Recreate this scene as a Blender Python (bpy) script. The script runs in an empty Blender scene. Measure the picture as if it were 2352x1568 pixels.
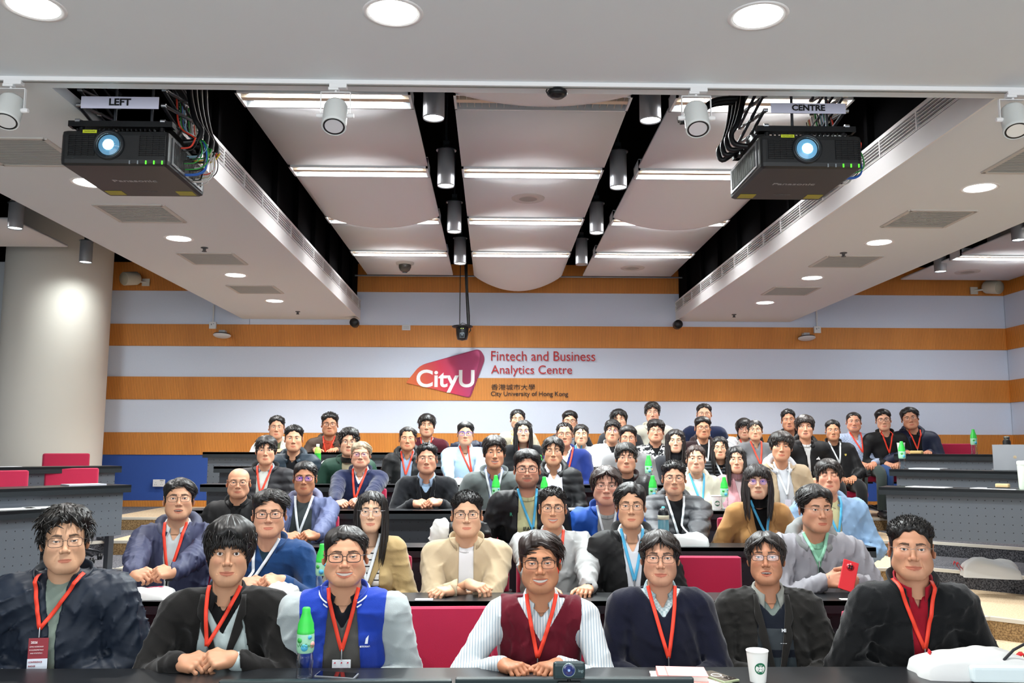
import bpy, math, random, os
import numpy as np
from mathutils import Vector, Matrix
from mathutils.bvhtree import BVHTree
SC = bpy.context.scene
COL = SC.collection
PI = math.pi
rnd = random.Random(7)
# ---------------------------------------------------------------- camera
CZ = 1.59
FPX = 2004.0
YAW, PITCH, ROLL = math.radians(1.19), math.radians(7.011), math.radians(0.1516)
_f = np.array([math.sin(YAW)*math.cos(PITCH), math.cos(YAW)*math.cos(PITCH), math.sin(PITCH)])
_r = np.array([math.cos(YAW), -math.sin(YAW), 0.0])
_u = np.cross(_r, _f)
CR = math.cos(ROLL)*_r + math.sin(ROLL)*_u
CU = -math.sin(ROLL)*_r + math.cos(ROLL)*_u
cam = bpy.data.cameras.new('camera')
cam.sensor_width = 36.0
cam.lens = FPX/2352*36.0
cam.clip_end = 100
camo = bpy.data.objects.new('camera', cam)
COL.objects.link(camo)
m = Matrix(((CR[0], CU[0], -_f[0], 0), (CR[1], CU[1], -_f[1], 0), (CR[2], CU[2], -_f[2], CZ), (0, 0, 0, 1)))
camo.matrix_world = m
SC.camera = camo
def ray(x, y):
    return CR*((x-1176)/FPX) + CU*(-(y-784)/FPX) + _f
def atY(x, y, Y):
    d = ray(x, y)
    return Vector((0, 0, CZ)) + Vector(d)*(Y/d[1])
def atZ(x, y, z):
    d = ray(x, y)
    return Vector((0, 0, CZ)) + Vector(d)*((z-CZ)/d[2])
# ---------------------------------------------------------------- world, exposure, front lights
w = bpy.data.worlds.new('world'); SC.world = w
w.use_nodes = True
bg = w.node_tree.nodes['Background']
bg.inputs[0].default_value = (0.92, 0.96, 1.0, 1); bg.inputs[1].default_value = 1.3
SC.view_settings.view_transform = 'Standard'
SC.view_settings.look = 'None'
SC.view_settings.exposure = -0.12
SC.view_settings.gamma = 1.0
SC.view_settings.use_curve_mapping = False
SC.cycles.max_bounces = 6
SC.cycles.diffuse_bounces = 3
SC.cycles.glossy_bounces = 2
SC.cycles.transmission_bounces = 4
SC.cycles.transparent_max_bounces = 10
SC.cycles.caustics_reflective = False
SC.cycles.caustics_refractive = False
SC.cycles.sample_clamp_indirect = 4
SC.cycles.use_denoising = True
def area(name, loc, size, power, rot=(0, 0, 0), col=(1, 1, 1), sy=None):
    l = bpy.data.lights.new(name, 'AREA'); l.energy = power; l.color = col; l.size = size
    if sy: l.shape = 'RECTANGLE'; l.size_y = sy
    o = bpy.data.objects.new(name, l); o.location = loc; o.rotation_euler = rot; COL.objects.link(o); return o
# unseen fill lights added above and behind the camera to brighten the audience
area('front_fill_light', (0.0, -1.2, 3.3), 5.0, 40, (math.radians(40), 0, 0), (0.97, 0.99, 1.0), 1.0)
area('front_fill_light', (0.0, 1.6, 3.34), 6.0, 14, (math.radians(20), 0, 0), (0.97, 0.99, 1.0), 0.8)
# the two lit projection screens on the stage wall behind the camera
for _x in (-3.0, 3.2):
    area('projection_screen_light', (_x, -4.4, 1.75), 4.2, 150, (math.radians(90), 0, 0), (0.95, 0.98, 1.0), 2.7)
# ---------------------------------------------------------------- helpers
def lin(c):
    return c/12.92 if c <= 0.04045 else ((c+0.055)/1.055)**2.4
def hexc(h):
    h = h.lstrip('#')
    return tuple(lin(int(h[i:i+2], 16)/255) for i in (0, 2, 4))
MATS = {}
def mat(col, rough=0.6, metal=0.0, emit=0.0, name=None, bump=0.0, bscale=200.0, spec=0.4, vary=0.0, sheen=0.0):
    key = (col, rough, metal, emit, name, bump, bscale, spec, vary, sheen)
    if key in MATS: return MATS[key]
    m = bpy.data.materials.new(name or 'mat_'+str(col).strip('#'))
    m.use_nodes = True
    nt = m.node_tree; b = nt.nodes['Principled BSDF']
    c = hexc(col) if isinstance(col, str) else col
    b.inputs['Base Color'].default_value = (*c, 1)
    b.inputs['Roughness'].default_value = rough
    b.inputs['Metallic'].default_value = metal
    b.inputs['Specular IOR Level'].default_value = spec
    if sheen: b.inputs['Sheen Weight'].default_value = sheen
    if emit:
        b.inputs['Emission Color'].default_value = (*c, 1); b.inputs['Emission Strength'].default_value = emit
    if bump or vary:
        tc = nt.nodes.new('ShaderNodeTexCoord')
        n = nt.nodes.new('ShaderNodeTexNoise'); n.inputs['Scale'].default_value = bscale; n.inputs['Detail'].default_value = 3
        nt.links.new(tc.outputs['Object'], n.inputs['Vector'])
        if bump:
            bp = nt.nodes.new('ShaderNodeBump'); bp.inputs['Strength'].default_value = bump; bp.inputs['Distance'].default_value = 0.004
            nt.links.new(n.outputs['Fac'], bp.inputs['Height']); nt.links.new(bp.outputs['Normal'], b.inputs['Normal'])
        if vary:
            r = nt.nodes.new('ShaderNodeValToRGB')
            r.color_ramp.elements[0].position = 0.35; r.color_ramp.elements[1].position = 0.65
            r.color_ramp.elements[0].color = (*[max(0, x*(1-vary)) for x in c], 1)
            r.color_ramp.elements[1].color = (*[min(1, x*(1+vary)) for x in c], 1)
            nt.links.new(n.outputs['Fac'], r.inputs['Fac']); nt.links.new(r.outputs['Color'], b.inputs['Base Color'])
    MATS[key] = m
    return m
def vcol_mat(name, rough=0.5, spec=0.4, sss=0.0):
    if name in MATS: return MATS[name]
    m = bpy.data.materials.new(name); m.use_nodes = True
    nt = m.node_tree; b = nt.nodes['Principled BSDF']
    a = nt.nodes.new('ShaderNodeAttribute'); a.attribute_name = 'Col'
    nt.links.new(a.outputs['Color'], b.inputs['Base Color'])
    b.inputs['Roughness'].default_value = rough; b.inputs['Specular IOR Level'].default_value = spec
    MATS[name] = m
    return m
def lens_mat(tint='#ffffff', gl=0.02):
    key = ('lens', tint, gl)
    if key in MATS: return MATS[key]
    m = bpy.data.materials.new('spectacle_glass'); m.use_nodes = True
    nt = m.node_tree; nt.nodes.clear()
    o = nt.nodes.new('ShaderNodeOutputMaterial'); mx = nt.nodes.new('ShaderNodeMixShader')
    t = nt.nodes.new('ShaderNodeBsdfTransparent'); g = nt.nodes.new('ShaderNodeBsdfGlossy')
    g.inputs['Color'].default_value = (*hexc(tint), 1); g.inputs['Roughness'].default_value = 0.35
    mx.inputs[0].default_value = gl
    nt.links.new(t.outputs[0], mx.inputs[1]); nt.links.new(g.outputs[0], mx.inputs[2]); nt.links.new(mx.outputs[0], o.inputs[0])
    MATS[key] = m
    return m
def tag(o, label=None, cat=None, group=None, kind=None):
    if label: o['label'] = label
    if cat: o['category'] = cat
    if group: o['group'] = group
    if kind: o['kind'] = kind
    return o
def empty(name, loc=(0, 0, 0), rz=0.0):
    o = bpy.data.objects.new(name, None); o.empty_display_size = 0.1
    o.location = loc; o.rotation_euler = (0, 0, rz); COL.objects.link(o); return o
def npmesh(name, V, F, mats, parent=None, smooth=True, midx=None, vcol=None, loc=None):
    """V (n,3); F (m,k) array of quads or tris, or a list of such arrays"""
    V = np.asarray(V, np.float32)
    Fs = F if isinstance(F, list) else [F]
    Fs = [np.asarray(f, np.int32) for f in Fs if len(f)]
    me = bpy.data.meshes.new(name)
    me.vertices.add(len(V)); me.vertices.foreach_set('co', V.ravel())
    nl = sum(f.size for f in Fs); nf = sum(len(f) for f in Fs)
    me.loops.add(nl); me.polygons.add(nf)
    me.loops.foreach_set('vertex_index', np.concatenate([f.ravel() for f in Fs]))
    tot = np.concatenate([np.full(len(f), f.shape[1], np.int32) for f in Fs])
    st = np.concatenate([[0], np.cumsum(tot)[:-1]]).astype(np.int32)
    me.polygons.foreach_set('loop_start', st)
    if smooth: me.polygons.foreach_set('use_smooth', np.ones(nf, bool))
    if midx is not None: me.polygons.foreach_set('material_index', np.asarray(midx, np.int32))
    if not isinstance(mats, (list, tuple)): mats = [mats]
    for q in mats: me.materials.append(q)
    if vcol is not None:
        a = me.color_attributes.new('Col', 'FLOAT_COLOR', 'POINT')
        c = np.ones((len(V), 4), np.float32); c[:, :3] = vcol
        a.data.foreach_set('color', c.ravel())
    me.update(calc_edges=True)
    me.validate()
    o = bpy.data.objects.new(name, me); COL.objects.link(o)
    if parent: o.parent = parent
    if loc is not None: o.location = loc
    return o
def catmull(pts, k=5):
    P = [Vector(p) for p in pts]; P = [P[0]]+P+[P[-1]]; out = []
    for i in range(1, len(P)-2):
        for j in range(k):
            t = j/k; a, b, c, d = P[i-1:i+3]
            out.append(.5*((2*b)+(c-a)*t+(2*a-5*b+4*c-d)*t*t+(-a+3*b-3*c+d)*t**3))
    return out+[P[-2]]
class MB:
    """collects boxes, tubes, lathes into one mesh"""
    def __init__(s): s.V = []; s.F = []; s.M = []; s.S = []; s.m = 0; s.xf = None; s.sm = False
    def add(s, vs, fs, smooth=None):
        b = len(s.V)
        for v in vs:
            v = Vector(v)
            s.V.append(s.xf @ v if s.xf is not None else v)
        for f in fs: s.F.append([i+b for i in f]); s.M.append(s.m); s.S.append(s.sm if smooth is None else smooth)
    def box(s, c, d, rz=0.0, bev=0.0):
        x, y, z = d[0]/2, d[1]/2, d[2]/2
        R = Matrix.Rotation(rz, 3, 'Z'); c = Vector(c)
        if bev <= 0:
            vs = [c+R@Vector((i*x, j*y, k*z)) for k in (-1, 1) for j in (-1, 1) for i in (-1, 1)]
            s.add(vs, [(0, 2, 3, 1), (4, 5, 7, 6), (0, 1, 5, 4), (2, 6, 7, 3), (0, 4, 6, 2), (1, 3, 7, 5)])
        else:
            b = min(bev, x*.99, y*.99, z*.99); vs = []; ring = []
            prof = [(-z, b*.7), (-z+b*.3, b*.1), (-z+b, 0), (z-b, 0), (z-b*.3, b*.1), (z, b*.7)]
            n = 0
            for zz, ins in prof:
                r = []
                for cx, cy, a0 in ((1, 1, 0), (-1, 1, 90), (-1, -1, 180), (1, -1, 270)):
                    for a in (0, 30, 60, 90):
                        t = math.radians(a0+a)
                        r.append(c+R@Vector((cx*(x-b)+math.cos(t)*(b-ins), cy*(y-b)+math.sin(t)*(b-ins), zz)))
                vs += r; n = len(r)
            fs = [tuple(range(n))[::-1], tuple(range(5*n, 6*n))]
            for k in range(5):
                for i in range(n):
                    j = (i+1) % n; fs.append((k*n+i, k*n+j, (k+1)*n+j, (k+1)*n+i))
            s.add(vs, fs)
    def plate(s, pts, th, axis=(0, 0, 1), smooth=False):
        """polygon extruded along axis by th"""
        a = Vector(axis).normalized()*th; n = len(pts)
        vs = [Vector(p) for p in pts]+[Vector(p)+a for p in pts]
        fs = [tuple(range(n))[::-1], tuple(range(n, 2*n))]+[(i, (i+1) % n, n+(i+1) % n, n+i) for i in range(n)]
        s.add(vs, fs, smooth)
    def tube(s, pts, r, n=8, cap=True, smooth=True, flat=1.0):
        pts = [Vector(p) for p in pts]; k = len(pts)
        rs = r if isinstance(r, (list, tuple)) else [r]*k
        vs = []; up = None
        for i, p in enumerate(pts):
            t = (pts[min(i+1, k-1)]-pts[max(i-1, 0)])
            t = t.normalized() if t.length > 1e-9 else Vector((0, 0, 1))
            if up is None: up = Vector((0, 0, 1)) if abs(t.z) < .9 else Vector((0, 1, 0))
            a = t.cross(up)
            a = a.normalized() if a.length > 1e-6 else t.orthogonal().normalized()
            b = a.cross(t).normalized(); up = b
            for j in range(n):
                q = 2*PI*j/n; vs.append(p+a*math.cos(q)*rs[i]+b*math.sin(q)*rs[i]*flat)
        fs = [(i*n+j, (i+1)*n+j, (i+1)*n+(j+1) % n, i*n+(j+1) % n) for i in range(k-1) for j in range(n)]
        s.add(vs, fs, smooth)
        if cap: s.add(vs[:n], [tuple(range(n))], False); s.add(vs[-n:], [tuple(range(n))[::-1]], False)
    def lathe(s, prof, c=(0, 0, 0), n=24, ax='Z', smooth=True, rot=None, cap=True):
        """prof = [(r,z)...]"""
        c = Vector(c); vs = []
        for r, z in prof:
            for j in range(n):
                a = 2*PI*j/n; v = Vector((r*math.cos(a), r*math.sin(a), z))
                if ax == 'Y': v = Vector((v.x, v.z, -v.y))
                if ax == 'y': v = Vector((v.x, -v.z, v.y))
                if ax == 'X': v = Vector((v.z, v.y, -v.x))
                if rot is not None: v = rot @ v
                vs.append(c+v)
        k = len(prof)
        fs = [(i*n+j, i*n+(j+1) % n, (i+1)*n+(j+1) % n, (i+1)*n+j) for i in range(k-1) for j in range(n)]
        s.add(vs, fs, smooth)
        if not cap: return
        if prof[0][0] > 1e-5: s.add(vs[:n], [tuple(range(n))[::-1]], False)
        if prof[-1][0] > 1e-5: s.add(vs[-n:], [tuple(range(n))], False)
    def build(s, name, mats, parent=None, loc=None):
        me = bpy.data.meshes.new(name)
        me.from_pydata([tuple(v) for v in s.V], [], s.F)
        if not isinstance(mats, (list, tuple)): mats = [mats]
        for q in mats: me.materials.append(q)
        me.polygons.foreach_set('material_index', s.M); me.polygons.foreach_set('use_smooth', s.S)
        me.update()
        o = bpy.data.objects.new(name, me); COL.objects.link(o)
        if parent: o.parent = parent
        if loc is not None: o.location = loc
        return o
def copy_tree(o, parent=None, loc=None, rz=None):
    c = o.copy(); COL.objects.link(c)
    if parent is not None: c.parent = parent
    if loc is not None: c.location = loc
    if rz is not None: c.rotation_euler = (0, 0, rz)
    for ch in list(o.children): copy_tree(ch, c)
    return c
def text_mesh(name, txt, size, m, parent=None, M=None, align='CENTER', ext=0.0006, bold=0.0, space=1.0, shear=0.0, sx=1.0):
    cu = bpy.data.curves.new(name, 'FONT'); cu.body = txt; cu.size = size; cu.align_x = align; cu.align_y = 'CENTER'
    cu.extrude = ext; cu.offset = bold*size; cu.space_character = space; cu.shear = shear; cu.resolution_u = 6 if size > .1 else 3
    t = bpy.data.objects.new(name, cu); COL.objects.link(t)
    dg = bpy.context.evaluated_depsgraph_get()
    me = bpy.data.meshes.new_from_object(t.evaluated_get(dg))
    bpy.data.objects.remove(t)
    if sx != 1.0: me.transform(Matrix.Diagonal((sx, 1, 1, 1)))
    me.materials.clear(); me.materials.append(m)
    o = bpy.data.objects.new(name, me); COL.objects.link(o)
    if parent: o.parent = parent
    if M is not None: o.matrix_basis = M
    return o
def facing(loc, tilt=0.0, rz=0.0):
    """text/flat things made in XY stand up in XZ and face -Y"""
    return Matrix.Translation(loc) @ Matrix.Rotation(rz, 4, 'Z') @ Matrix.Rotation(PI/2+tilt, 4, 'X')
# ---------------------------------------------------------------- signed-distance modelling in numpy
f32 = np.float32
def surfnet(D, org, h):
    """naive surface nets; D<0 inside. returns V, quads"""
    nx, ny, nz = D.shape
    S = D < 0
    c = S[:-1, :-1, :-1].astype(np.int8)
    tot = np.zeros_like(c)
    for i in (0, 1):
        for j in (0, 1):
            for k in (0, 1):
                tot += S[i:nx-1+i, j:ny-1+j, k:nz-1+k]
    act = (tot > 0) & (tot < 8)
    I, J, K = np.nonzero(act)
    N = len(I)
    idm = np.full(act.shape, -1, np.int32); idm[I, J, K] = np.arange(N)
    cor = [(i, j, k) for i in (0, 1) for j in (0, 1) for k in (0, 1)]
    val = np.stack([D[I+i, J+j, K+k] for i, j, k in cor], 1)
    acc = np.zeros((N, 3), f32); cnt = np.zeros(N, f32)
    for a in range(8):
        for b in range(a+1, 8):
            d = [cor[b][q]-cor[a][q] for q in range(3)]
            if sum(abs(x) for x in d) != 1: continue
            va, vb = val[:, a], val[:, b]
            mk = (va < 0) != (vb < 0)
            t = np.where(mk, va/np.where(mk, va-vb, 1), 0)
            for q in range(3): acc[:, q] += np.where(mk, cor[a][q]+t*d[q], 0)
            cnt += mk
    V = (acc/cnt[:, None]+np.stack([I, J, K], 1))*h+np.array(org, f32)
    Q = []
    for ax in range(3):
        sl0 = [slice(None)]*3; sl1 = [slice(None)]*3
        sl0[ax] = slice(0, -1); sl1[ax] = slice(1, None)
        ch = S[tuple(sl0)] != S[tuple(sl1)]
        o1, o2 = (ax+1) % 3, (ax+2) % 3
        A = np.argwhere(ch)
        ok = (A[:, o1] > 0) & (A[:, o2] > 0) & (A[:, o1] < D.shape[o1]-1) & (A[:, o2] < D.shape[o2]-1)
        A = A[ok]
        ins = S[A[:, 0], A[:, 1], A[:, 2]]
        def g(d1, d2):
            B = A.copy(); B[:, o1] -= d1; B[:, o2] -= d2
            return idm[B[:, 0], B[:, 1], B[:, 2]]
        q = np.stack([g(1, 1), g(0, 1), g(0, 0), g(1, 0)], 1)
        q[~ins] = q[~ins][:, ::-1]
        Q.append(q)
    Q = np.concatenate(Q)
    Q = Q[(Q >= 0).all(1)]
    return V, Q
class Grid:
    def __init__(s, lo, hi, h):
        s.h = h; s.lo = np.array(lo, f32); n = np.ceil((np.array(hi)-np.array(lo))/h).astype(int)+1
        s.x = (s.lo[0]+np.arange(n[0])*h).astype(f32)[:, None, None]
        s.y = (s.lo[1]+np.arange(n[1])*h).astype(f32)[None, :, None]
        s.z = (s.lo[2]+np.arange(n[2])*h).astype(f32)[None, None, :]
    def mesh(s, D): return surfnet(np.ascontiguousarray(D), s.lo, s.h)
def sm(a, b, k):
    h = np.clip(0.5+0.5*(b-a)/k, 0, 1)
    return b+(a-b)*h-k*h*(1-h)
def smax(a, b, k): return -sm(-a, -b, k)
def cone(g, a, b, ra, rb, sy=1.0, yc=None):
    """tapered capsule; sy squashes in y about the axis"""
    a = np.array(a, float); b = np.array(b, float)
    ba = b-a; s = 1.0/sy
    x, y, z = g.x-a[0], (g.y-a[1])*s, g.z-a[2]
    ba = np.array([ba[0], ba[1]*s, ba[2]])
    L = float(ba@ba)
    t = np.clip((x*ba[0]+y*ba[1]+z*ba[2])/max(L, 1e-9), 0, 1)
    d = np.sqrt((x-t*ba[0])**2+(y-t*ba[1])**2+(z-t*ba[2])**2)-(ra+(rb-ra)*t)
    return (d*(0.5+0.5*sy)).astype(f32)
def ell(g, c, r, R=None):
    x, y, z = g.x-c[0], g.y-c[1], g.z-c[2]
    if R is not None:
        X = x*R[0][0]+y*R[0][1]+z*R[0][2]; Y = x*R[1][0]+y*R[1][1]+z*R[1][2]; Z = x*R[2][0]+y*R[2][1]+z*R[2][2]
        x, y, z = X, Y, Z
    k0 = np.sqrt((x/r[0])**2+(y/r[1])**2+(z/r[2])**2)
    return ((k0-1)*min(r)*(0.6+0.4*k0)).astype(f32) if min(r) < 0.5*max(r) else ((k0-1)*(sum(r)/3)).astype(f32)
def rot3(ax, a):
    return np.array(Matrix.Rotation(a, 3, ax))
# ---------------------------------------------------------------- heads. local frame: x across, -y forward, z up, origin between the ears at eye level
LIP = np.array(hexc('#b5685d')); SK0 = np.array(hexc('#e0b393'))
HEADS = {}
def head_mesh(eye, mouth, h, fem=False):
    key = (eye, mouth, h, fem)
    if key in HEADS: return HEADS[key]
    g = Grid((-.098, -.135, -.20), (.098, .115, .128), h)
    ax = np.abs(g.x)
    class G2: pass
    s = G2(); s.x = ax; s.y = g.y; s.z = g.z
    d = ell(s, (0, .012, .034), (.0765, .098, .086))
    d = sm(d, ell(s, (0, -.030, -.035), (.066, .062, .080)), .03)
    jw = .044 if fem else .051
    d = sm(d, cone(s, (0, -.074, -.094), (.014, -.070, -.092), .0225, .021), .03)
    d = sm(d, cone(s, (jw, -.005, -.062), (.020, -.066, -.092), .021, .019), .03)
    d = sm(d, ell(s, (.040, -.060, -.026), (.024, .024, .022)), .022)
    d = sm(d, ell(s, (.044, -.040, -.056), (.023, .028, .030)), .025)
    d = sm(d, cone(s, (0, -.081, .022), (.040, -.066, .024), .012, .009), .016)          # brow
    d = smax(d, -ell(s, (.0315, -.100, .000), (.020, .0135, .0125)), .012)              # sockets
    d = sm(d, cone(s, (0, -.085, .010), (0, -.106, -.030), .0075, .0092), .012)          # nose
    d = sm(d, ell(s, (0, -.1085, -.034), (.0105, .0095, .0088)), .006)
    d = sm(d, ell(s, (.0125, -.0985, -.0375), (.0078, .0098, .0072)), .004)
    d = smax(d, -ell(s, (.0068, -.1045, -.0435), (.0034, .0052, .0030)), .002)
    d = sm(d, ell(s, (0, -.082, -.066), (.030, .017, .024)), .014)                     # muzzle
    d = sm(d, ell(s, (.0315, -.0745, .0005), (.0155, .0155, .0145)), .004)             # lidded eyeball
    op = {'open': .0044, 'wide': .0060, 'narrow': .0032, 'shut': 0}[eye]
    ze = -.0005+.10*(ax-.0315)
    if op:
        wz = op*np.sqrt(np.clip(1-((ax-.0315)/.0150)**2, 0, 1))
        sl = np.maximum(np.abs(g.z-ze)-wz, -(.2+g.y*0))
        d = np.maximum(d, -np.maximum(np.maximum(sl, np.abs(ax-.0315)-.0150), np.maximum(g.y+.080, -.2)))
    # upper lid crease
    d = d+np.where((np.abs(ax-.0315) < .018) & (g.y < -.06), .0011*np.exp(-((g.z-ze-op-.0035)/.0013)**2), 0).astype(f32)
    mw = {'shut': .024, 'smile': .029, 'teeth': .031, 'open': .025}[mouth]
    cv = {'shut': .0, 'smile': 2.6, 'teeth': 8.0, 'open': 1.5}[mouth]
    zl = -.0695+cv*np.minimum(ax, mw)**2
    mo = {'shut': 0, 'smile': 0.0006, 'teeth': .0052, 'open': .0048}[mouth]
    gap = mo*np.sqrt(np.clip(1-(ax/(mw-.002))**2, 0, 1))
    tl = np.clip(1-(ax/mw)**2, 0, 1)
    yl = -.0975+7.0*ax**2
    up = np.sqrt((g.y-yl-.004)**2+((g.z-zl-gap-.0035*tl)*1.1)**2)-.0070*np.sqrt(tl)
    lo = np.sqrt((g.y-yl-.0055)**2+((g.z-zl+gap+.0040*tl)*1.0)**2)-.0082*np.sqrt(tl)
    d = sm(d, np.where(ax < mw, up, 1).astype(f32), .0045)
    d = sm(d, np.where(ax < mw, lo, 1).astype(f32), .0045)
    if mo > .001:
        d = np.maximum(d, -np.maximum(np.maximum(np.abs(g.z-zl)-gap, ax-mw+.003), g.y+.0885+7*-ax**2))
    d = d+np.where(ax < mw, .0022*np.exp(-((g.z-zl)/.0016)**2)*np.exp(-((g.y+.095)/.02)**2), 0).astype(f32)
    # smile folds
    fold = np.sqrt((ax-.030-.25*(-.045-g.z))**2)
    amp = .0014 if mouth in ('smile', 'teeth') else .0007
    d = d+np.where((g.z < -.032) & (g.z > -.072) & (g.y < -.04), amp*np.exp(-(fold/.003)**2), 0).astype(f32)
    # ears
    Re = rot3('Z', -.45)@rot3('X', .12)
    e = ell(s, (.081, .014, -.008), (.0065, .0185, .0315), Re.tolist())
    e = smax(e, -ell(s, (.0875, .010, -.004), (.0065, .0105, .019)), .003)
    d = sm(d, e, .005)
    nr = .050 if fem else .057
    d = sm(d, cone(s, (0, .018, -.075), (0, .045, -.215), nr, nr*1.03), .022)
    V, Q = g.mesh(d)
    X, Y, Z = V.T
    A = np.abs(X)
    C = np.ones((len(V), 3), f32)
    zl = -.0695+cv*np.minimum(A, mw)**2; tl = np.clip(1-(A/mw)**2, 0, 1)
    gap = mo*np.sqrt(np.clip(1-(A/(mw-.002))**2, 0, 1))
    hl = (.0075+.0018)*tl**.6
    m = (Y < -.074) & (A < mw) & (Z < zl+gap+hl*.72) & (Z > zl-gap-hl)
    part = np.zeros(len(V), np.int8)
    part[m] = 1
    inn = (mo > .001) & (Y > -.0905+7*A**2*.9) & (Y < -.05) & (A < mw-.002) & (np.abs(Z-zl) < gap+.0008)
    part[inn] = 2 if mouth == 'teeth' else 3
    if mouth == 'open': part[inn & (Z > zl)] = 2
    zt_ = -.0005+.10*(A-.0315)+max(op, .0)*np.sqrt(np.clip(1-((A-.0315)/.0165)**2, 0, 1))+.0009
    part[(Y < -.055) & (np.abs(A-.0315) < .0165) & (np.abs(Z-zt_) < .0013) & (part == 0)] = 6
    zb = .0215+.12*(A-.012)-9.0*np.maximum(A-.034, 0)**2*3
    part[(Y < -.05) & (A > .012) & (A < .049) & (np.abs(Z-zb) < .0050*np.clip((.054-A)/.02, .4, 1))] = 4
    HEADS[key] = (V, Q, part, op)
    return HEADS[key]
def ball(c, r, n=14, gaze=(0, -1, 0), iris='#1d120d'):
    """eyeball: uv sphere with its pole along the gaze; returns V, Q, colours"""
    V = []; C = []
    gz = Vector(gaze).normalized(); q = Vector((0, 0, 1)).rotation_difference(gz)
    th = [0, .12, .2, .32, .44, .47, .6, .8, 1.1, 1.5, 2.0]
    for t in th:
        for j in range(n):
            a = 2*PI*j/n
            V.append(Vector(c)+q @ Vector((r*math.sin(t)*math.cos(a), r*math.sin(t)*math.sin(a), r*math.cos(t))))
            C.append(hexc('#070505') if t < .19 else hexc(iris) if t < .46 else hexc('#e9e4df'))
    F = [(i*n+j, (i+1)*n+j, (i+1)*n+(j+1) % n, i*n+(j+1) % n) for i in range(len(th)-1) for j in range(n)]
    return np.array(V), np.array(F), np.array(C)
# ---------------------------------------------------------------- hands. local: wrist at 0, fingers along +x, palm faces -z, thumb towards +y
HANDS = {}
FING = [(.030, .088, .070), (.010, .092, .079), (-.0105, .089, .073), (-.0300, .081, .056)]
def hand_mesh(pose, h):
    key = (pose, h)
    if key in HANDS: return HANDS[key]
    cur = {'flat': [(.12, .18, .12)]*4, 'relax': [(.45, .6, .4), (.5, .7, .45), (.55, .75, .5), (.6, .8, .5)],
           'fist': [(1.05, 1.45, .8), (1.15, 1.5, .8), (1.2, 1.5, .8), (1.25, 1.5, .8)],
           'drop': [(.75, .55, .35), (.8, .6, .4), (.85, .65, .4), (.9, .65, .4)],
           'lace': [(.85, 1.1, .5), (.9, 1.1, .5), (.95, 1.1, .5), (1.0, 1.1, .5)],
           'grip': [(.7, .9, .5), (.75, .95, .5), (.8, 1.0, .5), (.9, 1.0, .5)]}[pose]
    g = Grid((-.075, -.065, -.095), (.19, .095, .035), h)
    d = cone(g, (.0, 0, 0), (.012, 0, 0), .0235, .0225)
    palm = None
    for (y, x1, L) in FING:
        c = cone(g, (.012, y*.55, -.002), (x1-.006, y, 0), .0155, .0118)
        palm = c if palm is None else sm(palm, c, .012)
    d = sm(d, palm, .02)
    d = sm(d, cone(g, (.02, .022, -.012), (.05, .036, -.016), .016, .013), .012)
    d = sm(d, cone(g, (.02, -.020, -.012), (.06, -.028, -.012), .014, .011), .012)
    for (y, x1, L), cs in zip(FING, cur):
        p = np.array([x1-.006, y, 0.0]); a = 0.0; r = .0098 if y > -.02 else .0085
        sp = y*.9 if pose in ('flat', 'relax', 'drop') else y*.2
        fd = None
        for seg, (fr, c) in enumerate(zip((.46, .30, .24), cs)):
            a += c
            q = p+np.array([math.cos(a)*L*fr*math.cos(sp*2), L*fr*math.sin(sp*2)*math.cos(a), -math.sin(a)*L*fr])
            r2 = r*.91
            c_ = cone(g, p, q, r, r2)
            c_ = sm(c_, ell(g, p, (r*1.08,)*3), .003)
            fd = c_ if fd is None else sm(fd, c_, .003)
            p = q; r = r2
        d = sm(d, fd, .0035)
    th = {'fist': [(.05, .040, -.022), (.078, .030, -.040), (.088, .008, -.046)], 'lace': [(.05, .050, -.006), (.078, .046, -.010), (.100, .034, -.012)]}.get(
        pose, [(.052, .055, -.014), (.080, .066, -.022), (.104, .066, -.030)])
    p = np.array((.022, .026, -.008)); r = .0145
    td = None
    for q in th:
        c_ = cone(g, p, q, r, r*.84); td = c_ if td is None else sm(td, c_, .004)
        p = np.array(q); r *= .84
    d = sm(d, td, .007)
    V, Q = g.mesh(d)
    HANDS[key] = (V, Q)
    return HANDS[key]
# ---------------------------------------------------------------- hair
class PC:
    def __init__(s, P): s.x, s.y, s.z = P[..., 0], P[..., 1], P[..., 2]
def headsimple(P):
    g = PC(P)
    class G2: pass
    s = G2(); s.x = np.abs(g.x); s.y = g.y; s.z = g.z
    d = ell(s, (0, .012, .034), (.0765, .098, .086))
    d = sm(d, ell(s, (0, -.030, -.035), (.062, .062, .082)), .03)
    d = sm(d, cone(s, (.045, -.005, -.062), (.016, -.068, -.094), .019, .017), .03)
    d = sm(d, cone(s, (0, .018, -.075), (0, .045, -.215), .055, .058), .022)
    return d
HC = np.array([0, .010, .018])
SPH = {}
def headsphere(na, ne):
    """radius of the head seen from HC on a grid of directions (az 0 = face)"""
    if (na, ne) in SPH: return SPH[(na, ne)]
    az = np.linspace(0, 2*PI, na, endpoint=False)[:, None]; el = np.linspace(PI/2-.001, -1.05, ne)[None, :]
    dr = np.stack([np.sin(az)*np.cos(el), -np.cos(az)*np.cos(el), np.sin(el)+az*0], -1)
    lo = np.full(dr.shape[:2], .02); hi = np.full(dr.shape[:2], .19)
    for _ in range(18):
        md = (lo+hi)/2; ins = headsimple(HC+dr*md[..., None]) < 0
        lo = np.where(ins, md, lo); hi = np.where(ins, hi, md)
    SPH[(na, ne)] = (az, el, dr, lo)
    return SPH[(na, ne)]
def ss(e0, e1, x):
    t = np.clip((x-e0)/(e1-e0), 0, 1); return t*t*(3-2*t)
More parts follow.
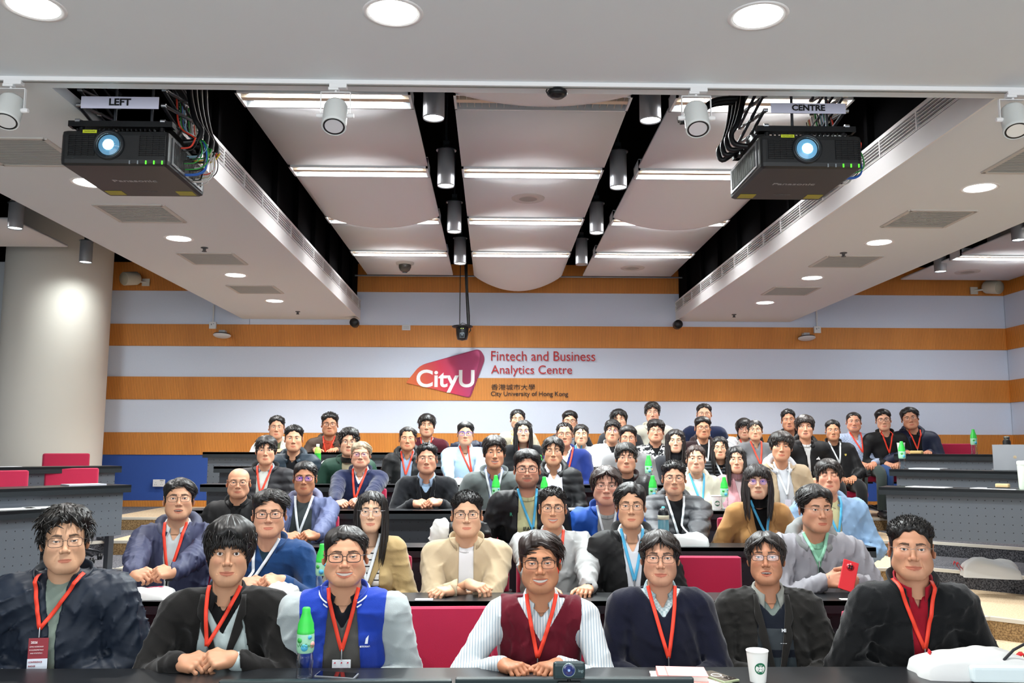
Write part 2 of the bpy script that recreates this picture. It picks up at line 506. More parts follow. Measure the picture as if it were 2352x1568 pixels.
def hair_amount(P, st):
    """0..1 cover and thickness at scalp points P"""
    x, y, z = P[..., 0], P[..., 1], P[..., 2]; ax = np.abs(x)
    zf = st.get('zf', .060)+.012+st.get('arc', -4.0)*x**2*3+st.get('jag', .004)*np.sin(x*170+st['seed'])*(y < -.02)
    if st.get('recede'): zf = zf+st['recede']*np.exp(-((ax-.035)/.016)**2)
    top = z-zf
    side = np.minimum(y-st.get('ys', -.036)-.25*np.maximum(.03-z, 0), z+st.get('sb', .022)+(y > .0)*.02)
    back = np.minimum(y-.028, z-st.get('zb', -.070))
    B = np.maximum(np.maximum(top, side), back)
    cov = ss(-.0035, .0035, B)
    Tt, Ts = st.get('top', .022), st.get('side', .008)
    u = ss(.035, .085, z)
    T = Ts+(Tt-Ts)*u
    T = T*(.55+.45*ss(0, .02, B))
    if 'part' in st: T = T*(1-.30*np.exp(-((x-st['part'])/.012)**2)*ss(.05, .08, z)*ss(.06, .03, y))
    ear = np.exp(-((z+.008)/.03)**2-((y-.012)/.022)**2)*(ax > .06)
    T = T*(1-.8*ear*(0 if st.get('overear') else 1))
    return cov, T, B
def locks(paths, wid, thick, prof=None):
    """paths (N,K,3) -> flattened tapered strands"""
    N, K, _ = paths.shape
    T = np.gradient(paths, axis=1); T /= np.linalg.norm(T, axis=2, keepdims=True)+1e-9
    out = paths-HC[None, None]; out[..., 2] *= .25
    S = np.cross(T, out); S /= np.linalg.norm(S, axis=2, keepdims=True)+1e-9
    O = np.cross(S, T)
    pr = np.linspace(0, 1, K) if prof is None else prof
    if prof is None: pr = np.sin(np.clip(pr*.86+.14, 0, 1)*PI)**.6*.9+.06
    w = (wid[:, None]*pr[None])[..., None]; t = (thick[:, None]*pr[None])[..., None]
    V = np.stack([paths+S*w, paths+O*t, paths-S*w, paths-O*t], 2).reshape(-1, 3)
    F = []
    base = (np.arange(N)*K*4)[:, None]
    for k in range(K-1):
        for j in range(4):
            a = k*4+j; b = k*4+(j+1) % 4
            F.append(np.concatenate([base+a, base+b, base+b+4, base+a+4], 1))
    return V, np.concatenate(F)
def make_hair(st, lod):
    rs = np.random.RandomState(int(st['seed']*10) % 9999)
    na, ne = ((150, 80), (110, 60), (80, 46))[lod]
    az, el, dr, R = headsphere(na, ne)
    P = HC+dr*R[..., None]
    cov, T, B = hair_amount(P, st)
    az2 = az+el*0
    nz = sum(np.sin(k*az2+ph+st.get('swirl', .8)*el*k*.25) for k, ph in ((23, st['seed']), (37, 2.), (61, 1.)))/3
    rough = st.get('rough', 1.0)
    lump = np.sin(P[..., 0]*75+st['seed'])*np.sin(P[..., 1]*68+1)*np.sin(P[..., 2]*80)
    asym = st.get('asym', 0)*P[..., 0]/.08
    T2 = T*(1+asym)+cov*(nz*.0016*rough+lump*.003*rough*(T > .012))
    r = R+np.where(cov > .02, T2*cov, 0)-(1-cov)*.010
    V = HC+dr*r[..., None]
    V = V.reshape(-1, 3)
    ii, jj = np.meshgrid(np.arange(na), np.arange(ne-1), indexing='ij')
    a = ii*ne+jj; b = ((ii+1) % na)*ne+jj
    F = np.stack([a, a+1, b+1, b], -1).reshape(-1, 4)
    cf = cov.reshape(-1)
    F = F[(cf[F].max(1) > .02)]
    Vs, Fs = [V], [F]; off = len(V)
    n = int(st.get('tufts', 240)*(1, .7, .4)[lod])
    if n:
        idx = np.nonzero((cov.reshape(-1) > .6) & (B.reshape(-1) > st.get('tmin', -.01)) & (P.reshape(-1, 3)[:, 2] > st.get('tz', .02)))[0]
        wgt = np.cos(np.broadcast_to(el, az2.shape)).reshape(-1)[idx]+.05
        sel = rs.choice(idx, n, p=wgt/wgt.sum())
        p0 = (HC+(dr*(R+T*.75)[..., None])).reshape(-1, 3)[sel]
        nrm = dr.reshape(-1, 3)[sel]
        mode = st.get('comb', 'down')
        crown = np.array([0, .055, .12])
        fl = p0-crown
        if mode == 'up': fl = np.tile([0, -.25, 1.0], (n, 1))+nrm*1.0+rs.randn(n, 3)*.35
        elif mode == 'side': fl = np.stack([np.full(n, st.get('cs', 1.0)), np.full(n, -.25), -p0[:, 0]*0], 1)+rs.randn(n, 3)*.15
        elif mode == 'fwd': fl = np.stack([p0[:, 0]*4, np.full(n, -1.0), np.zeros(n)], 1)+rs.randn(n, 3)*.18
        elif mode == 'messy': fl = fl/.08+rs.randn(n, 3)*.9
        else: fl = fl+rs.randn(n, 3)*.012
        fl = fl-nrm*(fl*nrm).sum(1, keepdims=True)*(.98 if mode != 'up' else .3)
        fl /= np.linalg.norm(fl, axis=1, keepdims=True)+1e-9
        L = st.get('len', .040)*(.6+.7*rs.rand(n)); K = 5
        lift = st.get('lift', .25)
        t = np.linspace(0, 1, K)[None, :, None]
        path = p0[:, None]+fl[:, None]*L[:, None, None]*t+nrm[:, None]*(L[:, None, None]*(lift*t-(.30+lift)*t**2*st.get('fall', 1.0)))
        path[..., 2] -= st.get('grav', 0.0)*t[..., 0]**2*L[:, None]
        v, f = locks(path, rs.uniform(.0022, .0042, n)*(1, 1.25, 1.7)[lod]*st.get('lw', 1), rs.uniform(.0012, .0022, n)*(1, 1.2, 1.5)[lod])
        Vs.append(v); Fs.append(f+off); off += len(v)
    if st.get('bangs'):
        nb = int(st.get('nb', 60)*(1, .8, .55)[lod]); L = st['bangs']
        x0 = np.linspace(-1, 1, nb)*.062+rs.randn(nb)*.002
        K = 7; t = np.linspace(0, 1, K)[None]
        spread = st.get('bpart', 0.0)
        top = np.stack([x0*.75, -.045-.035*(1-(x0/.07)**2), .104-2.0*x0**2*4], 1)
        if spread:
            side = np.where(x0 > st.get('bx', 0), 1, -1)*spread
        else: side = x0*.25/.06
        Lb = L*(.85+.3*rs.rand(nb))
        xx = top[:, :1]+side[:, None]*.05*t**1.4+(x0[:, None]-top[:, :1])*t
        zz = top[:, 2:3]-Lb[:, None]*t
        yy0 = -np.sqrt(np.clip(1-(xx/.092)**2-((zz-.02)/.125)**2*.4, .05, 1))*.102+.0-.006*np.sin(t*PI)
        yy = top[:, 1:2]*(1-t)**2+yy0*(1-(1-t)**2)
        path = np.stack([xx, yy, zz], -1)
        v, f = locks(path, rs.uniform(.0035, .006, nb)*(1, 1.2, 1.6)[lod], rs.uniform(.0015, .0025, nb)*1.2)
        Vs.append(v); Fs.append(f+off); off += len(v)
    if st.get('long'):
        L = st['long']; nl = int(150*(1, .75, .5)[lod]); K = 12
        a0 = st.get('la', .75)
        aa = np.concatenate([np.linspace(a0, PI, nl//2), -np.linspace(a0, PI, nl//2)])+rs.randn(nl//2*2)*.02
        nl = len(aa); t = np.linspace(0, 1, K)
        sx, cy = np.sin(aa), -np.cos(aa)
        pts = []
        grow = st.get('wide', 1.0)
        for k, tt in enumerate(t):
            if tt < .35:
                q = tt/.35; e = (1-q)*1.30+q*.0
                rx, ry = .086*grow, .102
                pts.append(np.stack([sx*rx*math.cos(e*.98)**.8+st.get('part', 0)*(1-q), .012+cy*ry*math.cos(e*.98)**.8-(1-q)*.02, np.full(nl, .018+.108*math.sin(e))], 1))
            else:
                q = (tt-.35)/.65
                fr = (cy < .2)
                xs = sx*(.088*grow+.012*math.sin(q*PI))*(1-.12*q*fr); ys = .012+cy*(.100-.0*q)-np.where(fr, st.get('fwd', .055)*q**1.2, -.015*q)
                zz = .018-L*q*(.9+.2*((aa*7.3) % 1))
                pts.append(np.stack([xs+.004*np.sin(aa*9+q*5), ys, zz], 1))
        path = np.stack(pts, 1)
        prof = np.concatenate([np.linspace(.5, 1, 4), np.ones(K-7), [.85, .6, .15]])
        v, f = locks(path, rs.uniform(.006, .011, nl)*(1, 1.2, 1.6)[lod], rs.uniform(.002, .0045, nl), prof)
        Vs.append(v); Fs.append(f+off); off += len(v)
    if st.get('tail'):
        K = 8; t = np.linspace(0, 1, K); nl = 26; aa = rs.rand(nl)*2*PI; rr = .02*np.sqrt(rs.rand(nl))
        sgn = st['tail']
        cx = .02*sgn+.075*sgn*t*(1 if abs(sgn) > 0.5 else 0); 
        path = np.stack([cx[None]+(rr*np.cos(aa))[:, None], (.100+.02*np.sin(t*PI))[None]+(rr*np.sin(aa))[:, None]*.6-.03*t[None], (.03-.22*t)[None]+0*aa[:, None]], -1)
        v, f = locks(path, np.full(nl, .008), np.full(nl, .005))
        Vs.append(v); Fs.append(f+off)
    return np.concatenate(Vs), np.concatenate(Fs)
# ---------------------------------------------------------------- body
def ik(S, W, a, b, pole):
    d = W-S; L = d.length
    if L > (a+b)*.999: k = L/((a+b)*.999); a *= k; b *= k
    u = d.normalized(); x = (a*a-b*b+L*L)/(2*L); h = math.sqrt(max(a*a-x*x, 1e-6))
    p = pole-u*pole.dot(u); p.normalize()
    return S+u*x+p*h
def wr(g, amp, seed, f=1.0):
    """cloth folds: a few crossing ridged waves"""
    r = np.random.RandomState(seed); o = 0
    for k in range(4):
        a = r.randn(3)*np.array([22, 18, 16])*f; b = r.randn(3)*9*f; ph = r.rand()*6
        ph2 = 1.6*np.sin(g.x*b[0]+g.y*b[1]+g.z*b[2]+ph)
        o = o+(1-np.abs(np.sin(g.x*a[0]+g.y*a[1]+g.z*a[2]+ph2)))**2
    return ((np.maximum(o*.25-.18, 0))*1.9*amp).astype(f32)
def strip_mesh(rows, name, m, parent, th=.0022, close=False, smooth=True):
    """rows: list of equal-length point lists -> thick sheet"""
    R = np.array([[tuple(p) for p in r] for r in rows], float); nr, nc, _ = R.shape
    dv = np.gradient(R, axis=0); du = np.gradient(R, axis=1)
    N = np.cross(du, dv); N /= np.linalg.norm(N, axis=2, keepdims=True)+1e-9
    A = (R+N*th/2).reshape(-1, 3); B = (R-N*th/2).reshape(-1, 3); n = len(A)
    F = []
    for i in range(nr-1):
        for j in range(nc-1):
            a = i*nc+j; F.append((a, a+1, a+nc+1, a+nc)); F.append((n+a, n+a+nc, n+a+nc+1, n+a+1))
    def rim(idx):
        for p, q in zip(idx[:-1], idx[1:]): F.append((p, n+p, n+q, q))
    rim([j for j in range(nc)]); rim([(nr-1)*nc+j for j in range(nc)][::-1])
    rim([i*nc for i in range(nr)][::-1]); rim([i*nc+nc-1 for i in range(nr)])
    return npmesh(name, np.concatenate([A, B]), np.array(F), m, parent, smooth)
def zwarp(z, wz):
    return np.where(z > 0, z*.905*wz, np.where(z > -.12, z*1.03*wz, z-.12*(1.03*wz-1)))
LANY = {'red': '#f0432c', 'white': '#dfe6ea', 'sky': '#4fb0dd', 'mint': '#9fe0c0'}
PEOPLE = {}
class Dummy: pass
def person(label, row, eye, hp, arms='down', b=1.0, hair=None, hc='#0f0d0c', skin='#e3b898', layers=(), collar=None, icol=None, lany=None, badge=None,
           glasses=None, eyes='open', mouth='shut', fem=False, yaw=0.0, pitch=0.0, roll=0.0, byaw=0.0, hands=None, dy=None, px=None, trous='#23262e', Yh=None,
           puff=0.0, amp=.008, hood=None, lapel=None, stubble=0.0, warp=(1, 1, 1), brow=.85, extra=None, seed=None, floor=None, chair=True, jf='fleece', shw=1.0, legs=True, zipc=None, elb=None, noBack=False, badge_txt=None, lanm=None, lanx=(-.062, .062), red=.3):
    D, T, H = DK[row], TK[row], HK[row]
    if seed is None: seed = int(eye[0]*7+eye[1]) % 9973
    rs = np.random.RandomState(seed)
    lod = 0 if row <= 2 else 1 if row <= 4 else 2
    if Yh is None:
        Yh = min(max(.245*FPX/hp, D+.25+.16), D+.25+.46)
    s = min(max(hp*Yh/(FPX*.245), .92), 1.09)
    if fem: s *= .98
    E = atY(eye[0], eye[1], Yh-.10)
    c2 = Vector((E.x, E.y, 0)).normalized()
    y0 = -math.atan2(E.x, E.y)
    hyaw = y0*.85+yaw
    hp_ = -.4*math.atan2(CZ-E.z, E.y)+pitch
    HR = Matrix.Rotation(hyaw, 3, 'Z') @ Matrix.Rotation(hp_, 3, 'X') @ Matrix.Rotation(roll, 3, 'Y')
    Ow = E-HR @ Vector((0, -.098*s, 0))
    by = y0*.35+byaw
    pel = Vector((px if px is not None else Ow.x*(1+.02), max(Yh+.02, D+.25+.33) if dy is None else Yh+dy, H))
    root = empty('person', pel, by)
    tag(root, label, 'person')
    Mi = Matrix.Rotation(-by, 3, 'Z')
    L = lambda v: Mi @ (Vector(v)-pel)
    O = L(Ow); RL = Mi @ HR
    tr = lambda v: O+RL @ (Vector(v)*s)
    Rn = np.array(RL)
    def trn(V): return (V*s)@Rn.T+np.array(O)
    N = tr((0, .043, -.176))
    seat = .47
    P = Vector((0, 0, seat+.085))
    up = (N-P); 
    # shoulders
    shx = (.158 if fem else .176)*(.5+.5*b)*shw*s
    ShL = N+Vector((-shx, .0, -.052*s)); ShR = N+Vector((shx, .0, -.052*s))
    # hands
    tz = T+.03-H
    # elbows and wrists
    wr_tgt = []
    base_hand = None
    if arms in ('clasp', 'fists', 'cross', 'table', 'phone', 'chin'):
        if hands is None:
            hc_ = Vector((0, D+.20, T)); hw = L(Vector((Ow.x, D+.20, T+.035)))
        else:
            dz = {'clasp': .045, 'fists': .03, 'cross': .03, 'table': .02, 'phone': .07, 'chin': .12}[arms]
            yh = D+.17-(.02 if arms == 'cross' else 0); qh = atY(hands[0], hands[1], yh); hw = L(Vector((qh.x, yh, max(min(qh.z, T+.25), T+dz))))
        off = {'clasp': .106, 'fists': .115, 'cross': -.065, 'table': .12, 'phone': .085, 'chin': .06}[arms]
        WL = hw+Vector((-off, .045, -.004)); WR = hw+Vector((off, .045, -.004))
        if arms == 'cross': WL = hw+Vector((.03, .03, .03)); WR = hw+Vector((-.05, .02, 0.0))
    else:
        WL = Vector((-.11, -.30, seat+.17)); WR = Vector((.11, -.30, seat+.17))
        if arms == 'lap': WL = Vector((-.08, -.24, seat+.16)); WR = Vector((.08, -.24, seat+.16))
    ua, fa = .275*s*1.02, .25*s*1.02
    e = elb if elb is not None else (.6 if arms != 'down' else .28)
    EL = ik(ShL, WL, ua, fa, Vector((-e, .25, -.8))); ER = ik(ShR, WR, ua, fa, Vector((e, .25, -.8)))
    if arms not in ('down', 'lap'):
        for q in (EL, ER): q.z = max(q.z, tz+.03 if q.y < D+.25-pel.y+.03 else q.z)
    # grid
    h = (.0085, .010, .0135)[lod]
    pts = [ShL, ShR, EL, ER, WL, WR, P, N]
    mg = .10+puff
    lo = [min(p[i] for p in pts)-mg for i in range(3)]; hi = [max(p[i] for p in pts)+mg for i in range(3)]
    lo[2] = seat-.03; hi[1] = max(hi[1], .22); lo[0] = min(lo[0], -.22*b-.04); hi[0] = max(hi[0], .22*b+.04)
    g = Grid(lo, hi, h)
    mid = P.lerp(N, .45); ch = P.lerp(N, .64)
    gb = b
    d = cone(g, ch+Vector((0, .0, 0)), mid, .158*gb*s, .150*gb*s, .66)
    d = sm(d, cone(g, mid, P+Vector((0, 0, .03)), .150*gb*s, .172*gb, .72), .06)
    d = sm(d, cone(g, ShL.lerp(ShR, .12), ShL.lerp(ShR, .88), .072*s*(.6+.4*b), .072*s*(.6+.4*b), .95), .05)
    for sg, Sh in ((-1, ShL), (1, ShR)):
        d = sm(d, cone(g, N+Vector((sg*.030, .006, -.006*s)), Sh.lerp(N, .18)+Vector((0, 0, .004)), .032*s, .060*s), .035)
    if fem: d = sm(d, sm(ell(g, ch+Vector((-.07, -.075, -.06)), (.062,)*3), ell(g, ch+Vector((.07, -.075, -.06)), (.062,)*3), .05), .05)
    torso = d
    arms_d = None
    for Sh, El, Wr in ((ShL, EL, WL), (ShR, ER, WR)):
        fd = (Wr-El).normalized()
        we = Wr-fd*.020
        a_ = cone(g, Sh, El, .062*s*(.5+.5*b), .050*s*(.5+.5*b))
        a_ = sm(a_, cone(g, El, we, .050*s*(.5+.5*b), .039*s), .02)
        arms_d = a_ if arms_d is None else np.minimum(arms_d, a_)
        # bunching at the elbow
    body = sm(torso, arms_d, .028)
    # ---- skin: one mesh of head, neck, trunk, arms and hands
    hh = (.0021, .0031, .0046)[lod]
    HV, HQ, part, op = head_mesh(eyes, mouth, hh, fem)
    HV = HV.copy()
    wx, wj, wz = warp
    if warp == (1, 1, 1): wx, wj, wz = rs.uniform(.965, 1.045), rs.uniform(.94, 1.07), rs.uniform(.97, 1.03)
    low = ss(.0, -.08, HV[:, 2]) if False else ss(0, 1, -(HV[:, 2])/.08)
    HV[:, 0] *= wx*(1+(wj-1)*low); HV[:, 2] = zwarp(HV[:, 2], wz)
    sk = np.array(hexc(skin))*.84*np.array([1, .97, .95]); X, Y, Z = HV.T
    C = np.tile(sk, (len(HV), 1))
    rd = red*(np.exp(-((np.abs(X)-.042)/.016)**2-((Z+.03)/.016)**2)+.8*np.exp(-(X/.012)**2-((Z+.034)/.012)**2))*(Y < -.04)+.35*(np.abs(X) > .078)
    C *= 1-rd[:, None]*np.array([.02, .26, .26])
    hcl = np.array(hexc(hc))
    lipc = sk*np.array([.80, .48, .48])
    C[part == 1] = lipc; C[part == 2] = hexc('#ece6dc'); C[part == 3] = hexc('#3a1512')
    C[part == 4] = C[part == 4]*(1-brow)+hcl*brow
    C[:, :] = C
    C[part == 6] = C[part == 6]*.35+np.array(hexc('#1a0f0b'))*.65
    if stubble:
        bd = ((Z < -.050-.0*X) & (Y < .0)) & (part == 0)
        ring = (np.abs(X) < .034) & (Z > -.066) & (Z < -.054) & (Y < -.085)
        k = stubble*(ss(-.045, -.080, Z) if False else np.clip((-.052-Z)/.03, 0, 1))*(part == 0)*(Y < -.0)
        k = np.maximum(k, stubble*.9*ring*(part == 0))
        k *= 1-.7*np.exp(-(X/.03)**2-((Z+.08)/.009)**2)*(Y < -.09)
        k = k*.75*ss(-.150, -.118, Z)
        C = C*(1-k[:, None])+hcl*1.5*k[:, None]
    Vs = [trn(HV)]; Fs = [HQ]; Cs = [C]; o_ = len(HV)
    if op:
        for sg in (-1, 1):
            v, f, c = ball((sg*.0315*wx, -.0735, .0), .0128, gaze=(-.0*sg, -1, .02), n=(16, 12, 8)[lod])
            Vs.append(trn(v)); Fs.append(f+o_); Cs.append(c); o_ += len(v)
    # trunk and arms under the clothes (kept 2 cm inside them)
    if lod == 0 or True:
        sub = 2
        g2 = torso[::sub, ::sub, ::sub]+.022
        v, f = surfnet(np.ascontiguousarray(np.minimum(g2, arms_d[::sub, ::sub, ::sub]+.026)), g.lo, g.h*sub)
        Vs.append(v); Fs.append(f+o_); Cs.append(np.tile(sk, (len(v), 1))); o_ += len(v)
    hm = (.0022, .0034, .005)[lod]
    def put_hand(Wr, El, pose, sgn, dirv, upv):
        nonlocal o_
        v, f = hand_mesh(pose, hm)
        v = v.copy()
        if sgn > 0: v[:, 1] *= -1; f = f[:, ::-1]
        x = Vector(dirv).normalized(); z = Vector(upv); z = (z-x*z.dot(x)).normalized(); y = z.cross(x)
        if sgn > 0 and False: y = -y
        Mx = np.array([x, y, z]).T*s*.98
        vv = v@Mx.T+np.array(Wr)
        Vs.append(vv); Fs.append(f+o_); Cs.append(np.tile(sk*np.array([.97, .90, .88]), (len(v), 1))); o_ += len(v)
        fd = (Wr-El).normalized(); T_ = MB(); T_.tube([Wr-fd*.075, Wr-fd*.03, Wr, Wr+x*.012], [.021*s, .022*s, .0235*s, .021*s], 10, cap=False)
        tv = np.array([tuple(q) for q in T_.V]); Vs.append(tv); Fs.append(np.array(T_.F)+o_); Cs.append(np.tile(sk*np.array([.97, .90, .88]), (len(tv), 1))); o_ += len(tv)
    if arms == 'clasp':
        put_hand(WL, EL, 'lace', -1, (.86, -.45, .02), (-.45, -.35, .8))
        put_hand(WR+Vector((0, 0, .010)), ER, 'lace', 1, (-.86, -.45, .02), (.45, -.35, .8))
    elif arms == 'fists':
        put_hand(WL, EL, 'drop', -1, (.62, -.75, .02), (-.1, -.1, 1)); put_hand(WR, ER, 'drop', 1, (-.62, -.75, .02), (.1, -.1, 1))
    elif arms == 'cross':
        put_hand(WL, EL, 'drop', -1, (-.15, -.95, -.1), (-.1, -.1, 1)) if False else None
        put_hand(WR, ER, 'relax', 1, (-.75, -.62, .02), (.0, -.25, 1)); put_hand(WL, EL, 'relax', -1, (.80, -.55, -.15), (.0, -.25, 1))
    elif arms == 'table':
        put_hand(WL, EL, 'relax', -1, (.3, -.95, 0), (-.1, 0, 1)); put_hand(WR, ER, 'relax', 1, (-.3, -.95, 0), (.1, 0, 1))
    elif arms == 'phone':
        put_hand(WL, EL, 'grip', -1, (.8, -.55, .15), (-.2, -.8, .4)); put_hand(WR, ER, 'grip', 1, (-.8, -.5, .1), (.3, -.8, .4))
    else:
        if row >= 6 or True:
            put_hand(WL, EL, 'relax', -1, (.35, -.9, -.2), (-.2, 0, 1)); put_hand(WR, ER, 'relax', 1, (-.35, -.9, -.2), (.2, 0, 1))
    npmesh('body', np.concatenate(Vs), np.concatenate(Fs), vcol_mat('skin', .48, .35), root, vcol=np.concatenate(Cs))
    # ---- hair
    if hair is not None:
        st = dict(HS[hair[0]] if isinstance(hair, tuple) else HS[hair]); 
        if isinstance(hair, tuple): st.update(hair[1])
        st['seed'] = (seed % 97)*.37
        v, f = make_hair(st, lod)
        if st.get('long'):  # keep falling hair outside the shoulders
            pass
        v[:, 0] *= wx*(1+(wj-1)*ss(0, 1, -v[:, 2]/.08)*(np.abs(v[:, 0]) < .085)); v[:, 2] = zwarp(v[:, 2], wz)
        if st.get('long'):
            lowm = v[:, 2] < -.06
            v2 = (v*s)
            # falling hair hangs straight down whatever the tilt of the head
            vv = trn(v); base = trn(np.array([[0, 0, -.06]]))[0]
            vert = np.array(O)+np.stack([v2[:, 0]*math.cos(math.atan2(RL[1][0], RL[0][0]))-v2[:, 1]*math.sin(math.atan2(RL[1][0], RL[0][0])), v2[:, 0]*math.sin(math.atan2(RL[1][0], RL[0][0]))+v2[:, 1]*math.cos(math.atan2(RL[1][0], RL[0][0])), v2[:, 2]], 1)
            q = ss(0, 1, (-.03-v[:, 2])/.08)[:, None]
            v = vv*(1-q)+vert*q
        else: v = trn(v)
        npmesh('hair', v, f, hair_mat(hc), root)
    # ---- clothes, outermost first
    garm = []
    allV, allF, off = [Vs[0]], [Fs[0]], len(Vs[0])
    fn = wr(g, amp*(1.5, 1.25, 1.1)[lod], seed, (1.25, 1.0, .9)[lod])
    for Sh, El, Wr in ((ShL, EL, WL), (ShR, ER, WR)):
        r2 = (g.x-El[0])**2+(g.y-El[1])**2+(g.z-El[2])**2
        ax_ = (Wr-Sh).normalized()
        ph = g.x*ax_[0]+g.y*ax_[1]+g.z*ax_[2]
        fn = fn+(amp*1.1*np.exp(-r2/(.09**2))*np.abs(np.sin(ph*85+2.2*np.sin(g.x*31+g.z*23)))).astype(f32)
    Nz, Pz = N.z, P.z
    tt = np.clip((Nz-g.z)/(Nz-Pz), -.2, 1.2)
    xs = N.x+(P.x-N.x)*tt; ys = N.y+(P.y-N.y)*tt
    nsurf = []
    for li, ly in enumerate(layers):
        nm, col, opn, sl = ly[:4]
        o = ly[4] if len(ly) > 4 else {}
        infl = (.004+puff if li == 0 else .004+puff-.008*li) if li else .004+puff
        src = body if sl else torso
        if sl and o.get('vest'):   # sleeveless
            pass
        dd = src-infl-fn*(1 if li == 0 else .5)
        if o.get('vest'):
            dd = smax(torso-infl-fn, (np.abs(g.x-xs)-shx*.93).astype(f32), .02)
        if o.get('arms_only'):
            dd = smax(arms_d-.010-fn, (shx*.80-np.abs(g.x-xs)).astype(f32), .01)
        if o.get('quilt') and li == 0:
            dd = dd-(o['quilt']*np.abs(np.sin(g.z*PI/o.get('qs', .065)))).astype(f32)+o['quilt']*.4
        sN = (Nz-g.z)
        if opn[0] != 'none':
            w0, w1, Lv = opn[1], opn[2], opn[3]
            q = np.clip((sN+.02)/Lv, 0, 1)
            wv = w0+(w1-w0)*q
            if opn[0] == 'V': wv = np.where(sN > Lv, -.05, w0*(1-np.clip(sN/Lv, -.6, 1))+.0)
            hole = np.maximum(np.abs(g.x-xs-(opn[4] if len(opn) > 4 else 0))-wv, g.y-ys-.0)
            dd = np.maximum(dd, -hole.astype(f32))
        if (not sl or o.get('vest')) and not o.get('arms_only'): dd = np.maximum(dd, (seat+.02-g.z).astype(f32)+0*dd)
        v, f = g.mesh(dd)
        if len(v) == 0: continue
        cl = o.get('sleeve')
        mm = cloth_mat(col, jf if li == 0 else 'knit', o.get('pat'))
        mats = [mm]; mi = None
        if cl or o.get('band'):
            fc = v[f].mean(1)
            mi = np.zeros(len(f), int)
            if cl:
                mats.append(cloth_mat(cl, 'knit'))
                xc = N.x+(P.x-N.x)*np.clip((Nz-fc[:, 2])/(Nz-Pz), 0, 1)
                mi[(np.abs(fc[:, 0]-xc) > shx*(.93+.0*fc[:, 2]))] = 1
                dA = np.array([(fc-np.array(a))@0 if False else 0 for a in ()]) if False else None
                for Sh, El, Wr in ((ShL, EL, WL), (ShR, ER, WR)):
                    A = np.array(El); B_ = np.array(Wr); ab = B_-A; t_ = np.clip(((fc-A)@ab)/(ab@ab), 0, 1)
                    dd_ = np.linalg.norm(fc-A-t_[:, None]*ab, axis=1); mi[dd_ < .075] = 1
            if o.get('band'):
                for (s0, s1, bc) in o['band']:
                    mats.append(cloth_mat(bc, 'knit')); sd = Nz-fc[:, 2]
                    mi[(sd > s0) & (sd < s1)] = len(mats)-1
        if o.get('arms_only'):
            fx = v[f].mean(1)[:, 0] > N.x
            for q in (fx, ~fx): 
                uq, inv = np.unique(f[q], return_inverse=True); npmesh(nm, v[uq], inv.reshape(-1, 4), mats, root)
            allV.append(v); allF.append(f+off); off += len(v)
            continue
        ob = npmesh(nm, v, f, mats, root, midx=mi)
        allV.append(v); allF.append(f+off); off += len(v)
        if li == 0: garm.append(ob)
    ctx = Dummy(); ctx.__dict__.update(locals())
    V = np.concatenate(allV); F = np.concatenate(allF)
    # ring frame about the neck
    top = tr((0, .018, -.075)); nd = (top-N).normalized(); a = Vector((1, 0, 0)); a = (a-nd*a.dot(nd)).normalized(); fr = nd.cross(a) if nd.cross(a).y < 0 else a.cross(nd)
    def ring(phi, r, hh): return N+nd*(hh+.034)+(a*math.sin(phi)+fr*math.cos(phi)*1.04)*r*s
    nr = .050 if fem else .057
    ctx.ring = ring
    cv, cf = [], []
    def keep(ob):
        me = ob.data; n0 = sum(len(x) for x in allV)
        vv = np.empty(len(me.vertices)*3, f32); me.vertices.foreach_get('co', vv); vv = vv.reshape(-1, 3)
        ff = [list(p.vertices) for p in me.polygons]
        allV.append(vv); allF.append(np.array([x[:4] if len(x) > 3 else x+[x[-1]] for x in ff])+n0)
    for cd in (collar or []):
        kind, col = cd[0], cd[1]; o = cd[2] if len(cd) > 2 else {}
        mm = cloth_mat(col, o.get('fab', 'knit'), o.get('pat'))
        if kind == 'shirt':
            gp = o.get('gap', .30); n = 26; sp = o.get('spread', .0)
            ph = [gp+(2*PI-2*gp)*i/n for i in range(n+1)]
            r0, r1, r2, r3 = [], [], [], []
            for p in ph:
                c_ = (1+math.cos(p))/2; c4 = c_**3
                r0.append(ring(p, nr+.004, -.012-.030*c4)); r1.append(ring(p, nr+.0045, .026-.040*c4)); 
                r2.append(ring(p, nr+.010, .028-.044*c4)); r3.append(ring(p, nr+.024+.014*c4, -.008-.062*c4*o.get('pt', 1)))
            keep(strip_mesh([r0, r1, r2, r3], 'collar', mm, root, .002))
        elif kind == 'stand':
            gp = o.get('gap', .42); n = 26; hh = o.get('h', .050); fl = o.get('flare', .016)
            ph = [gp+(2*PI-2*gp)*i/n for i in range(n+1)]
            rows = []
            for q in (0, .35, .7, 1.0):
                rows.append([ring(p, nr+.010+o.get('r', .004)+fl*q*(1-.4*(1+math.cos(p))/2)+.012*(1+math.cos(p))/2, -.022-.045*((1+math.cos(p))/2)**2+(hh+.010)*q) for p in ph])
            if o.get('fold'):
                rows.append([ring(p, nr+.030+fl+.02*((1+math.cos(p))/2), -.022-.045*((1+math.cos(p))/2)**2+(hh)*.55-.02*((1+math.cos(p))/2)) for p in ph])
                rows.append([ring(p, nr+.040+fl+.03*((1+math.cos(p))/2), -.030-.05*((1+math.cos(p))/2)**2-.04*((1+math.cos(p))/2)) for p in ph])
            keep(strip_mesh(rows, 'collar', mm, root, .005 if not o.get('thin') else .003))
            if o.get('stripe'):
                for q in (.35, .75):
                    B = MB(); B.tube([ring(p, nr+.0205+o.get('r', .004)+fl*q*(1-.4*(1+math.cos(p))/2)+.012*(1+math.cos(p))/2, -.022-.045*((1+math.cos(p))/2)**2+(hh+.010)*q) for p in ph], .0035, 6)
                    B.build('collar_stripe', mat(o['stripe'], .8), root)
        elif kind in ('crew', 'turtle', 'mock'):
            n = 28; rows = []
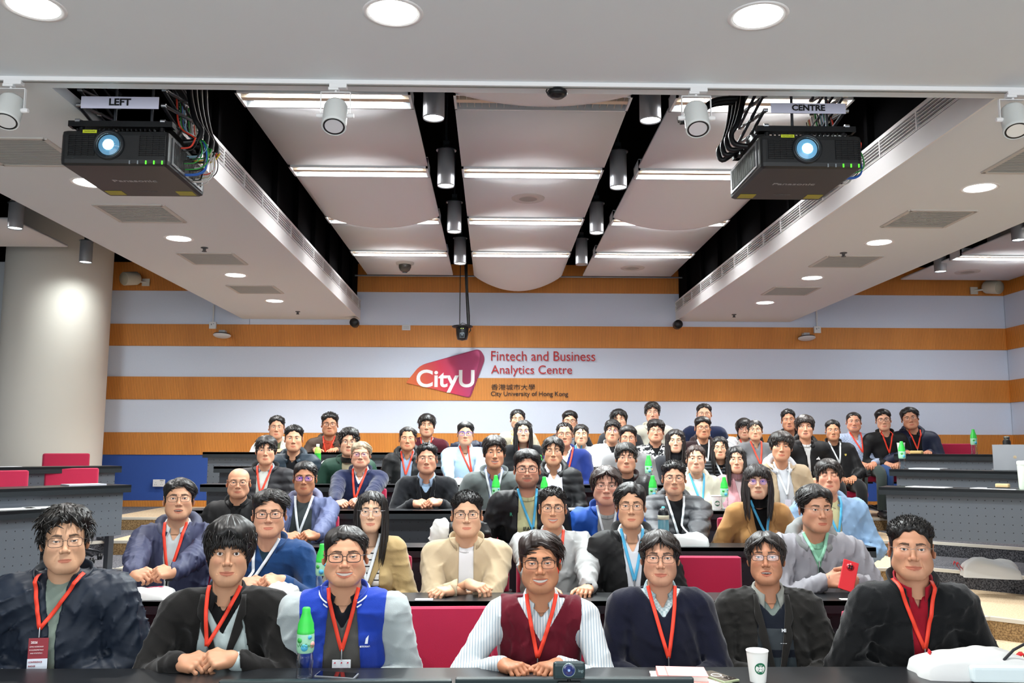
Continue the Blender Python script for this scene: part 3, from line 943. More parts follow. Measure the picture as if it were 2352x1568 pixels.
            hs = {'crew': (-.018, .004), 'mock': (-.015, .030), 'turtle': (-.015, .055)}[kind]
            dip = {'crew': .030, 'mock': .012, 'turtle': .006}[kind]; wd = o.get('w', 0.0)
            for q in (0, .33, .66, 1):
                rows.append([ring(2*PI*i/n, nr+.006+wd+.010*(1-q)+.006*(1+math.cos(2*PI*i/n))/2, hs[0]+(hs[1]-hs[0])*q-(dip+wd)*((1+math.cos(2*PI*i/n))/2)**1.5) for i in range(n+1)])
            keep(strip_mesh(rows, 'collar', mm, root, .006 if kind != 'crew' else .005))
        elif kind == 'hood':
            n = 22; B = MB(); gp = .50
            pts_, rr = [], []
            for i in range(n+1):
                p = gp+(2*PI-2*gp)*i/n; bk = (1-math.cos(p))/2
                pts_.append(ring(p, nr+.030+.030*bk, -.055+.065*bk)+Vector((0, 0, .004*math.sin(i*2.1)))); rr.append((.016+.030*bk)*o.get('sz', 1)*(1+.12*math.sin(i*1.7)))
            B.tube(pts_, rr, 10, flat=1.25); keep(B.build('hood', mm, root))
        elif kind == 'scarf':
            n = 24; B = MB()
            pts_ = [ring(2*PI*i/n, nr+.020, -.01-.02*(1+math.cos(2*PI*i/n))/2) for i in range(n+1)]
            B.tube(pts_, .026, 10, flat=1.2); 
            B.tube([ring(-.5, nr+.03, -.02), ring(-.45, nr+.06, -.08), ring(-.4, nr+.085, -.17), ring(-.4, nr+.09, -.27)], [.024, .03, .034, .036], 10, flat=.5)
            keep(B.build('scarf', mm, root))
    V = np.concatenate(allV); F = np.concatenate(allF)
    bvh = BVHTree.FromPolygons([tuple(map(float, x)) for x in V], [tuple(map(int, x)) for x in F])
    def hit(x, z, d0=0.004):
        r = bvh.ray_cast(Vector((x, -1.2, z)), Vector((0, 1, 0)))
        return (r[0].y-d0) if r[0] is not None else None
    ctx.hit = hit
    def xc(z):
        t = (Nz-z)/(Nz-Pz); return N.x+(P.x-N.x)*t
    ctx.xc = xc
    def drape(name, rows, m, d0=.005, th=.003):
        """rows: [(s, [x offsets])] down the chest"""
        R = []
        for (sd, xo) in rows:
            z = Nz-sd; R.append([(xc(z)+x, hit(xc(z)+x, z, d0), z) for x in xo])
        ys_ = [p[1] for r in R for p in r if p[1] is not None]
        if not ys_: return None
        for r in R:
            av = [p[1] for p in r if p[1] is not None]; df = min(av) if av else min(ys_)
            for i, p in enumerate(r): r[i] = (p[0], p[1] if p[1] is not None else df, p[2])
        return strip_mesh(R, name, m, root, th)
    ctx.drape = drape
    if lapel:
        lc, Lv, w0 = lapel[0], lapel[1], lapel[2]
        mm = cloth_mat(lc, jf); wd = lapel[3] if len(lapel) > 3 else .05
        for sg in (-1, 1):
            rows = []; n = 12
            for i in range(n+1):
                sd = -.02+(Lv+.02)*i/n; q = max(sd, 0)/Lv
                xi = w0*(1-q)-.004; ww = wd*math.sin(min(1, (q+.12)*1.35)*PI*.62)*(1-q*.72)
                if .26 < q < .36: ww *= .72
                xo = xi+max(ww, .004)
                rows.append((sd, [sg*(xi+(xo-xi)*k/3) for k in range(4)] if sg > 0 else [sg*(xo-(xo-xi)*k/3) for k in range(4)]))
            lo_ = drape('lapel', rows, mm, .009, .006)
            if lo_: keep(lo_)
        V = np.concatenate(allV); F = np.concatenate(allF)
        bvh = BVHTree.FromPolygons([tuple(map(float, x)) for x in V], [tuple(map(int, x)) for x in F])
    if zipc:
        rows = [(sd, [-.0035, .0035]) for sd in np.linspace(zipc[1], zipc[2], 10)]
        drape('zip', rows, mat(zipc[0], .5), .004, .002)
    if icol:   # buttons
        for sd in icol[1]:
            z = Nz-sd; y = hit(xc(z)+icol[3] if len(icol) > 3 else xc(z), z, .003)
            if y is None: continue
            B = MB(); B.lathe([(0, 0), (icol[2], 0), (icol[2], .003), (0, .004)], (xc(z)+(icol[3] if len(icol) > 3 else 0), y, z), 12, rot=Matrix.Rotation(PI/2, 3, 'X'))
            B.build('button', mat(icol[0], .4), root)
    if lany:
        lc = LANY[lany]; 
        mp = lanm if lanm else (0.0, .30)
        mx, mz = xc(Nz-mp[1])+mp[0], Nz-mp[1]
        mt = mat(lc, .55, bump=0)
        lr = empty('lanyard'); lr.parent = root
        for sg in (0, 1):
            rows = []; n = 26; x0 = lanx[sg]
            ylast = None; cen = []
            for i in range(n+1):
                t = i/n; x = N.x+x0*s+(mx-N.x-x0*s)*(t**1.15); z = Nz+.050*s+(mz-Nz-.050*s)*t
                yy = [hit(x+k, z) for k in (-.011, 0, .011)]; yy = [q for q in yy if q is not None]
                y = min(yy) if yy else (ylast if ylast is not None else N.y-.05)
                ylast = y; cen.append(Vector((x, y-.002, z)))
            for _ in range(2):
                cen = [cen[0]]+[Vector((cen[i].x, min((cen[i-1].y+cen[i].y*2+cen[i+1].y)/4, cen[i].y), cen[i].z)) for i in range(1, n)]+[cen[-1]]
            tg = (cen[-1]-cen[0]); pe = Vector((tg.z, 0, -tg.x)).normalized()*.0082
            strip_mesh([[c-pe for c in cen], [c for c in cen], [c+pe for c in cen]], 'strap', mt, lr, .0012, smooth=False)
        y = hit(mx, mz-.02, .008) or N.y-.1
        B = MB(); B.tube([(mx, y, mz+.006), (mx, y-.002, mz-.012), (mx, y-.002, mz-.034)], .0032, 8)
        B.build('clip', mat('#b9bcc0', .3, .9), lr)
        if badge:
            bw, bh = .078, .125
            if badge == 'small': bw, bh = .05, .095
            bz = mz-.036-bh/2
            ya = min([q for q in (hit(mx+dx, bz+dz, .010) for dx in (-bw/2, 0, bw/2) for dz in (-bh/2, 0, bh/2)) if q is not None] or [y])
            bm = MB(); bm.box((mx, ya, bz), (bw, .002, bh), bev=.0009)
            bd = bm.build('badge', mat({'red': '#8f2a35', 'white': '#e8eef4', 'small': '#d9d5e4'}[badge], .35), lr)
            if badge == 'red':
                q = MB(); q.box((mx, ya-.0016, bz-bh*.33), (bw, .001, bh*.33)); q.build('badge_foot', mat('#dfe8f4', .35), bd)
                text_mesh('badge_text', '2026', .013, mat('#f0e4e6', .5), bd, facing((mx-.016, ya-.0022, bz+bh*.36)), bold=.02)
                for j, tx in enumerate(('CITYU WORKSHOP', 'IN ECONOMETRICS', 'AND STATISTICS')):
                    text_mesh('badge_text', tx, .0062, mat('#f0e4e6', .5), bd, facing((mx-.006, ya-.0022, bz+bh*.22-j*.013)))
                for j, tx in enumerate(('CONFERENCE', 'BADGE')):
                    text_mesh('badge_text', tx, .0085, mat('#8f2a35', .5), bd, facing((mx-(.008 if j == 0 else .02), ya-.0026, bz-bh*.27-j*.016)), bold=.02)
            elif badge == 'white':
                for k, xx in enumerate((-.028, 0, .026)):
                    q = MB(); q.plate([(mx+xx-.004, ya-.002, bz+bh*.38), (mx+xx+.004, ya-.002, bz+bh*.38), (mx+xx+.003, ya-.002, bz+bh*.43), (mx+xx-.001, ya-.002, bz+bh*.42)], .0006, (0, -1, 0)); q.build('badge_emblem', mat('#c02040', .5), bd)
                for j in range(2): text_mesh('badge_text', ('CITYU WORKSHOP', 'IN ECONOMETRICS')[j], .0055, mat('#8a6078', .5), bd, facing((mx+.006, ya-.0018, bz+bh*.22-j*.010)))
                q = MB(); q.box((mx, ya-.0014, bz-bh*.16), (.044, .0008, .0035)); q.build('badge_line', mat('#b04068', .5), bd)
    if glasses:
        gl = glasses if isinstance(glasses, dict) else {'c': glasses}
        c = gl.get('c', '#1b1b1d'); rr = gl.get('r', .0011); rd_ = gl.get('round', 0); hw_, hv_ = (.0245, .0205) if rd_ else (.0258, gl.get('h', .0175))
        gr = empty('glasses'); gr.parent = root
        B = MB(); lens = MB(); yy = -.1065
        ex = .0335
        for sg in (-1, 1):
            pts_ = []
            for i in range(25):
                t = 2*PI*i/24; ct, st_ = math.cos(t), math.sin(t); k = 1.0 if rd_ else .55
                px_ = math.copysign(abs(ct)**k, ct)*hw_; pz_ = math.copysign(abs(st_)**k, st_)*hv_*(1 if st_ > 0 else 1.0)
                xx = sg*ex+px_; pts_.append(tr((xx*wx, yy+6*max(abs(xx)-.03, 0)**2*2, pz_-.003)))
            if gl.get('rim', 1): B.tube(pts_, rr*s, 5, cap=False)
            else: B.tube([p for p in pts_[0:13]], .0006*s, 4)
            if gl.get('top'): B.tube([p for p in pts_[0:13]], rr*2.0*s, 6)
            cc = tr((sg*ex*wx, yy, -.003))
            lens.add([cc]+pts_[:-1], [(0, i+1, (i+1) % 24+1) for i in range(24)], True)
            B.tube([tr((sg*(ex+hw_)*wx, yy+.003, .006)), tr((sg*.072*wx, -.090, .006)), tr((sg*.0815*wx, -.055, .006)), tr((sg*.085*wx, -.0, .004))], max(rr, .0010)*s, 5)
        B.tube([tr((-.010, yy-.001, .001)), tr((0, yy-.003, .004)), tr((.010, yy-.001, .001))], max(rr, .0009)*s, 5)
        B.build('frame', mat(c, .3, .6 if gl.get('metal') else 0.0), gr)
        lens.build('lens', lens_mat(gl.get('tint', '#ffffff'), gl.get('gl', .02)), gr)
    if legs:
        leg_parts(root, trous, seat)
    ctx.Nz = Nz; ctx.tr = tr; ctx.T = T; ctx.H = H; ctx.pel = pel; ctx.by = by; ctx.WL = WL; ctx.WR = WR; ctx.s = s; ctx.O = O
    if extra: extra(ctx)
    if chair: CHAIRS.append((Vector((pel.x, pel.y+.02, H)), by+rnd.uniform(-.08, .08), label))
    return ctx
CHAIRS = []
LEGM = {}
def leg_parts(root, col, seat):
    if 'm' not in LEGM:
        B = MB()
        for sg in (-1, 1):
            B.tube([(sg*.07, .06, seat+.06), (sg*.085, -.06, seat+.075), (sg*.10, -.24, seat+.075), (sg*.105, -.37, seat+.062), (sg*.105, -.415, seat+.02), (sg*.105, -.41, seat-.10), (sg*.105, -.39, .24), (sg*.105, -.38, .10)],
                   [.075, .088, .078, .064, .060, .056, .052, .050], 14)
        B.lathe([(.02, seat-.02), (.13, seat+.0), (.165, seat+.06), (.15, seat+.14)], (0, .03, 0), 20)
        o = B.build('trousers', mat('#23262e', .85), None); LEGM['m'] = o.data; bpy.data.objects.remove(o)
        S = MB()
        S.tube([(.0, .055, .05), (.0, .01, .055), (.0, -.07, .048), (.0, -.14, .034), (.0, -.185, .028)], [.036, .045, .046, .042, .026], 12, flat=.8)
        o = S.build('shoe', mat('#17181a', .5), None); LEGM['s'] = o.data; bpy.data.objects.remove(o)
    o = bpy.data.objects.new('trousers', LEGM['m'].copy()); COL.objects.link(o); o.parent = root
    o.data.materials[0] = cloth_mat(col, 'knit')
    for sg in (-1, 1):
        o = bpy.data.objects.new('shoe', LEGM['s']); COL.objects.link(o); o.parent = root; o.location = (sg*.105, -.38, 0)
def hair_mat(c):
    k = ('hair', c)
    if k in MATS: return MATS[k]
    m = mat(c, .42, spec=.45, name='hair_'+c.strip('#'))
    MATS[k] = m
    return m
def cloth_mat(col, fab='knit', pat=None):
    k = ('cloth', col, fab, pat)
    if k in MATS: return MATS[k]
    rough, bump, sc, spec, sheen = {'knit': (.9, .25, 420, .15, .15), 'fleece': (.95, .35, 300, .1, .25), 'nylon': (.50, .12, 60, .3, 0), 'shell': (.62, .12, 40, .3, 0), 'wool': (.92, .3, 350, .12, .2), 'leather': (.35, .2, 120, .5, 0)}[fab]
    m = bpy.data.materials.new('cloth_'+fab); m.use_nodes = True
    nt = m.node_tree; b = nt.nodes['Principled BSDF']; c = tuple(q*.80 for q in hexc(col))
    b.inputs['Base Color'].default_value = (*c, 1); b.inputs['Roughness'].default_value = rough; b.inputs['Specular IOR Level'].default_value = spec
    b.inputs['Sheen Weight'].default_value = sheen
    tc = nt.nodes.new('ShaderNodeTexCoord')
    n = nt.nodes.new('ShaderNodeTexNoise'); n.inputs['Scale'].default_value = sc; n.inputs['Detail'].default_value = 2
    nt.links.new(tc.outputs['Object'], n.inputs['Vector'])
    bp = nt.nodes.new('ShaderNodeBump'); bp.inputs['Strength'].default_value = bump; bp.inputs['Distance'].default_value = .003
    nt.links.new(n.outputs['Fac'], bp.inputs['Height']); nt.links.new(bp.outputs['Normal'], b.inputs['Normal'])
    if pat:
        kind, c2, scale, duty = pat[:4]
        wv = nt.nodes.new('ShaderNodeTexWave' if kind in ('vert', 'horz', 'rib') else 'ShaderNodeTexChecker' if kind == 'check' else 'ShaderNodeTexNoise')
        if kind in ('vert', 'horz', 'rib'):
            wv.wave_type = 'BANDS'; wv.bands_direction = 'X' if kind != 'horz' else 'Z'; wv.inputs['Scale'].default_value = scale; wv.inputs['Distortion'].default_value = .6
        else: wv.inputs['Scale'].default_value = scale
        nt.links.new(tc.outputs['Object'], wv.inputs['Vector'])
        r = nt.nodes.new('ShaderNodeValToRGB'); r.color_ramp.interpolation = 'CONSTANT' if kind != 'rib' else 'LINEAR'
        r.color_ramp.elements[0].color = (*[q*.80 for q in hexc(c2)], 1); r.color_ramp.elements[1].position = duty; r.color_ramp.elements[1].color = (*c, 1)
        nt.links.new(wv.outputs['Fac'], r.inputs['Fac']); nt.links.new(r.outputs['Color'], b.inputs['Base Color'])
    MATS[k] = m
    return m
HS = {
 'short': dict(zf=.060, top=.018, side=.006, tufts=420, comb='side', cs=.8, len=.022, lift=.25, fall=.8, tz=.05),
 'crop': dict(zf=.062, top=.015, side=.004, tufts=900, comb='up', len=.011, lift=.3, fall=.4, tz=.045, lw=.62),
 'quiff': dict(zf=.062, top=.026, side=.007, tufts=420, comb='up', len=.020, lift=.4, fall=.6, tz=.05),
 'sidepart': dict(zf=.058, top=.026, side=.010, tufts=300, comb='side', len=.050, part=-.03, tz=.03),
 'fringe': dict(zf=.050, top=.027, side=.013, tufts=320, comb='down', len=.045, bangs=.060, tz=-.01, ys=-.042, overear=1, sb=.03),
 'mop': dict(zf=.045, top=.036, side=.020, tufts=380, comb='down', len=.050, bangs=.078, nb=80, tz=-.02, ys=-.046, overear=1, sb=.035),
 'messy': dict(zf=.056, top=.032, side=.014, tufts=420, comb='messy', len=.034, lift=.6, fall=.6, tz=.0, rough=2.0),
 'curly': dict(zf=.052, top=.034, side=.010, tufts=520, comb='messy', len=.026, lift=.9, fall=1.4, tz=.02, rough=2.5),
 'thin': dict(zf=.070, recede=.016, top=.012, side=.007, tufts=160, comb='side', len=.04, tz=.03),
 'bald': dict(zf=.30, top=.0, side=.0015, ys=-.01, sb=.0, zb=-.05, tufts=0),
 'curtain': dict(zf=.060, top=.022, side=.018, tufts=300, comb='down', len=.055, bangs=.075, bpart=.75, tz=-.02, ys=-.044, overear=1, sb=.04),
 'long': dict(zf=.060, top=.016, side=.012, tufts=120, comb='down', len=.05, long=.30, part=.0, ys=-.040, overear=1, tz=.03),
 'bun': dict(zf=.058, top=.012, side=.008, tufts=140, comb='down', len=.04, part=.0, ys=-.036, overear=1, tail=.2, zb=-.05),
}
# ================================================================ ROOM
DK = {k: 4.5+1.08*(k-2) for k in range(2, 9)}; DK[1] = 3.49
TK = {1: .691, 2: .833, 3: .978, 4: 1.129, 5: 1.276, 6: 1.410, 7: 1.546}
HK = {k: TK[k]-.74 for k in TK}
WY = 12.0; WXR = 7.18; ZB = 3.36; ZP = 3.90
def struct(name, B, m): return tag(B.build(name, m), kind='structure')
def nodes_mat(name, fn):
    m = bpy.data.materials.new(name); m.use_nodes = True; nt = m.node_tree; fn(nt, nt.nodes['Principled BSDF']); return m
def _wood(nt, b):
    L = nt.links; tc = nt.nodes.new('ShaderNodeTexCoord')
    wv = nt.nodes.new('ShaderNodeTexWave'); wv.wave_type = 'BANDS'; wv.bands_direction = 'DIAGONAL'; wv.inputs['Scale'].default_value = 30.0; wv.inputs['Distortion'].default_value = 0.0
    mp = nt.nodes.new('ShaderNodeMapping'); mp.inputs['Scale'].default_value = (1, 1, 0)
    L.new(tc.outputs['Object'], mp.inputs['Vector']); L.new(mp.outputs[0], wv.inputs['Vector'])
    r = nt.nodes.new('ShaderNodeValToRGB'); r.color_ramp.elements[0].position = .05; r.color_ramp.elements[1].position = .35
    r.color_ramp.elements[0].color = (*hexc('#a8652a'), 1); r.color_ramp.elements[1].color = (*hexc('#e6963f'), 1)
    L.new(wv.outputs['Fac'], r.inputs['Fac'])
    n = nt.nodes.new('ShaderNodeTexNoise'); n.inputs['Scale'].default_value = 1.0; n.inputs['Detail'].default_value = 4
    m2 = nt.nodes.new('ShaderNodeMapping'); m2.inputs['Scale'].default_value = (3.0, 3.0, .35); L.new(tc.outputs['Object'], m2.inputs['Vector']); L.new(m2.outputs[0], n.inputs['Vector'])
    r2 = nt.nodes.new('ShaderNodeValToRGB'); r2.color_ramp.elements[0].position = .35; r2.color_ramp.elements[1].position = .65
    r2.color_ramp.elements[0].color = (.86, .82, .78, 1); r2.color_ramp.elements[1].color = (1, 1, 1, 1)
    L.new(n.outputs['Fac'], r2.inputs['Fac'])
    mx = nt.nodes.new('ShaderNodeMix'); mx.data_type = 'RGBA'; mx.blend_type = 'MULTIPLY'; mx.inputs[0].default_value = 1
    L.new(r.outputs[0], mx.inputs[6]); L.new(r2.outputs[0], mx.inputs[7]); L.new(mx.outputs[2], b.inputs['Base Color'])
    bp = nt.nodes.new('ShaderNodeBump'); bp.inputs['Strength'].default_value = .4; bp.inputs['Distance'].default_value = .004
    L.new(wv.outputs['Fac'], bp.inputs['Height']); L.new(bp.outputs['Normal'], b.inputs['Normal']); b.inputs['Roughness'].default_value = .5
M_WOOD = nodes_mat('ribbed_timber', _wood)
M_FAB = mat('#e0e9fb', .9, name='grey_wall_fabric', bump=.25, bscale=260, vary=.05)
M_BLUE = mat('#3557a6', .9, name='blue_wall_fabric', bump=.25, bscale=260, vary=.06)
M_PLASTER = mat('#e6ecef', .85, name='painted_ceiling', bump=.05, bscale=60)
M_PANEL = mat('#f2f4f6', .8, name='ceiling_panel', bump=.04, bscale=80)
M_BLACK = mat('#040405', .95, name='black_plenum', spec=.05)
M_BLKM = mat('#101215', .45, .3, name='black_metal')
M_WHITE = mat('#f2f2f2', .5, name='white_paint')
M_COL = mat('#f1ebdf', .8, name='column_paint', bump=.05, bscale=90)
M_TUBE = mat('#ffffff', .5, emit=38.0, name='fluorescent_tube')
M_TRIM = mat('#c9c4b8', .4, name='aluminium_nosing')
def zw(y, Y=WY): return atY(1176, y, Y).z
zs = [zw(595), zw(672), zw(748), zw(798), zw(868), zw(920), zw(995), zw(1046), zw(1150), .70]
kinds = [M_WOOD, M_FAB, M_WOOD, M_FAB, M_WOOD, M_FAB, M_WOOD, M_BLUE, M_WOOD]
B = MB()
B.m = 3; B.box((-.1, WY+.20, 2.2), (15.4, .30, 5.6))
for i, k in enumerate(kinds):
    z0, z1 = zs[i+1], zs[i]
    B.m = {id(M_WOOD): 0, id(M_FAB): 1, id(M_BLUE): 2}[id(k)]
    t = .05 if k is M_WOOD else .038
    # the panels come in long lengths with a fine joint
    cuts = [-6.6, -3.38, WXR+.02] if k is M_FAB and i == 1 else [-6.6, WXR+.02]
    for a, b_ in zip(cuts[:-1], cuts[1:]):
        B.box(((a+b_)/2, WY+.05-t/2, (z0+z1)/2), (b_-a-.006, t, z1-z0-.002))
struct('wall_back', B, [M_WOOD, M_FAB, M_BLUE, M_PLASTER])
B = MB()
B.m = 3; B.box((WXR+.20, 6.0, 2.2), (.30, 12.4, 5.6))
for i, k in enumerate(kinds):
    z0, z1 = zs[i+1], zs[i]; B.m = {id(M_WOOD): 0, id(M_FAB): 1, id(M_BLUE): 2}[id(k)]
    t = .05 if k is M_WOOD else .038
    B.box((WXR+.05-t/2, 6.0, (z0+z1)/2), (t, 12.0, z1-z0-.002))
struct('wall_right', B, [M_WOOD, M_FAB, M_BLUE, M_PLASTER])
B = MB(); B.m = 0; B.box((-7.45, 6.0, 2.2), (.3, 12.4, 5.6)); struct('wall_left', B, mat('#a9afb6', .85, name='grey_side_wall'))
# round column on the left with its flat flank
cc = atY(120, 900, 11.25)
B = MB()
B.lathe([(.625, .0), (.625, 4.7)], (cc.x, 11.25, 0), 64)
B.box((-5.62, 11.60, 2.3), (.66, .76, 4.7))
o = struct('pillar_left', B, M_COL)
# ---- tiered floor
def _carpet(c1, c2):
    def f(nt, b):
        L = nt.links; tc = nt.nodes.new('ShaderNodeTexCoord'); n = nt.nodes.new('ShaderNodeTexNoise'); n.inputs['Scale'].default_value = 90; n.inputs['Detail'].default_value = 5
        L.new(tc.outputs['Object'], n.inputs['Vector']); r = nt.nodes.new('ShaderNodeValToRGB')
        r.color_ramp.elements[0].position = .38; r.color_ramp.elements[1].position = .62
        r.color_ramp.elements[0].color = (*hexc(c1), 1); r.color_ramp.elements[1].color = (*hexc(c2), 1)
        L.new(n.outputs['Fac'], r.inputs['Fac']); L.new(r.outputs[0], b.inputs['Base Color']); b.inputs['Roughness'].default_value = .95
        b.inputs['Specular IOR Level'].default_value = .1
        bp = nt.nodes.new('ShaderNodeBump'); bp.inputs['Strength'].default_value = .3; bp.inputs['Distance'].default_value = .004
        L.new(n.outputs['Fac'], bp.inputs['Height']); L.new(bp.outputs['Normal'], b.inputs['Normal'])
    return f
M_BEIGE = nodes_mat('beige_carpet', _carpet('#c3a98a', '#dcc7a8'))
M_BROWN = nodes_mat('speckled_riser_carpet', _carpet('#6e583f', '#a3875f'))
M_DARK = nodes_mat('charcoal_carpet', _carpet('#4a4b50', '#7d7d82'))
M_DARK2 = nodes_mat('dark_riser_carpet', _carpet('#26272b', '#5c5c60'))
XA = {k: (-3.45 if k > 5 else -3.3, 0) for k in range(1, 9)}
noseY = {2: 4.25, 3: 5.4, 4: 6.44, 5: 7.92, 6: 8.93, 7: 10.12}
noseC = {k: DK[k]+.02 for k in range(2, 8)}
cl = {1: -3.0, 2: -1.95, 3: -2.05, 4: -2.30, 5: -2.55, 6: -2.78, 7: -3.25}
cr = {1: 3.4, 2: 1.98, 3: 2.42, 4: 2.6, 5: 2.75, 6: 2.95, 7: 3.25}
sideL = {2: -2.35, 3: -2.65, 4: -2.95, 5: -3.32, 6: -3.85, 7: -4.40}
sideR = {2: 3.0, 3: 3.3, 4: 3.6, 5: 3.93, 6: 4.37, 7: 4.95}
def tier_line(k):
    """front edge of tier k from far left to far right; the outer blocks turn towards the stage"""
    y, c = noseY[k], noseC[k]
    yl, yr = y, y
    xl, xr = sideL[k], sideR[k]
    pts = []
    sl = .95
    pts.append((-7.3, yl-(xl+7.3)*sl))
    pts += [(xl, yl), (cl[k]-.12, yl), (cl[k]-.12, c), (cr[k]+.12, c), (cr[k]+.12, yr), (xr, yr)]
    pts.append((7.05, yr-(7.05-xr)*sl))
    return pts
for k in range(1, 8):
    z1, z0 = HK[k], HK[k]-.16
    if k == 1:
        B = MB(); B.box((0, 4.6, z1-.05), (14.6, 16.0, .10)); 
        struct('floor', B, M_BEIGE); continue
    ln = tier_line(k); n = len(ln)
    B = MB()
    top = [(x, y, z1) for x, y in ln]; bot = [(x, y, z0) for x, y in ln]
    segm = [1, 0, 0, 0, 0, 0, 1]          # 1 = dark outer blocks
    for i in range(n-1):
        dark = segm[i] and (k >= 5 or ln[i][0] < 0 and k >= 3)
        B.m = 3 if dark else 2
        B.add([bot[i], bot[i+1], top[i+1], top[i]], [(0, 1, 2, 3)])
        B.m = 1 if dark else 0
        back = WY+.04
        B.add([top[i], top[i+1], (ln[i+1][0], back, z1), (ln[i][0], back, z1)], [(0, 1, 2, 3)])
    o = struct('floor', B, [M_BEIGE, M_DARK, M_BROWN, M_DARK2])
    B = MB()
    for i in (0, 1, 5, 6):
        a, b_ = Vector((*ln[i], z1)), Vector((*ln[i+1], z1)); d = (b_-a).normalized(); nn = Vector((d.y, -d.x, 0))
        B.plate([a+nn*.004+Vector((0, 0, -.022)), b_+nn*.004+Vector((0, 0, -.022)), b_-nn*.045+Vector((0, 0, -.022)), a-nn*.045+Vector((0, 0, -.022))], .026)
    struct('trim_%d' % k, B, M_TRIM)
# pale stage floor in front of the first row
B = MB(); B.box((0, -1.6, HK[1]+.004), (14.6, 9.0, .012)); struct('floor_stage', B, mat('#8b9094', .6, name='stage_floor'))
# ---- ceiling: front soffit, two bulkheads, black void, white panels
B = MB()
def cbox(x0, x1, y0, y1, z0, z1): B.box(((x0+x1)/2, (y0+y1)/2, (z0+z1)/2), (x1-x0, y1-y0, z1-z0))
cbox(-7.4, 7.3, -4.5, 4.19, ZB, ZB+.40)
cbox(-3.47, -2.20, 4.19, WY, ZB, ZB+.06)
cbox(-2.20, -1.86, 5.0, WY, ZB, ZB+.06)
cbox(2.54, 4.14, 4.19, WY, ZB, ZB+.06)
cbox(-3.47, -3.43, 4.19, WY, ZB+.06, ZB+.42); cbox(4.10, 4.14, 4.19, WY, ZB+.06, ZB+.42)
struct('ceiling', B, M_PLASTER)
for sg, x0, y0 in ((-1, -1.86, 5.0), (1, 2.54, 4.19)):
    B = MB()
    for z0, z1, t in ((ZB, ZB+.130, .014), (ZB+.135, ZB+.142, .018), (ZB+.250, ZB+.275, .02)):
        B.box((x0-sg*.0, (y0+WY)/2, (z0+z1)/2), (t, WY-y0, z1-z0))
    struct('trim_8' if sg < 0 else 'trim_9', B, M_WHITE)
    # long linear air grille above the fascia
    t = empty('air_grille', (x0, (y0+WY)/2, ZB+.19))
    tag(t, 'long white linear air grille with fine blades on the %s' % ('bulkhead under the projector marked LEFT' if sg < 0 else 'bulkhead beside the projector marked CENTRE'), 'air grille')
    G = MB()
    for j in range(5):
        G.box((0, 0, -.044+j*.022), (.022, WY-y0, .0045))
    G.build('blade_set', M_WHITE, t)
    G = MB()
    yy = y0+.3
    while yy < WY: G.box((0, yy-(y0+WY)/2, 0), (.026, .014, .115)); yy += .50
    G.build('stiffener', M_WHITE, t)
    G = MB(); G.box((-sg*-.09, 0, 0), (.01, WY-y0, .11)); G.build('duct_back', M_BLACK, t)
B = MB()
B.box((0, 5.5, 5.05), (14.8, 14, .1))
for x in (-1.93, 2.61): cb = B.box((x, 8.1, 4.35), (.05, 7.8, 1.45))
for x in (-3.38, 4.06): B.box((x, 8.1, 4.40), (.05, 7.8, 1.25))
B.box((0, WY+.02, 4.60), (14, .06, .9))
B.box((0, 4.22, 4.4), (14, .05, 1.3))
# strut ribs and hangers in the void
for x in (-1.88, 2.56):
    for i in range(9): B.box((x, 4.9+i*.8, 4.3), (.05, .05, 1.3))
for x in (-.41, 1.04):
    B.box((x, 8, 4.75), (.25, 7.5, .12))
struct('ceiling_void', B, [M_BLACK])
B = MB()
B.tube([(-1.90, 11.74, ZP+.03), (2.58, 11.74, ZP+.03)], .011, 8)
tag(B.build('sprinkler_pipe', mat('#8d9298', .4, .5)), 'thin grey pipe crossing the black gaps at the back wall', 'pipe')
troughs = [5.60, 7.11, 8.67, 10.20]
cols = {'L': (-1.70, -.555), 'C': (-.275, .905), 'R': (1.19, 2.38)}
colname = {'L': 'LEFT projector column', 'C': 'middle column', 'R': 'CENTRE projector column'}
posname = ['nearest the front soffit', 'second from the soffit', 'third from the soffit', 'nearest the striped wall']
def ceiling_panel(x0, x1, y0, y1, sag, lab):
    nx, ny = (24, 24) if sag else (1, 1)
    V = []
    for j in range(ny+1):
        for i in range(nx+1):
            u, v = i/nx, j/ny
            dz = -sag*(math.sin(PI*u)**.8)*math.sin(v*PI*.62)**1.0 if sag else 0
            V.append((x0+(x1-x0)*u, y0+(y1-y0)*v, ZP+dz))
    n = len(V); V += [(x, y, z+.022) for x, y, z in V]
    F = []
    for j in range(ny):
        for i in range(nx):
            a = j*(nx+1)+i; F.append((a, a+nx+1, a+nx+2, a+1)); F.append((n+a, n+a+1, n+a+nx+2, n+a+nx+1))
    for i in range(nx):
        F.append((i, i+1, n+i+1, n+i)); a = ny*(nx+1)+i; F.append((a, n+a, n+a+1, a+1))
    for j in range(ny):
        a = j*(nx+1); F.append((a, n+a, n+a+nx+1, a+nx+1)); a += nx; F.append((a, a+nx+1, n+a+nx+1, n+a))
    o = npmesh('suspended_ceiling_board', V, np.array(F), M_PANEL, None, smooth=bool(sag))
    tag(o, lab, 'ceiling board', 'suspended white ceiling boards', 'thing')
    # hangers up to the void
    return o
for c, (x0, x1) in cols.items():
    ys_ = [4.30]+troughs; ends = [t-.135 for t in troughs]+[11.52]
    sts = [4.30]+[t+.135 for t in troughs]
    for i, (a, b_) in enumerate(zip(sts, ends)):
        sag = {('L', 2): .135, ('R', 2): .135, ('C', 4): .23, ('C', 0): .10}.get((c, i), 0)
        nm = ['cut off by the front soffit', 'after the first light trough', 'after the second light trough', 'after the third light trough', 'ending at the striped wall'][i]
        ceiling_panel(x0, x1, a, b_, sag, '%s white ceiling board, %s, %s' % ('sagging' if sag else 'flat', colname[c], nm))
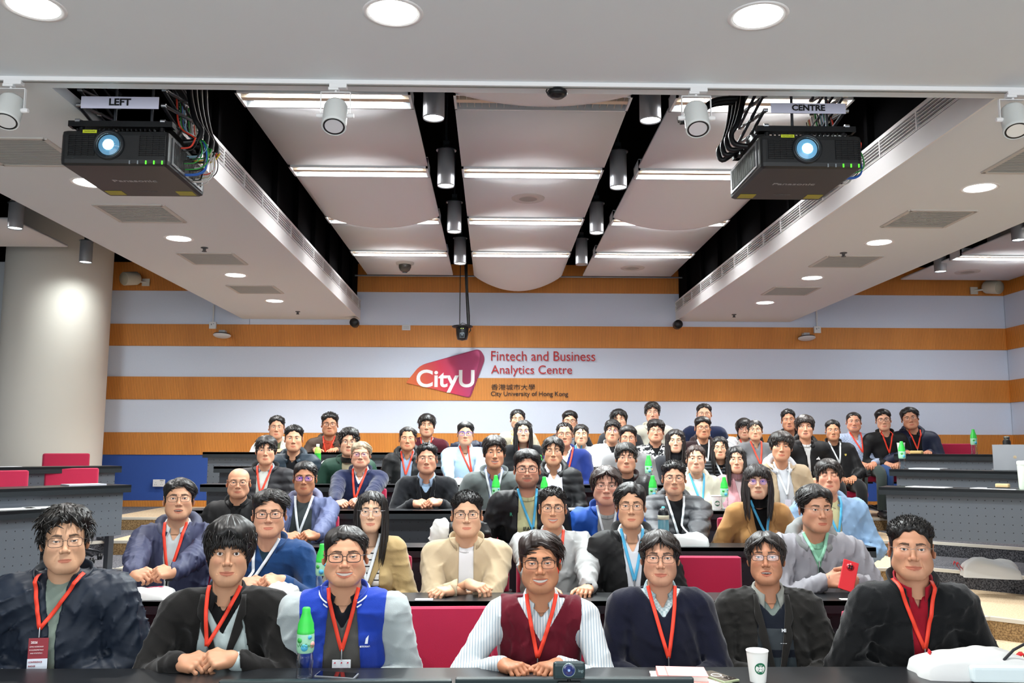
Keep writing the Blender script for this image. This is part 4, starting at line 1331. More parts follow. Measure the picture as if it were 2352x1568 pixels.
def trough(cx, y, w_, lab, lit=True):
    t = empty('ceiling_light', (cx, y, ZP)); tag(t, lab, 'ceiling light', 'recessed twin tube ceiling lights')
    B = MB(); fw = .26
    B.box((0, -fw/2+.008, .03), (w_, .016, .09)); B.box((0, fw/2-.008, .03), (w_, .016, .09))
    B.box((-w_/2+.008, 0, .03), (.016, fw, .09)); B.box((w_/2-.008, 0, .03), (.016, fw, .09)); B.box((0, 0, .075), (w_, fw, .01))
    B.m = 1; B.box((0, 0, .010), (w_-.03, .052, .03))
    B.build('housing', [M_PLASTER, mat('#d9c6ae', .5)], t)
    if lit:
        for sg in (-1, 1):
            B = MB(); B.box((0, sg*.074, .035), (w_-.14, .052, .012)); B.build('tube', M_TUBE, t)
            B = MB()
            for e in (-1, 1): B.box((e*(w_/2-.045), sg*.062, .03), (.045, .075, .02))
            B.build('reflector', mat('#aab4c4', .25, .6), t)
    else:
        for sg in (-1, 1):
            B = MB(); B.tube([(-w_/2+.05, sg*.062, .045), (w_/2-.05, sg*.062, .045)], .014, 8); B.build('tube', mat('#e2ddd8', .4), t)
            B = MB()
            for i in range(23): B.box((-w_/2+.05*(i+.7), sg*.062, .012), (.003, .085, .03))
            B.box((0, sg*.062, .026), (w_-.1, .003, .004))
            B.build('louvre', mat('#cfc6bc', .35, .3), t)
for c, (x0, x1) in cols.items():
    for i, y in enumerate(troughs):
        trough((x0+x1)/2, y, x1-x0, '%s twin tube light, %s, %s' % ('unlit louvred' if (c, i) == ('C', 0) else 'glowing', colname[c], posname[i]), not (c == 'C' and i == 0))
# outer panels beyond the bulkheads
for sg, xe in ((-1, -4.95), (1, 5.56)):
    for i, (a, b_) in enumerate(((4.3, 6.9), (7.1, 8.55), (8.8, 10.02)) if sg < 0 else ((4.3, 6.98), (7.24, 8.54), (8.8, 10.08), (10.33, 11.63))):
        x0, x1 = (-7.3, xe) if sg < 0 else (xe, 7.05)
        ceiling_panel(x0, x1, a, b_, 0, 'flat white ceiling panel outside the %s bulkhead, %s' % ('LEFT projector' if sg < 0 else 'CENTRE projector', ['nearest the stage', 'second towards the wall', 'third towards the wall', 'against the striped wall'][i]))
trough(6.3, 10.2, 1.5, 'glowing twin tube light over the empty desks by the ribbed corner wall')
trough(6.3, 8.67, 1.5, 'glowing twin tube light over the empty desks, nearer the stage')
trough(-6.0, 8.67, 1.5, 'glowing twin tube light above the round column')
trough(-4.05, 8.1, .5, 'short twin tube light peeping past the bulkhead above the round column')
# ---- cylinder lights
def cyl(x, y, zb, L, lab, lit=True, en=300, ang=165):
    t = empty('cylinder_light', (x, y, zb)); tag(t, lab, 'pendant light', 'cylindrical ceiling lights')
    B = MB(); B.lathe([(.066, .012), (.070, .0), (.072, .012), (.072, L-.01), (.068, L)], n=28); B.build('housing', mat('#b4b7bc', .32, .35, name='satin_metal'), t)
    B = MB(); B.lathe([(0, .014), (.064, .014), (.064, .010), (0, .006)], n=24)
    B.build('lens', mat('#f2fdff', .4, emit=14.0) if lit else mat('#b8b4ae', .5), t)
    B = MB(); B.lathe([(.085, L), (.085, L+.006), (.03, L+.010), (.028, L+.05)], n=24); B.box((0, 0, L+.06), (.05, .03, .05)); B.tube([(0, 0, L+.05), (0, 0, 4.685-zb)], .009, 6)
    B.build('bracket', mat('#6d777c', .3, .7), t)
    if lit:
        l = bpy.data.lights.new('cylinder_lamp', 'SPOT'); l.energy = en; l.spot_size = math.radians(ang); l.spot_blend = .9; l.shadow_soft_size = .06; l.color = (.93, 1, 1)
        o = bpy.data.objects.new('cylinder_lamp', l); COL.objects.link(o); o.location = (x, y, zb-.01)
for i, y in enumerate(troughs):
    for x in (-.41, 1.04):
        lit = not (x > 0 and i == 3)
        cyl(x, y, 3.77, .31, '%s grey cylinder light, gap %s middle boards, %s' % ('lit' if lit else 'unlit', 'on LEFT sign side of' if x < 0 else 'on CENTRE sign side of', posname[i]), lit)
cyl(-4.88, 8.78, 3.8, .26, 'lit cylinder light over the column, nearer the stage', True, 55, 165); cyl(-4.92, 10.41, 3.8, .26, 'lit cylinder light whose beam washes down the round column', True, 55, 165)
cyl(5.57, 8.95, 3.8, .26, 'lit cylinder light over the empty desks, cut by the picture edge', True, 55, 165); cyl(5.58, 10.61, 3.8, .26, 'lit cylinder light over the empty desks near the corner loudspeaker', True, 55, 165)
# ---- downlights
DL = [(-1.87, 3.38, 'big oval glowing downlight in the front soffit above the LEFT projector'), (-.42, 3.39, 'blazing round downlight at the top of the front soffit, middle of three'), (1.08, 3.38, 'big glowing downlight in the front soffit towards the CENTRE projector'),
      (-2.73, 5.76, 'round downlight half hidden behind the LEFT projector'), (-2.69, 7.33, 'round downlight between the two air vents behind the LEFT projector'), (-2.67, 8.91, 'round downlight in the bulkhead above the round column side, before the last vent'), (-2.66, 10.49, 'round downlight of the LEFT bulkhead closest to the striped wall'),
      (3.30, 5.70, 'round downlight of the CENTRE bulkhead closest to the stage'), (3.31, 7.28, 'round downlight of the CENTRE bulkhead after the largest vent'), (3.30, 8.85, 'round downlight of the CENTRE bulkhead between the two small vents'), (3.29, 10.40, 'dazzling downlight of the CENTRE bulkhead closest to the striped wall')]
for i, (x, y, lab) in enumerate(DL):
    t = empty('downlight', (x, y, ZB)); tag(t, lab, 'downlight', 'round recessed downlights')
    R_ = .098
    B = MB(); B.lathe([(R_, .004), (R_+.012, -.004), (R_+.024, -.003), (R_+.026, .0)], n=32, cap=False); B.build('trim_ring', M_WHITE, t)
    B = MB(); B.lathe([(0, -.0015), (R_, -.0015), (R_, .003)], n=32); B.build('lens', mat('#fffdf6', .4, emit=22.0 if i in (1, 10) else 11.0), t)
    l = bpy.data.lights.new('downlight_lamp', 'SPOT'); l.energy = 260; l.spot_size = math.radians(130); l.spot_blend = .8; l.shadow_soft_size = .09; l.color = (1, .985, .96)
    o = bpy.data.objects.new('downlight_lamp', l); COL.objects.link(o); o.location = (x, y, ZB-.012)
# ---- vents, sprinklers
def vent(x, y, sx, sy, lab):
    t = empty('air_vent', (x, y, ZB)); tag(t, lab, 'air vent', 'square bulkhead air vents')
    B = MB()
    for a, b_, c_, d_ in ((0, -sy/2, sx, .03), (0, sy/2, sx, .03), (-sx/2, 0, .03, sy), (sx/2, 0, .03, sy)): B.box((a, b_, -.003), (c_, d_, .010))
    B.build('frame', mat('#c9c6c0', .5), t)
    B = MB(); B.box((0, 0, -.0005), (sx-.02, sy-.02, .002)); B.build('backing', mat('#6e6f6c', .8), t)
    B = MB(); n = 16
    for i in range(n): B.box((0, -sy/2+sy*(i+.5)/n, -.003), (sx-.03, sy/n*.55, .006))
    B.build('blade_set', mat('#aeb0ab', .5), t)
for x, y, lab in ((-2.85, 5.15, 'square slatted vent beside the LEFT projector'), (-2.69, 6.53, 'square slatted vent just behind the LEFT projector'), (-2.65, 8.12, 'slatted vent of the LEFT bulkhead beside the sprinkler'), (-2.68, 9.71, 'slatted vent of the LEFT bulkhead closest to the striped wall'),
                  (3.38, 5.12, 'slatted vent of the CENTRE bulkhead cut by the picture edge'), (3.34, 6.50, 'largest slatted vent seen whole on the CENTRE bulkhead'), (3.32, 8.04, 'slatted vent of the CENTRE bulkhead beneath the sprinkler'), (3.33, 9.60, 'slatted vent of the CENTRE bulkhead closest to the striped wall')):
    vent(x, y, .50, .48, lab)
for x, y, lab in ((-2.58, 7.66, 'small dark sprinkler head between vent and downlight on the LEFT bulkhead'), (-2.56, 11.3, 'small dark sprinkler head at the wall end of the LEFT bulkhead'), (3.16, 7.68, 'small sprinkler head beside a vent on the CENTRE bulkhead'), (3.17, 11.34, 'small sprinkler head at the wall end of the CENTRE bulkhead')):
    B = MB(); B.lathe([(0, 0), (.032, 0), (.032, -.006), (.012, -.012), (.010, -.03), (.022, -.034), (.022, -.038), (0, -.040)][::-1], (x, y, ZB), 16); B.box((x-.012, y, ZB-.022), (.004, .006, .03)); B.box((x+.012, y, ZB-.022), (.004, .006, .03))
    tag(B.build('sprinkler', mat('#5b5b5c', .35, .6)), lab, 'sprinkler')
# ---- track with four spotlights
TY, TZ = 4.07, ZB
B = MB(); B.box((0.1, TY, TZ-.010), (9.0, .034, .020)); B.m = 1; B.box((0.1, TY, TZ-.0215), (9.0, .012, .004))
tag(B.build('lighting_track', [M_WHITE, mat('#7d7d78', .5)]), 'thin white lighting track running across the front soffit', 'lighting track')
def spot(px, lab, tw=0.0, pb=262):
    c = atY(px, pb, TY-.02)
    t = empty('track_spotlight', (c.x, TY, TZ)); tag(t, lab, 'spotlight', 'white track spotlights')
    B = MB(); B.box((.012, 0, -.028), (.085, .036, .022), bev=.004); B.box((-.01, 0, -.042), (.05, .03, .014), bev=.003); B.tube([(0, 0, -.045), (0, 0, -.06)], .006, 8); B.build('adapter', M_WHITE, t)
    B = MB(); z0 = -.058; zc = c.z-TZ
    B.box((0, 0, z0), (.142, .016, .003)); B.box((-.071, 0, (z0+zc)/2), (.003, .016, z0-zc)); B.box((.071, 0, (z0+zc)/2), (.003, .016, z0-zc))
    B.lathe([(.010, -.018), (.013, 0), (.010, .018)], (-.072, 0, zc), 12, ax='X'); B.lathe([(.010, -.018), (.013, 0), (.010, .018)], (.072, 0, zc), 12, ax='X'); B.build('yoke', M_WHITE, t)
    Rr = Matrix.Rotation(tw, 3, 'Z') @ Matrix.Rotation(math.radians(-26), 3, 'X')
    hd = empty('lamp_head', (0, 0, zc)); hd.parent = t; hd.rotation_euler = Rr.to_euler()
    B = MB(); B.lathe([(0, .075), (.052, .070), (.058, .055), (.058, -.060), (.060, -.075), (.056, -.077), (.052, -.075), (.050, -.055), (0, -.050)], n=30); B.build('housing', mat('#dfe3e1', .4), hd)
    B = MB(); B.lathe([(.044, -.0745), (.0505, -.0765), (.0505, -.072), (.044, -.0705)], n=30, cap=False); B.build('lamp_ring', mat('#1a1c1e', .4), hd)
    B = MB(); B.lathe([(.0435, -.074), (.040, -.068), (.028, -.060), (.012, -.055), (.010, -.064), (0, -.067)], n=30); B.build('reflector', mat('#eef4f8', .45, .4), hd)
spot(768, 'white track spotlight near the flat light trough, left of the middle', .05)
spot(1602, 'white track spotlight hanging beside the cables of the CENTRE projector', -.05, 268)
spot(16, 'white track spotlight cut by the picture edge beside the LEFT projector', .15, 250)
spot(2335, 'white track spotlight cut by the picture edge beyond the CENTRE projector', -.35, 272)
# small black ceiling camera under the soffit
c = atY(1280, 214, 4.10)
t = empty('ceiling_camera', (c.x, 4.10, ZB)); tag(t, 'small black camera puck hanging under the front soffit in the middle', 'camera')
zc = c.z-ZB
B = MB(); B.lathe([(0, -.024), (.030, -.022), (.048, -.008), (.050, .006), (.040, .018), (0, .022)], (0, 0, zc), 24); B.build('body', mat('#0b0c0e', .3), t)
B = MB(); B.box((0, 0, zc+.03), (.10, .012, .010)); B.tube([(-.045, 0, zc+.032), (-.055, 0, zc+.01), (-.045, 0, zc-.01)], .003, 6); B.tube([(0, 0, zc+.03), (0, 0, 0)], .004, 6); B.build('bracket', M_BLKM, t)
# ---- projectors on scissor lifts
def projector(x0px, x1px, ytop, ybot, yback, sign, sg, lab):
    Yf = 4.36
    a, b_ = atY(x0px, ytop, Yf), atY(x1px, ytop, Yf); zb = atY((x0px+x1px)/2, ybot, Yf).z
    w_ = b_.x-a.x; cx = (a.x+b_.x)/2; zt = a.z; hgt = zt-zb
    yb = atZ((x0px+x1px)/2, yback, zb).y; dp = max(yb-Yf, .5)
    t = empty('projector', (cx, Yf+dp/2, zb)); tag(t, lab, 'projector')
    MB_ = mat('#16181a', .42, name='projector_case', bump=.05, bscale=500)
    B = MB(); B.box((0, .0, hgt/2), (w_, dp, hgt), bev=.028)
    B.build('case', MB_, t)
    fy = -dp/2
    def cr_(r0, r1, y0, y1):   # lens barrel
        B.lathe([(r1, y1), (r0, y0)], (0, 0, 0))
    lx, lz = -.025*1, hgt*.56
    B = MB(); B.lathe([(.080, .0), (.077, .016), (.066, .018), (.060, .012), (.056, .0)], (lx, fy+.002, lz), 40, ax='y'); B.build('lens_ring', mat('#22262a', .3, .2), t)
    B = MB(); B.lathe([(0, .008), (.030, .008), (.042, .004), (.054, .001)][::-1], (lx, fy-.002, lz), 32, ax='y')
    B.build('lens', mat('#5d93b5', .1, emit=.8 if sg > 0 else .35), t)
    B = MB(); B.lathe([(0, .0095), (.027, .0095)][::-1], (lx, fy-.002, lz), 24, ax='y'); B.build('lens_glow', mat('#e6fbff', .3, emit=45.0 if sg > 0 else 26.0), t)
    for e in (-1, 1):
        B = MB(); gx = e*w_*.30+(.03 if e > 0 else -.0)*1
        for i in range(11): B.box((gx, fy-.0035, hgt*.28+i*hgt*.055), (w_*.24, .005, .0042))
        for i in range(5): B.box((gx-w_*.12+i*w_*.06, fy-.003, hgt*.555), (.003, .004, hgt*.60))
        B.build('intake_grille', mat('#07080a', .4), t)
    B = MB(); B.box((-w_*.23, fy-.002, hgt*.945), (w_*.13, .003, hgt*.09)); st = B.build('warning_label', mat('#c6d22a', .5), t)
    text_mesh('label_text', 'CAUTION LASER', .0075, mat('#4d5518', .5), st, facing((-w_*.23, fy-.0042, hgt*.945)))
    for e in (-1, 1):
        B = MB(); B.box((e*w_*.36+.0, dp*.36, -.001), (w_*.17, .075, .002)); B.build('warning_label', mat('#a39a1e', .5), t)
    for i in range(5):
        B = MB(); B.box((w_*.19+i*w_*.075-.02, fy-.002, hgt*.07), (.006, .004, .018)); B.build('indicator', mat('#4ff02c', .4, emit=2.2) if i > 1 else mat('#8d969c', .4), t)
    Mt = Matrix.Translation((0.0, -dp*.03, -.0008)) @ Matrix.Rotation(PI, 4, 'X')
    text_mesh('maker_lettering', 'Panasonic', .048, mat('#a9a9ab', .3, .5), t, Mt, bold=.012, sx=1.25)
    Mt = Matrix.Translation((0.0, dp*.30, -.0008)) @ Matrix.Rotation(PI, 4, 'X')
    text_mesh('maker_lettering', 'PT-RZ970 SERIES', .014, mat('#6c6c6e', .4), t, Mt)
    for e in (-1, 1):   # side grille with fins
        B = MB(); sx = e*(w_/2+.002)
        B.box((sx, 0, hgt*.5), (.006, dp*.82, hgt*.78)); B.build('side_frame', mat('#7e8083', .3, .6), t)
        B = MB()
        for i in range(24): B.box((e*(w_/2+.006), -dp*.36+i*dp*.031, hgt*.5), (.004, dp*.011, hgt*.62))
        B.build('side_grille', mat('#0a0b0c', .4), t)
    # mounting frame and scissor arms
    B = MB(); zt_ = hgt
    for e in (-1, 1):
        for f in (-1, 1): B.lathe([(.014, 0), (.014, .045)], (e*w_*.38, f*dp*.36, zt_), 10)
    B.box((0, -dp*.36, zt_+.055), (w_*.98, .05, .03)); B.box((0, dp*.36, zt_+.055), (w_*.98, .05, .03))
    B.box((-w_*.42, 0, zt_+.055), (.05, dp*.8, .03)); B.box((w_*.42, 0, zt_+.055), (.05, dp*.8, .03)); B.build('mounting_frame', M_BLKM, t)
    B = MB()
    for i in range(18): B.box((-w_*.36+i*w_*.042, fy+.02, zt_+.004), (.006, .02, .012))
    B.build('top_fin', M_BLKM, t)
    for e in (-1, 1):
        B = MB(); x = e*w_*.40; z = zt_+.07; n = 7; st_ = .085
        for i in range(n):
            for s2 in (-1, 1):
                a_, b2 = Vector((x, -dp*.40*s2, z)), Vector((x, dp*.40*s2, z+st_)); d_ = (b2-a_); L_ = d_.length
                B.tube([a_+Vector((.006*s2, 0, 0)), b2+Vector((.006*s2, 0, 0))], .010, 6, flat=.9)
            z += st_
        B.m = 1; z = zt_+.07
        for i in range(n):
            for yy in (-dp*.40, 0, dp*.40): B.lathe([(.011, -.012), (.011, .012)], (x, yy, z+(st_/2 if yy == 0 else 0)), 8, ax='X')
            z += st_
        B.build('scissor_arm', [mat('#33363b', .35, .7), mat('#a8abaf', .25, .9)], t)
    B = MB(); B.tube([(-w_*.1, -dp*.3, zt_+.06), (-w_*.1, -dp*.3, zt_+.7)], .008, 8); B.tube([(w_*.25, -dp*.3, zt_+.06), (w_*.25, -dp*.3, zt_+.7)], .008, 8); B.build('hanger_rod', mat('#5b5f64', .3, .8), t)
    # the name sign
    sxa, sxb = sign[1], sign[2]; sy0, sy1 = sign[3], sign[4]
    p0, p1 = atY(sxa, sy0, Yf+.03), atY(sxb, sy1, Yf+.03); w2 = p1.x-p0.x; h2 = p0.z-p1.z; cz = (p0.z+p1.z)/2
    s = empty('name_sign', ((p0.x+p1.x)/2, Yf+.03, cz)); tag(s, 'white plate reading %s hanging above a projector' % sign[0], 'sign')
    B = MB(); B.plate([(-w2/2, 0, -h2/2), (w2/2, 0, -h2/2), (w2/2-.015*(-sg if False else 1)*(.0), 0, h2/2), (-w2/2, 0, h2/2)], .003, (0, 1, 0)); B.build('plate', mat('#dcdcf0', .4), s)
    text_mesh('lettering', sign[0], h2*.80, mat('#101114', .5), s, facing((0, -.003, 0)), bold=.03, sx=1.08)
    # cable loom at the back side
    cs = ['#1a1a1c', '#18191b', '#2f9a3d', '#d8402c', '#e0c52d', '#e4e4e2', '#2a62b8', '#16181a', '#8fb7c8', '#d8d4cc']
    B = MB()
    B = [MB() for _ in cs]
    r = random.Random(3)
    for i in range(26):
        q = B[i % len(cs)]; xx = -sg*(-1)*(w_/2) if False else (w_/2+.02)
        y_ = -dp*.25+r.random()*dp*.6; z1_ = r.uniform(.02, hgt*.9); out = r.uniform(.03, .10)
        q.tube(catmull([(xx-.03, y_, z1_), (xx+out*.6, y_+.01, z1_+.01), (xx+out, y_+.02, z1_+.06), (xx+out*.7, y_+.04, hgt+.04), (xx*.8, y_+.08, hgt+.12), (xx*.7, y_+.1, hgt+.30)]), r.uniform(.0025, .0048), 6)
    for q, c_ in zip(B, cs): q.build('cable', mat(c_, .4), t)
    B = MB(); e = 1 if sg < 0 else -1
    for i in range(4):
        x_ = e*(w_*.52+.01); y_ = -dp*.1+i*.09
        B.tube(catmull([(x_*.9, y_, hgt+.02+i*.02), (x_*1.12, y_+.02, hgt+.04), (x_*1.18, y_+.03, hgt+.10), (x_*1.05, y_+.03, hgt+.17), (x_*.9, y_+.05, hgt+.34), (x_*.85, y_+.05, hgt+.6)]), .016, 8)
    if sg > 0:
        for i in range(2): B.tube(catmull([(-w_*.55, -.0+i*.05, hgt+.32), (-w_*.8, i*.05, hgt+.30), (-w_*.98, i*.05, hgt+.20+i*.03), (-w_*1.15, i*.05, hgt+.18+i*.03)]), .018, 8)
    B.build('cable_loom', mat('#0c0d0f', .35), t)
projector(140, 388, 297, 378, 452, ('LEFT', 187, 364, 221, 250), -1, 'black ceiling projector with glowing lens hung under the sign LEFT')
projector(1745, 1980, 308, 385, 461, ('CENTRE', 1770, 1943, 236, 261), 1, 'black ceiling projector with dazzling lens hung under the sign CENTRE')
# ---- wall and ceiling fittings
def loudspeaker(px, py, yaw_, mx, lab):
    c = atY(px, py, WY-.30)
    t = empty('loudspeaker', (c.x, WY-.30, c.z)); tag(t, lab, 'loudspeaker')
    hd = empty('speaker_can', (0, 0, 0)); hd.parent = t; hd.rotation_euler = (math.radians(12), 0, yaw_)
    B = MB(); B.lathe([(.085, .0), (.092, .01), (.092, .20), (.080, .225), (0, .23)], n=28, ax='Y'); 
    for v in B.V: v.y = -v.y if False else v.y
    B.build('can', mat('#cfc9b6', .5), hd)
    B = MB(); B.lathe([(0, -.002), (.084, -.002), (.084, .004)], n=28, ax='Y')
    B.build('grille', mat('#b4b09b', .6), hd)
    B = MB()
    for k in range(3): 
        a = k*PI/3; B.tube([(-.084*math.cos(a), .004, -.084*math.sin(a)), (.084*math.cos(a), .004, .084*math.sin(a))], .0016, 4)
    B.build('grille_rib', mat('#8d8a78', .6), hd)
    B = MB(); B.box((mx, .25, 0), (.10, .02, .10)); B.tube([(mx, .25, 0), (mx*.4, .12, 0)], .014, 8); B.build('bracket', mat('#d8d4c8', .5), t)
loudspeaker(284, 640, -.5, .20, 'cream cylindrical loudspeaker on the timber band beside the round column')
loudspeaker(2296, 660, .35, -.22, 'cream cylindrical loudspeaker in the corner over the empty desks')
def wifi(px, py, bx, by, topy, lab, sg):
    c = atY(px, py, WY-.12)
    t = empty('ceiling_sensor', (c.x, WY-.12, c.z)); tag(t, lab, 'sensor')
    B = MB(); B.lathe([(0, -.022), (.09, -.020), (.115, -.006), (.118, .002)], n=36, rot=Matrix.Rotation(-.15, 3, 'X')); B.build('disc', mat('#dedfe0', .4), t)
    B = MB(); B.lathe([(.118, .003), (.110, .016), (.06, .026), (0, .028)], n=36, rot=Matrix.Rotation(-.15, 3, 'X')); B.build('disc_back', mat('#17181a', .4), t)
    B = MB(); B.box((0, .04, .05), (.08, .10, .05), bev=.01); B.box((sg*.045, .085, .05), (.05, .05, .07), bev=.01); B.build('bracket', mat('#b9bcbf', .4), t)
    q = atY(bx, by, WY-.02); q2 = atY(bx, topy, WY-.02)
    s = empty('junction_box', (q.x, WY-.02, q.z)); tag(s, 'white junction box with conduit rising from it, %s' % ('on the column side of the room' if sg < 0 else 'on the empty desk side of the room'), 'junction box')
    B = MB(); B.box((0, 0, 0), (.095, .04, .095), bev=.006); B.build('box', M_WHITE, s)
    B = MB(); B.tube([(0, 0, .04), (0, 0, q2.z-q.z)], .011, 8); B.build('conduit', M_WHITE, s)
    B = MB(); B.box((-.015, -.021, .01), (.012, .004, .02)); B.box((.015, -.021, .02), (.02, .004, .006)); B.build('switch', mat('#8b8e90', .5), s)
wifi(510, 770, 489, 747, 700, 'round white and black sensor disc on the timber band nearer the column', -1)
wifi(1853, 776, 1877, 757, 712, 'round white and black sensor disc on the timber band nearer the corner wall', 1)
for px, py, lab in ((814, 741, 'small black drum speaker at the foot of the LEFT bulkhead end'), (1557, 745, 'small black drum speaker at the foot of the CENTRE bulkhead end')):
    c = atY(px, py, WY-.25); t = empty('drum_speaker', c); tag(t, lab, 'speaker')
    B = MB(); B.lathe([(0, -.06), (.055, -.058), (.060, -.04), (.060, .05), (0, .055)], n=24, ax='Y'); B.build('drum', mat('#121315', .4), t)
    B = MB(); B.lathe([(.046, .058), (.060, .062), (.062, .05)], n=24, ax='Y'); B.build('rim', mat('#2b2d30', .4), t)
# dome camera
c = atY(930, 617, 10.75)
t = empty('dome_camera', (c.x, 10.75, ZP)); tag(t, 'smoked dome security camera under the panel before the striped wall', 'camera')
B = MB(); B.lathe([(.115, 0), (.110, -.020), (.080, -.030)], n=32); B.build('base', mat('#d5d3cf', .4), t)
B = MB(); B.lathe([(.078, -.028), (.078, -.06), (.060, -.10), (.03, -.122), (0, -.127)], n=32); B.build('dome', mat('#4b4742', .12, name='smoked_dome'), t)
B = MB(); B.lathe([(0, -.10), (.03, -.118), (.03, -.128)][::-1], n=16); B.build('lens', mat('#121212', .1), t)
for px, py, Y_, lab in ((1213, 455, 7.9, 'pale round ceiling speaker in the middle column panel'), (1453, 615, 10.75, 'pale round ceiling speaker in the panel near the striped wall'), (2222, 624, 10.95, 'pale round ceiling speaker over the empty desks')):
    c = atZ(px, py, ZP); t = empty('ceiling_speaker', (c.x, c.y, ZP)); tag(t, lab, 'speaker')
    B = MB(); B.lathe([(.155, 0), (.150, -.008), (.085, -.012), (.083, -.006)], n=40); B.build('rim', mat('#cfccc8', .5), t)
    B = MB(); B.lathe([(.084, -.009), (0, -.010)], n=40); B.build('grille', mat('#a9a6a2', .8), t)
# hanging PTZ camera in front of the wall
c = atY(1062, 750, 11.3)
t = empty('hanging_camera', (c.x, 11.3, c.z)); tag(t, 'black camera hung on a pole in front of the striped wall', 'camera')
up_ = 5.0-c.z
B = MB(); B.lathe([(0, .012), (.13, .010), (.14, 0), (.12, -.012), (0, -.014)][::-1], n=28); B.build('tray', M_BLKM, t)
B = MB(); B.lathe([(.085, -.014), (.080, -.10), (.075, -.12), (.065, -.17), (0, -.185)], n=24); B.build('camera_head', mat('#0d0e10', .3), t)
B = MB(); B.box((0, -.07, -.125), (.075, .05, .075), bev=.012); B.lathe([(.026, 0), (.022, .02), (0, .022)], (0, -.095, -.125), 20, ax='y'); B.build('lens', mat('#3a4045', .2, .3), t)
B = MB()
for e in (-1, 1): B.box((e*.014, -.088, -.035), (.008, .004, .006))
B.build('indicator', mat('#c9e64a', .4, emit=1.5), t)
B = MB(); B.tube([(-.035, 0, 0), (-.035, 0, up_)], .006, 8); B.build('pole', M_BLKM, t)
B = MB(); B.tube([(.08, 0, .01), (.075, 0, .15), (.055, 0, .45), (.04, 0, .8), (.035, 0, up_)], [.018, .022, .019, .020, .022], 8); B.tube([(-.04, 0, .02), (0, 0, .05), (.05, 0, .03), (.10, -.01, .01), (.11, -.01, -.05), (.09, -.01, -.08), (.105, -.01, -.03)], .005, 6); B.build('cable', mat('#0a0a0c', .4), t)
c = atY(933, 752, WY-.012); B = MB(); B.box(c, (.115, .004, .075)); o = B.build('wall_notice', mat('#dcdde0', .6)); tag(o, 'small white paper notice at the top edge of the second timber band', 'notice')
for i in range(3):
    B = MB(); B.box((c.x, c.y-.0025, c.z-.015+i*.014), (.08, .001, .004)); B.build('print_line', mat('#9a9ca0', .6), o)
# socket on the blue panel
c = atY(365, 1109, WY-.03); t = empty('wall_socket', c); tag(t, 'white double power socket on the blue wall panel', 'socket')
B = MB(); B.box((0, 0, 0), (.16, .014, .095), bev=.004); B.build('plate', M_WHITE, t)
B = MB()
for e in (-1, 1): 
    for dx, dz in ((0, .02), (-.012, -.005), (.012, -.005)): B.box((e*.04+dx, -.008, dz-.015), (.006, .003, .006))
B.box((.04, -.008, .033), (.05, .003, .006)); B.build('outlet_slot', mat('#55595e', .5), t)
# ================================================================ DESKS
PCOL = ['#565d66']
def _panel(nt, b):
    L = nt.links; tc = nt.nodes.new('ShaderNodeTexCoord'); mp = nt.nodes.new('ShaderNodeMapping'); mp.inputs['Scale'].default_value = (1/.062,)*3
    L.new(tc.outputs['Object'], mp.inputs['Vector']); sep = nt.nodes.new('ShaderNodeSeparateXYZ'); L.new(mp.outputs[0], sep.inputs[0])
    def fr(o, sh):
        a = nt.nodes.new('ShaderNodeMath'); a.operation = 'FRACT'; L.new(o, a.inputs[0]); s = nt.nodes.new('ShaderNodeMath'); s.operation = 'SUBTRACT'; s.inputs[1].default_value = .5; L.new(a.outputs[0], s.inputs[0])
        p = nt.nodes.new('ShaderNodeMath'); p.operation = 'MULTIPLY'; L.new(s.outputs[0], p.inputs[0]); L.new(s.outputs[0], p.inputs[1]); return p
    px_, pz_ = fr(sep.outputs['X'], 0), fr(sep.outputs['Z'], 0)
    ad = nt.nodes.new('ShaderNodeMath'); ad.operation = 'ADD'; L.new(px_.outputs[0], ad.inputs[0]); L.new(pz_.outputs[0], ad.inputs[1])
    lt = nt.nodes.new('ShaderNodeMath'); lt.operation = 'LESS_THAN'; lt.inputs[1].default_value = .0045; L.new(ad.outputs[0], lt.inputs[0])
    mx = nt.nodes.new('ShaderNodeMix'); mx.data_type = 'RGBA'; L.new(lt.outputs[0], mx.inputs[0]); mx.inputs[6].default_value = (*hexc(PCOL[0]), 1); mx.inputs[7].default_value = (*hexc('#0e1013'), 1)
    L.new(mx.outputs[2], b.inputs['Base Color']); b.inputs['Roughness'].default_value = .55; b.inputs['Metallic'].default_value = .2
M_PERF = nodes_mat('perforated_steel', _panel); PCOL[0] = '#262b33'; M_PERF_SHADE = nodes_mat('shaded_perforated_steel', _panel)  # second is the same steel, darkened to paint in shade between the centre rows
M_TOP = mat('#17191c', .32, name='black_laminate', bump=.03, bscale=300, spec=.5)
M_EDGE = mat('#1d2327', .4, name='desk_edge')
M_LEG = mat('#4d5158', .45, .3)
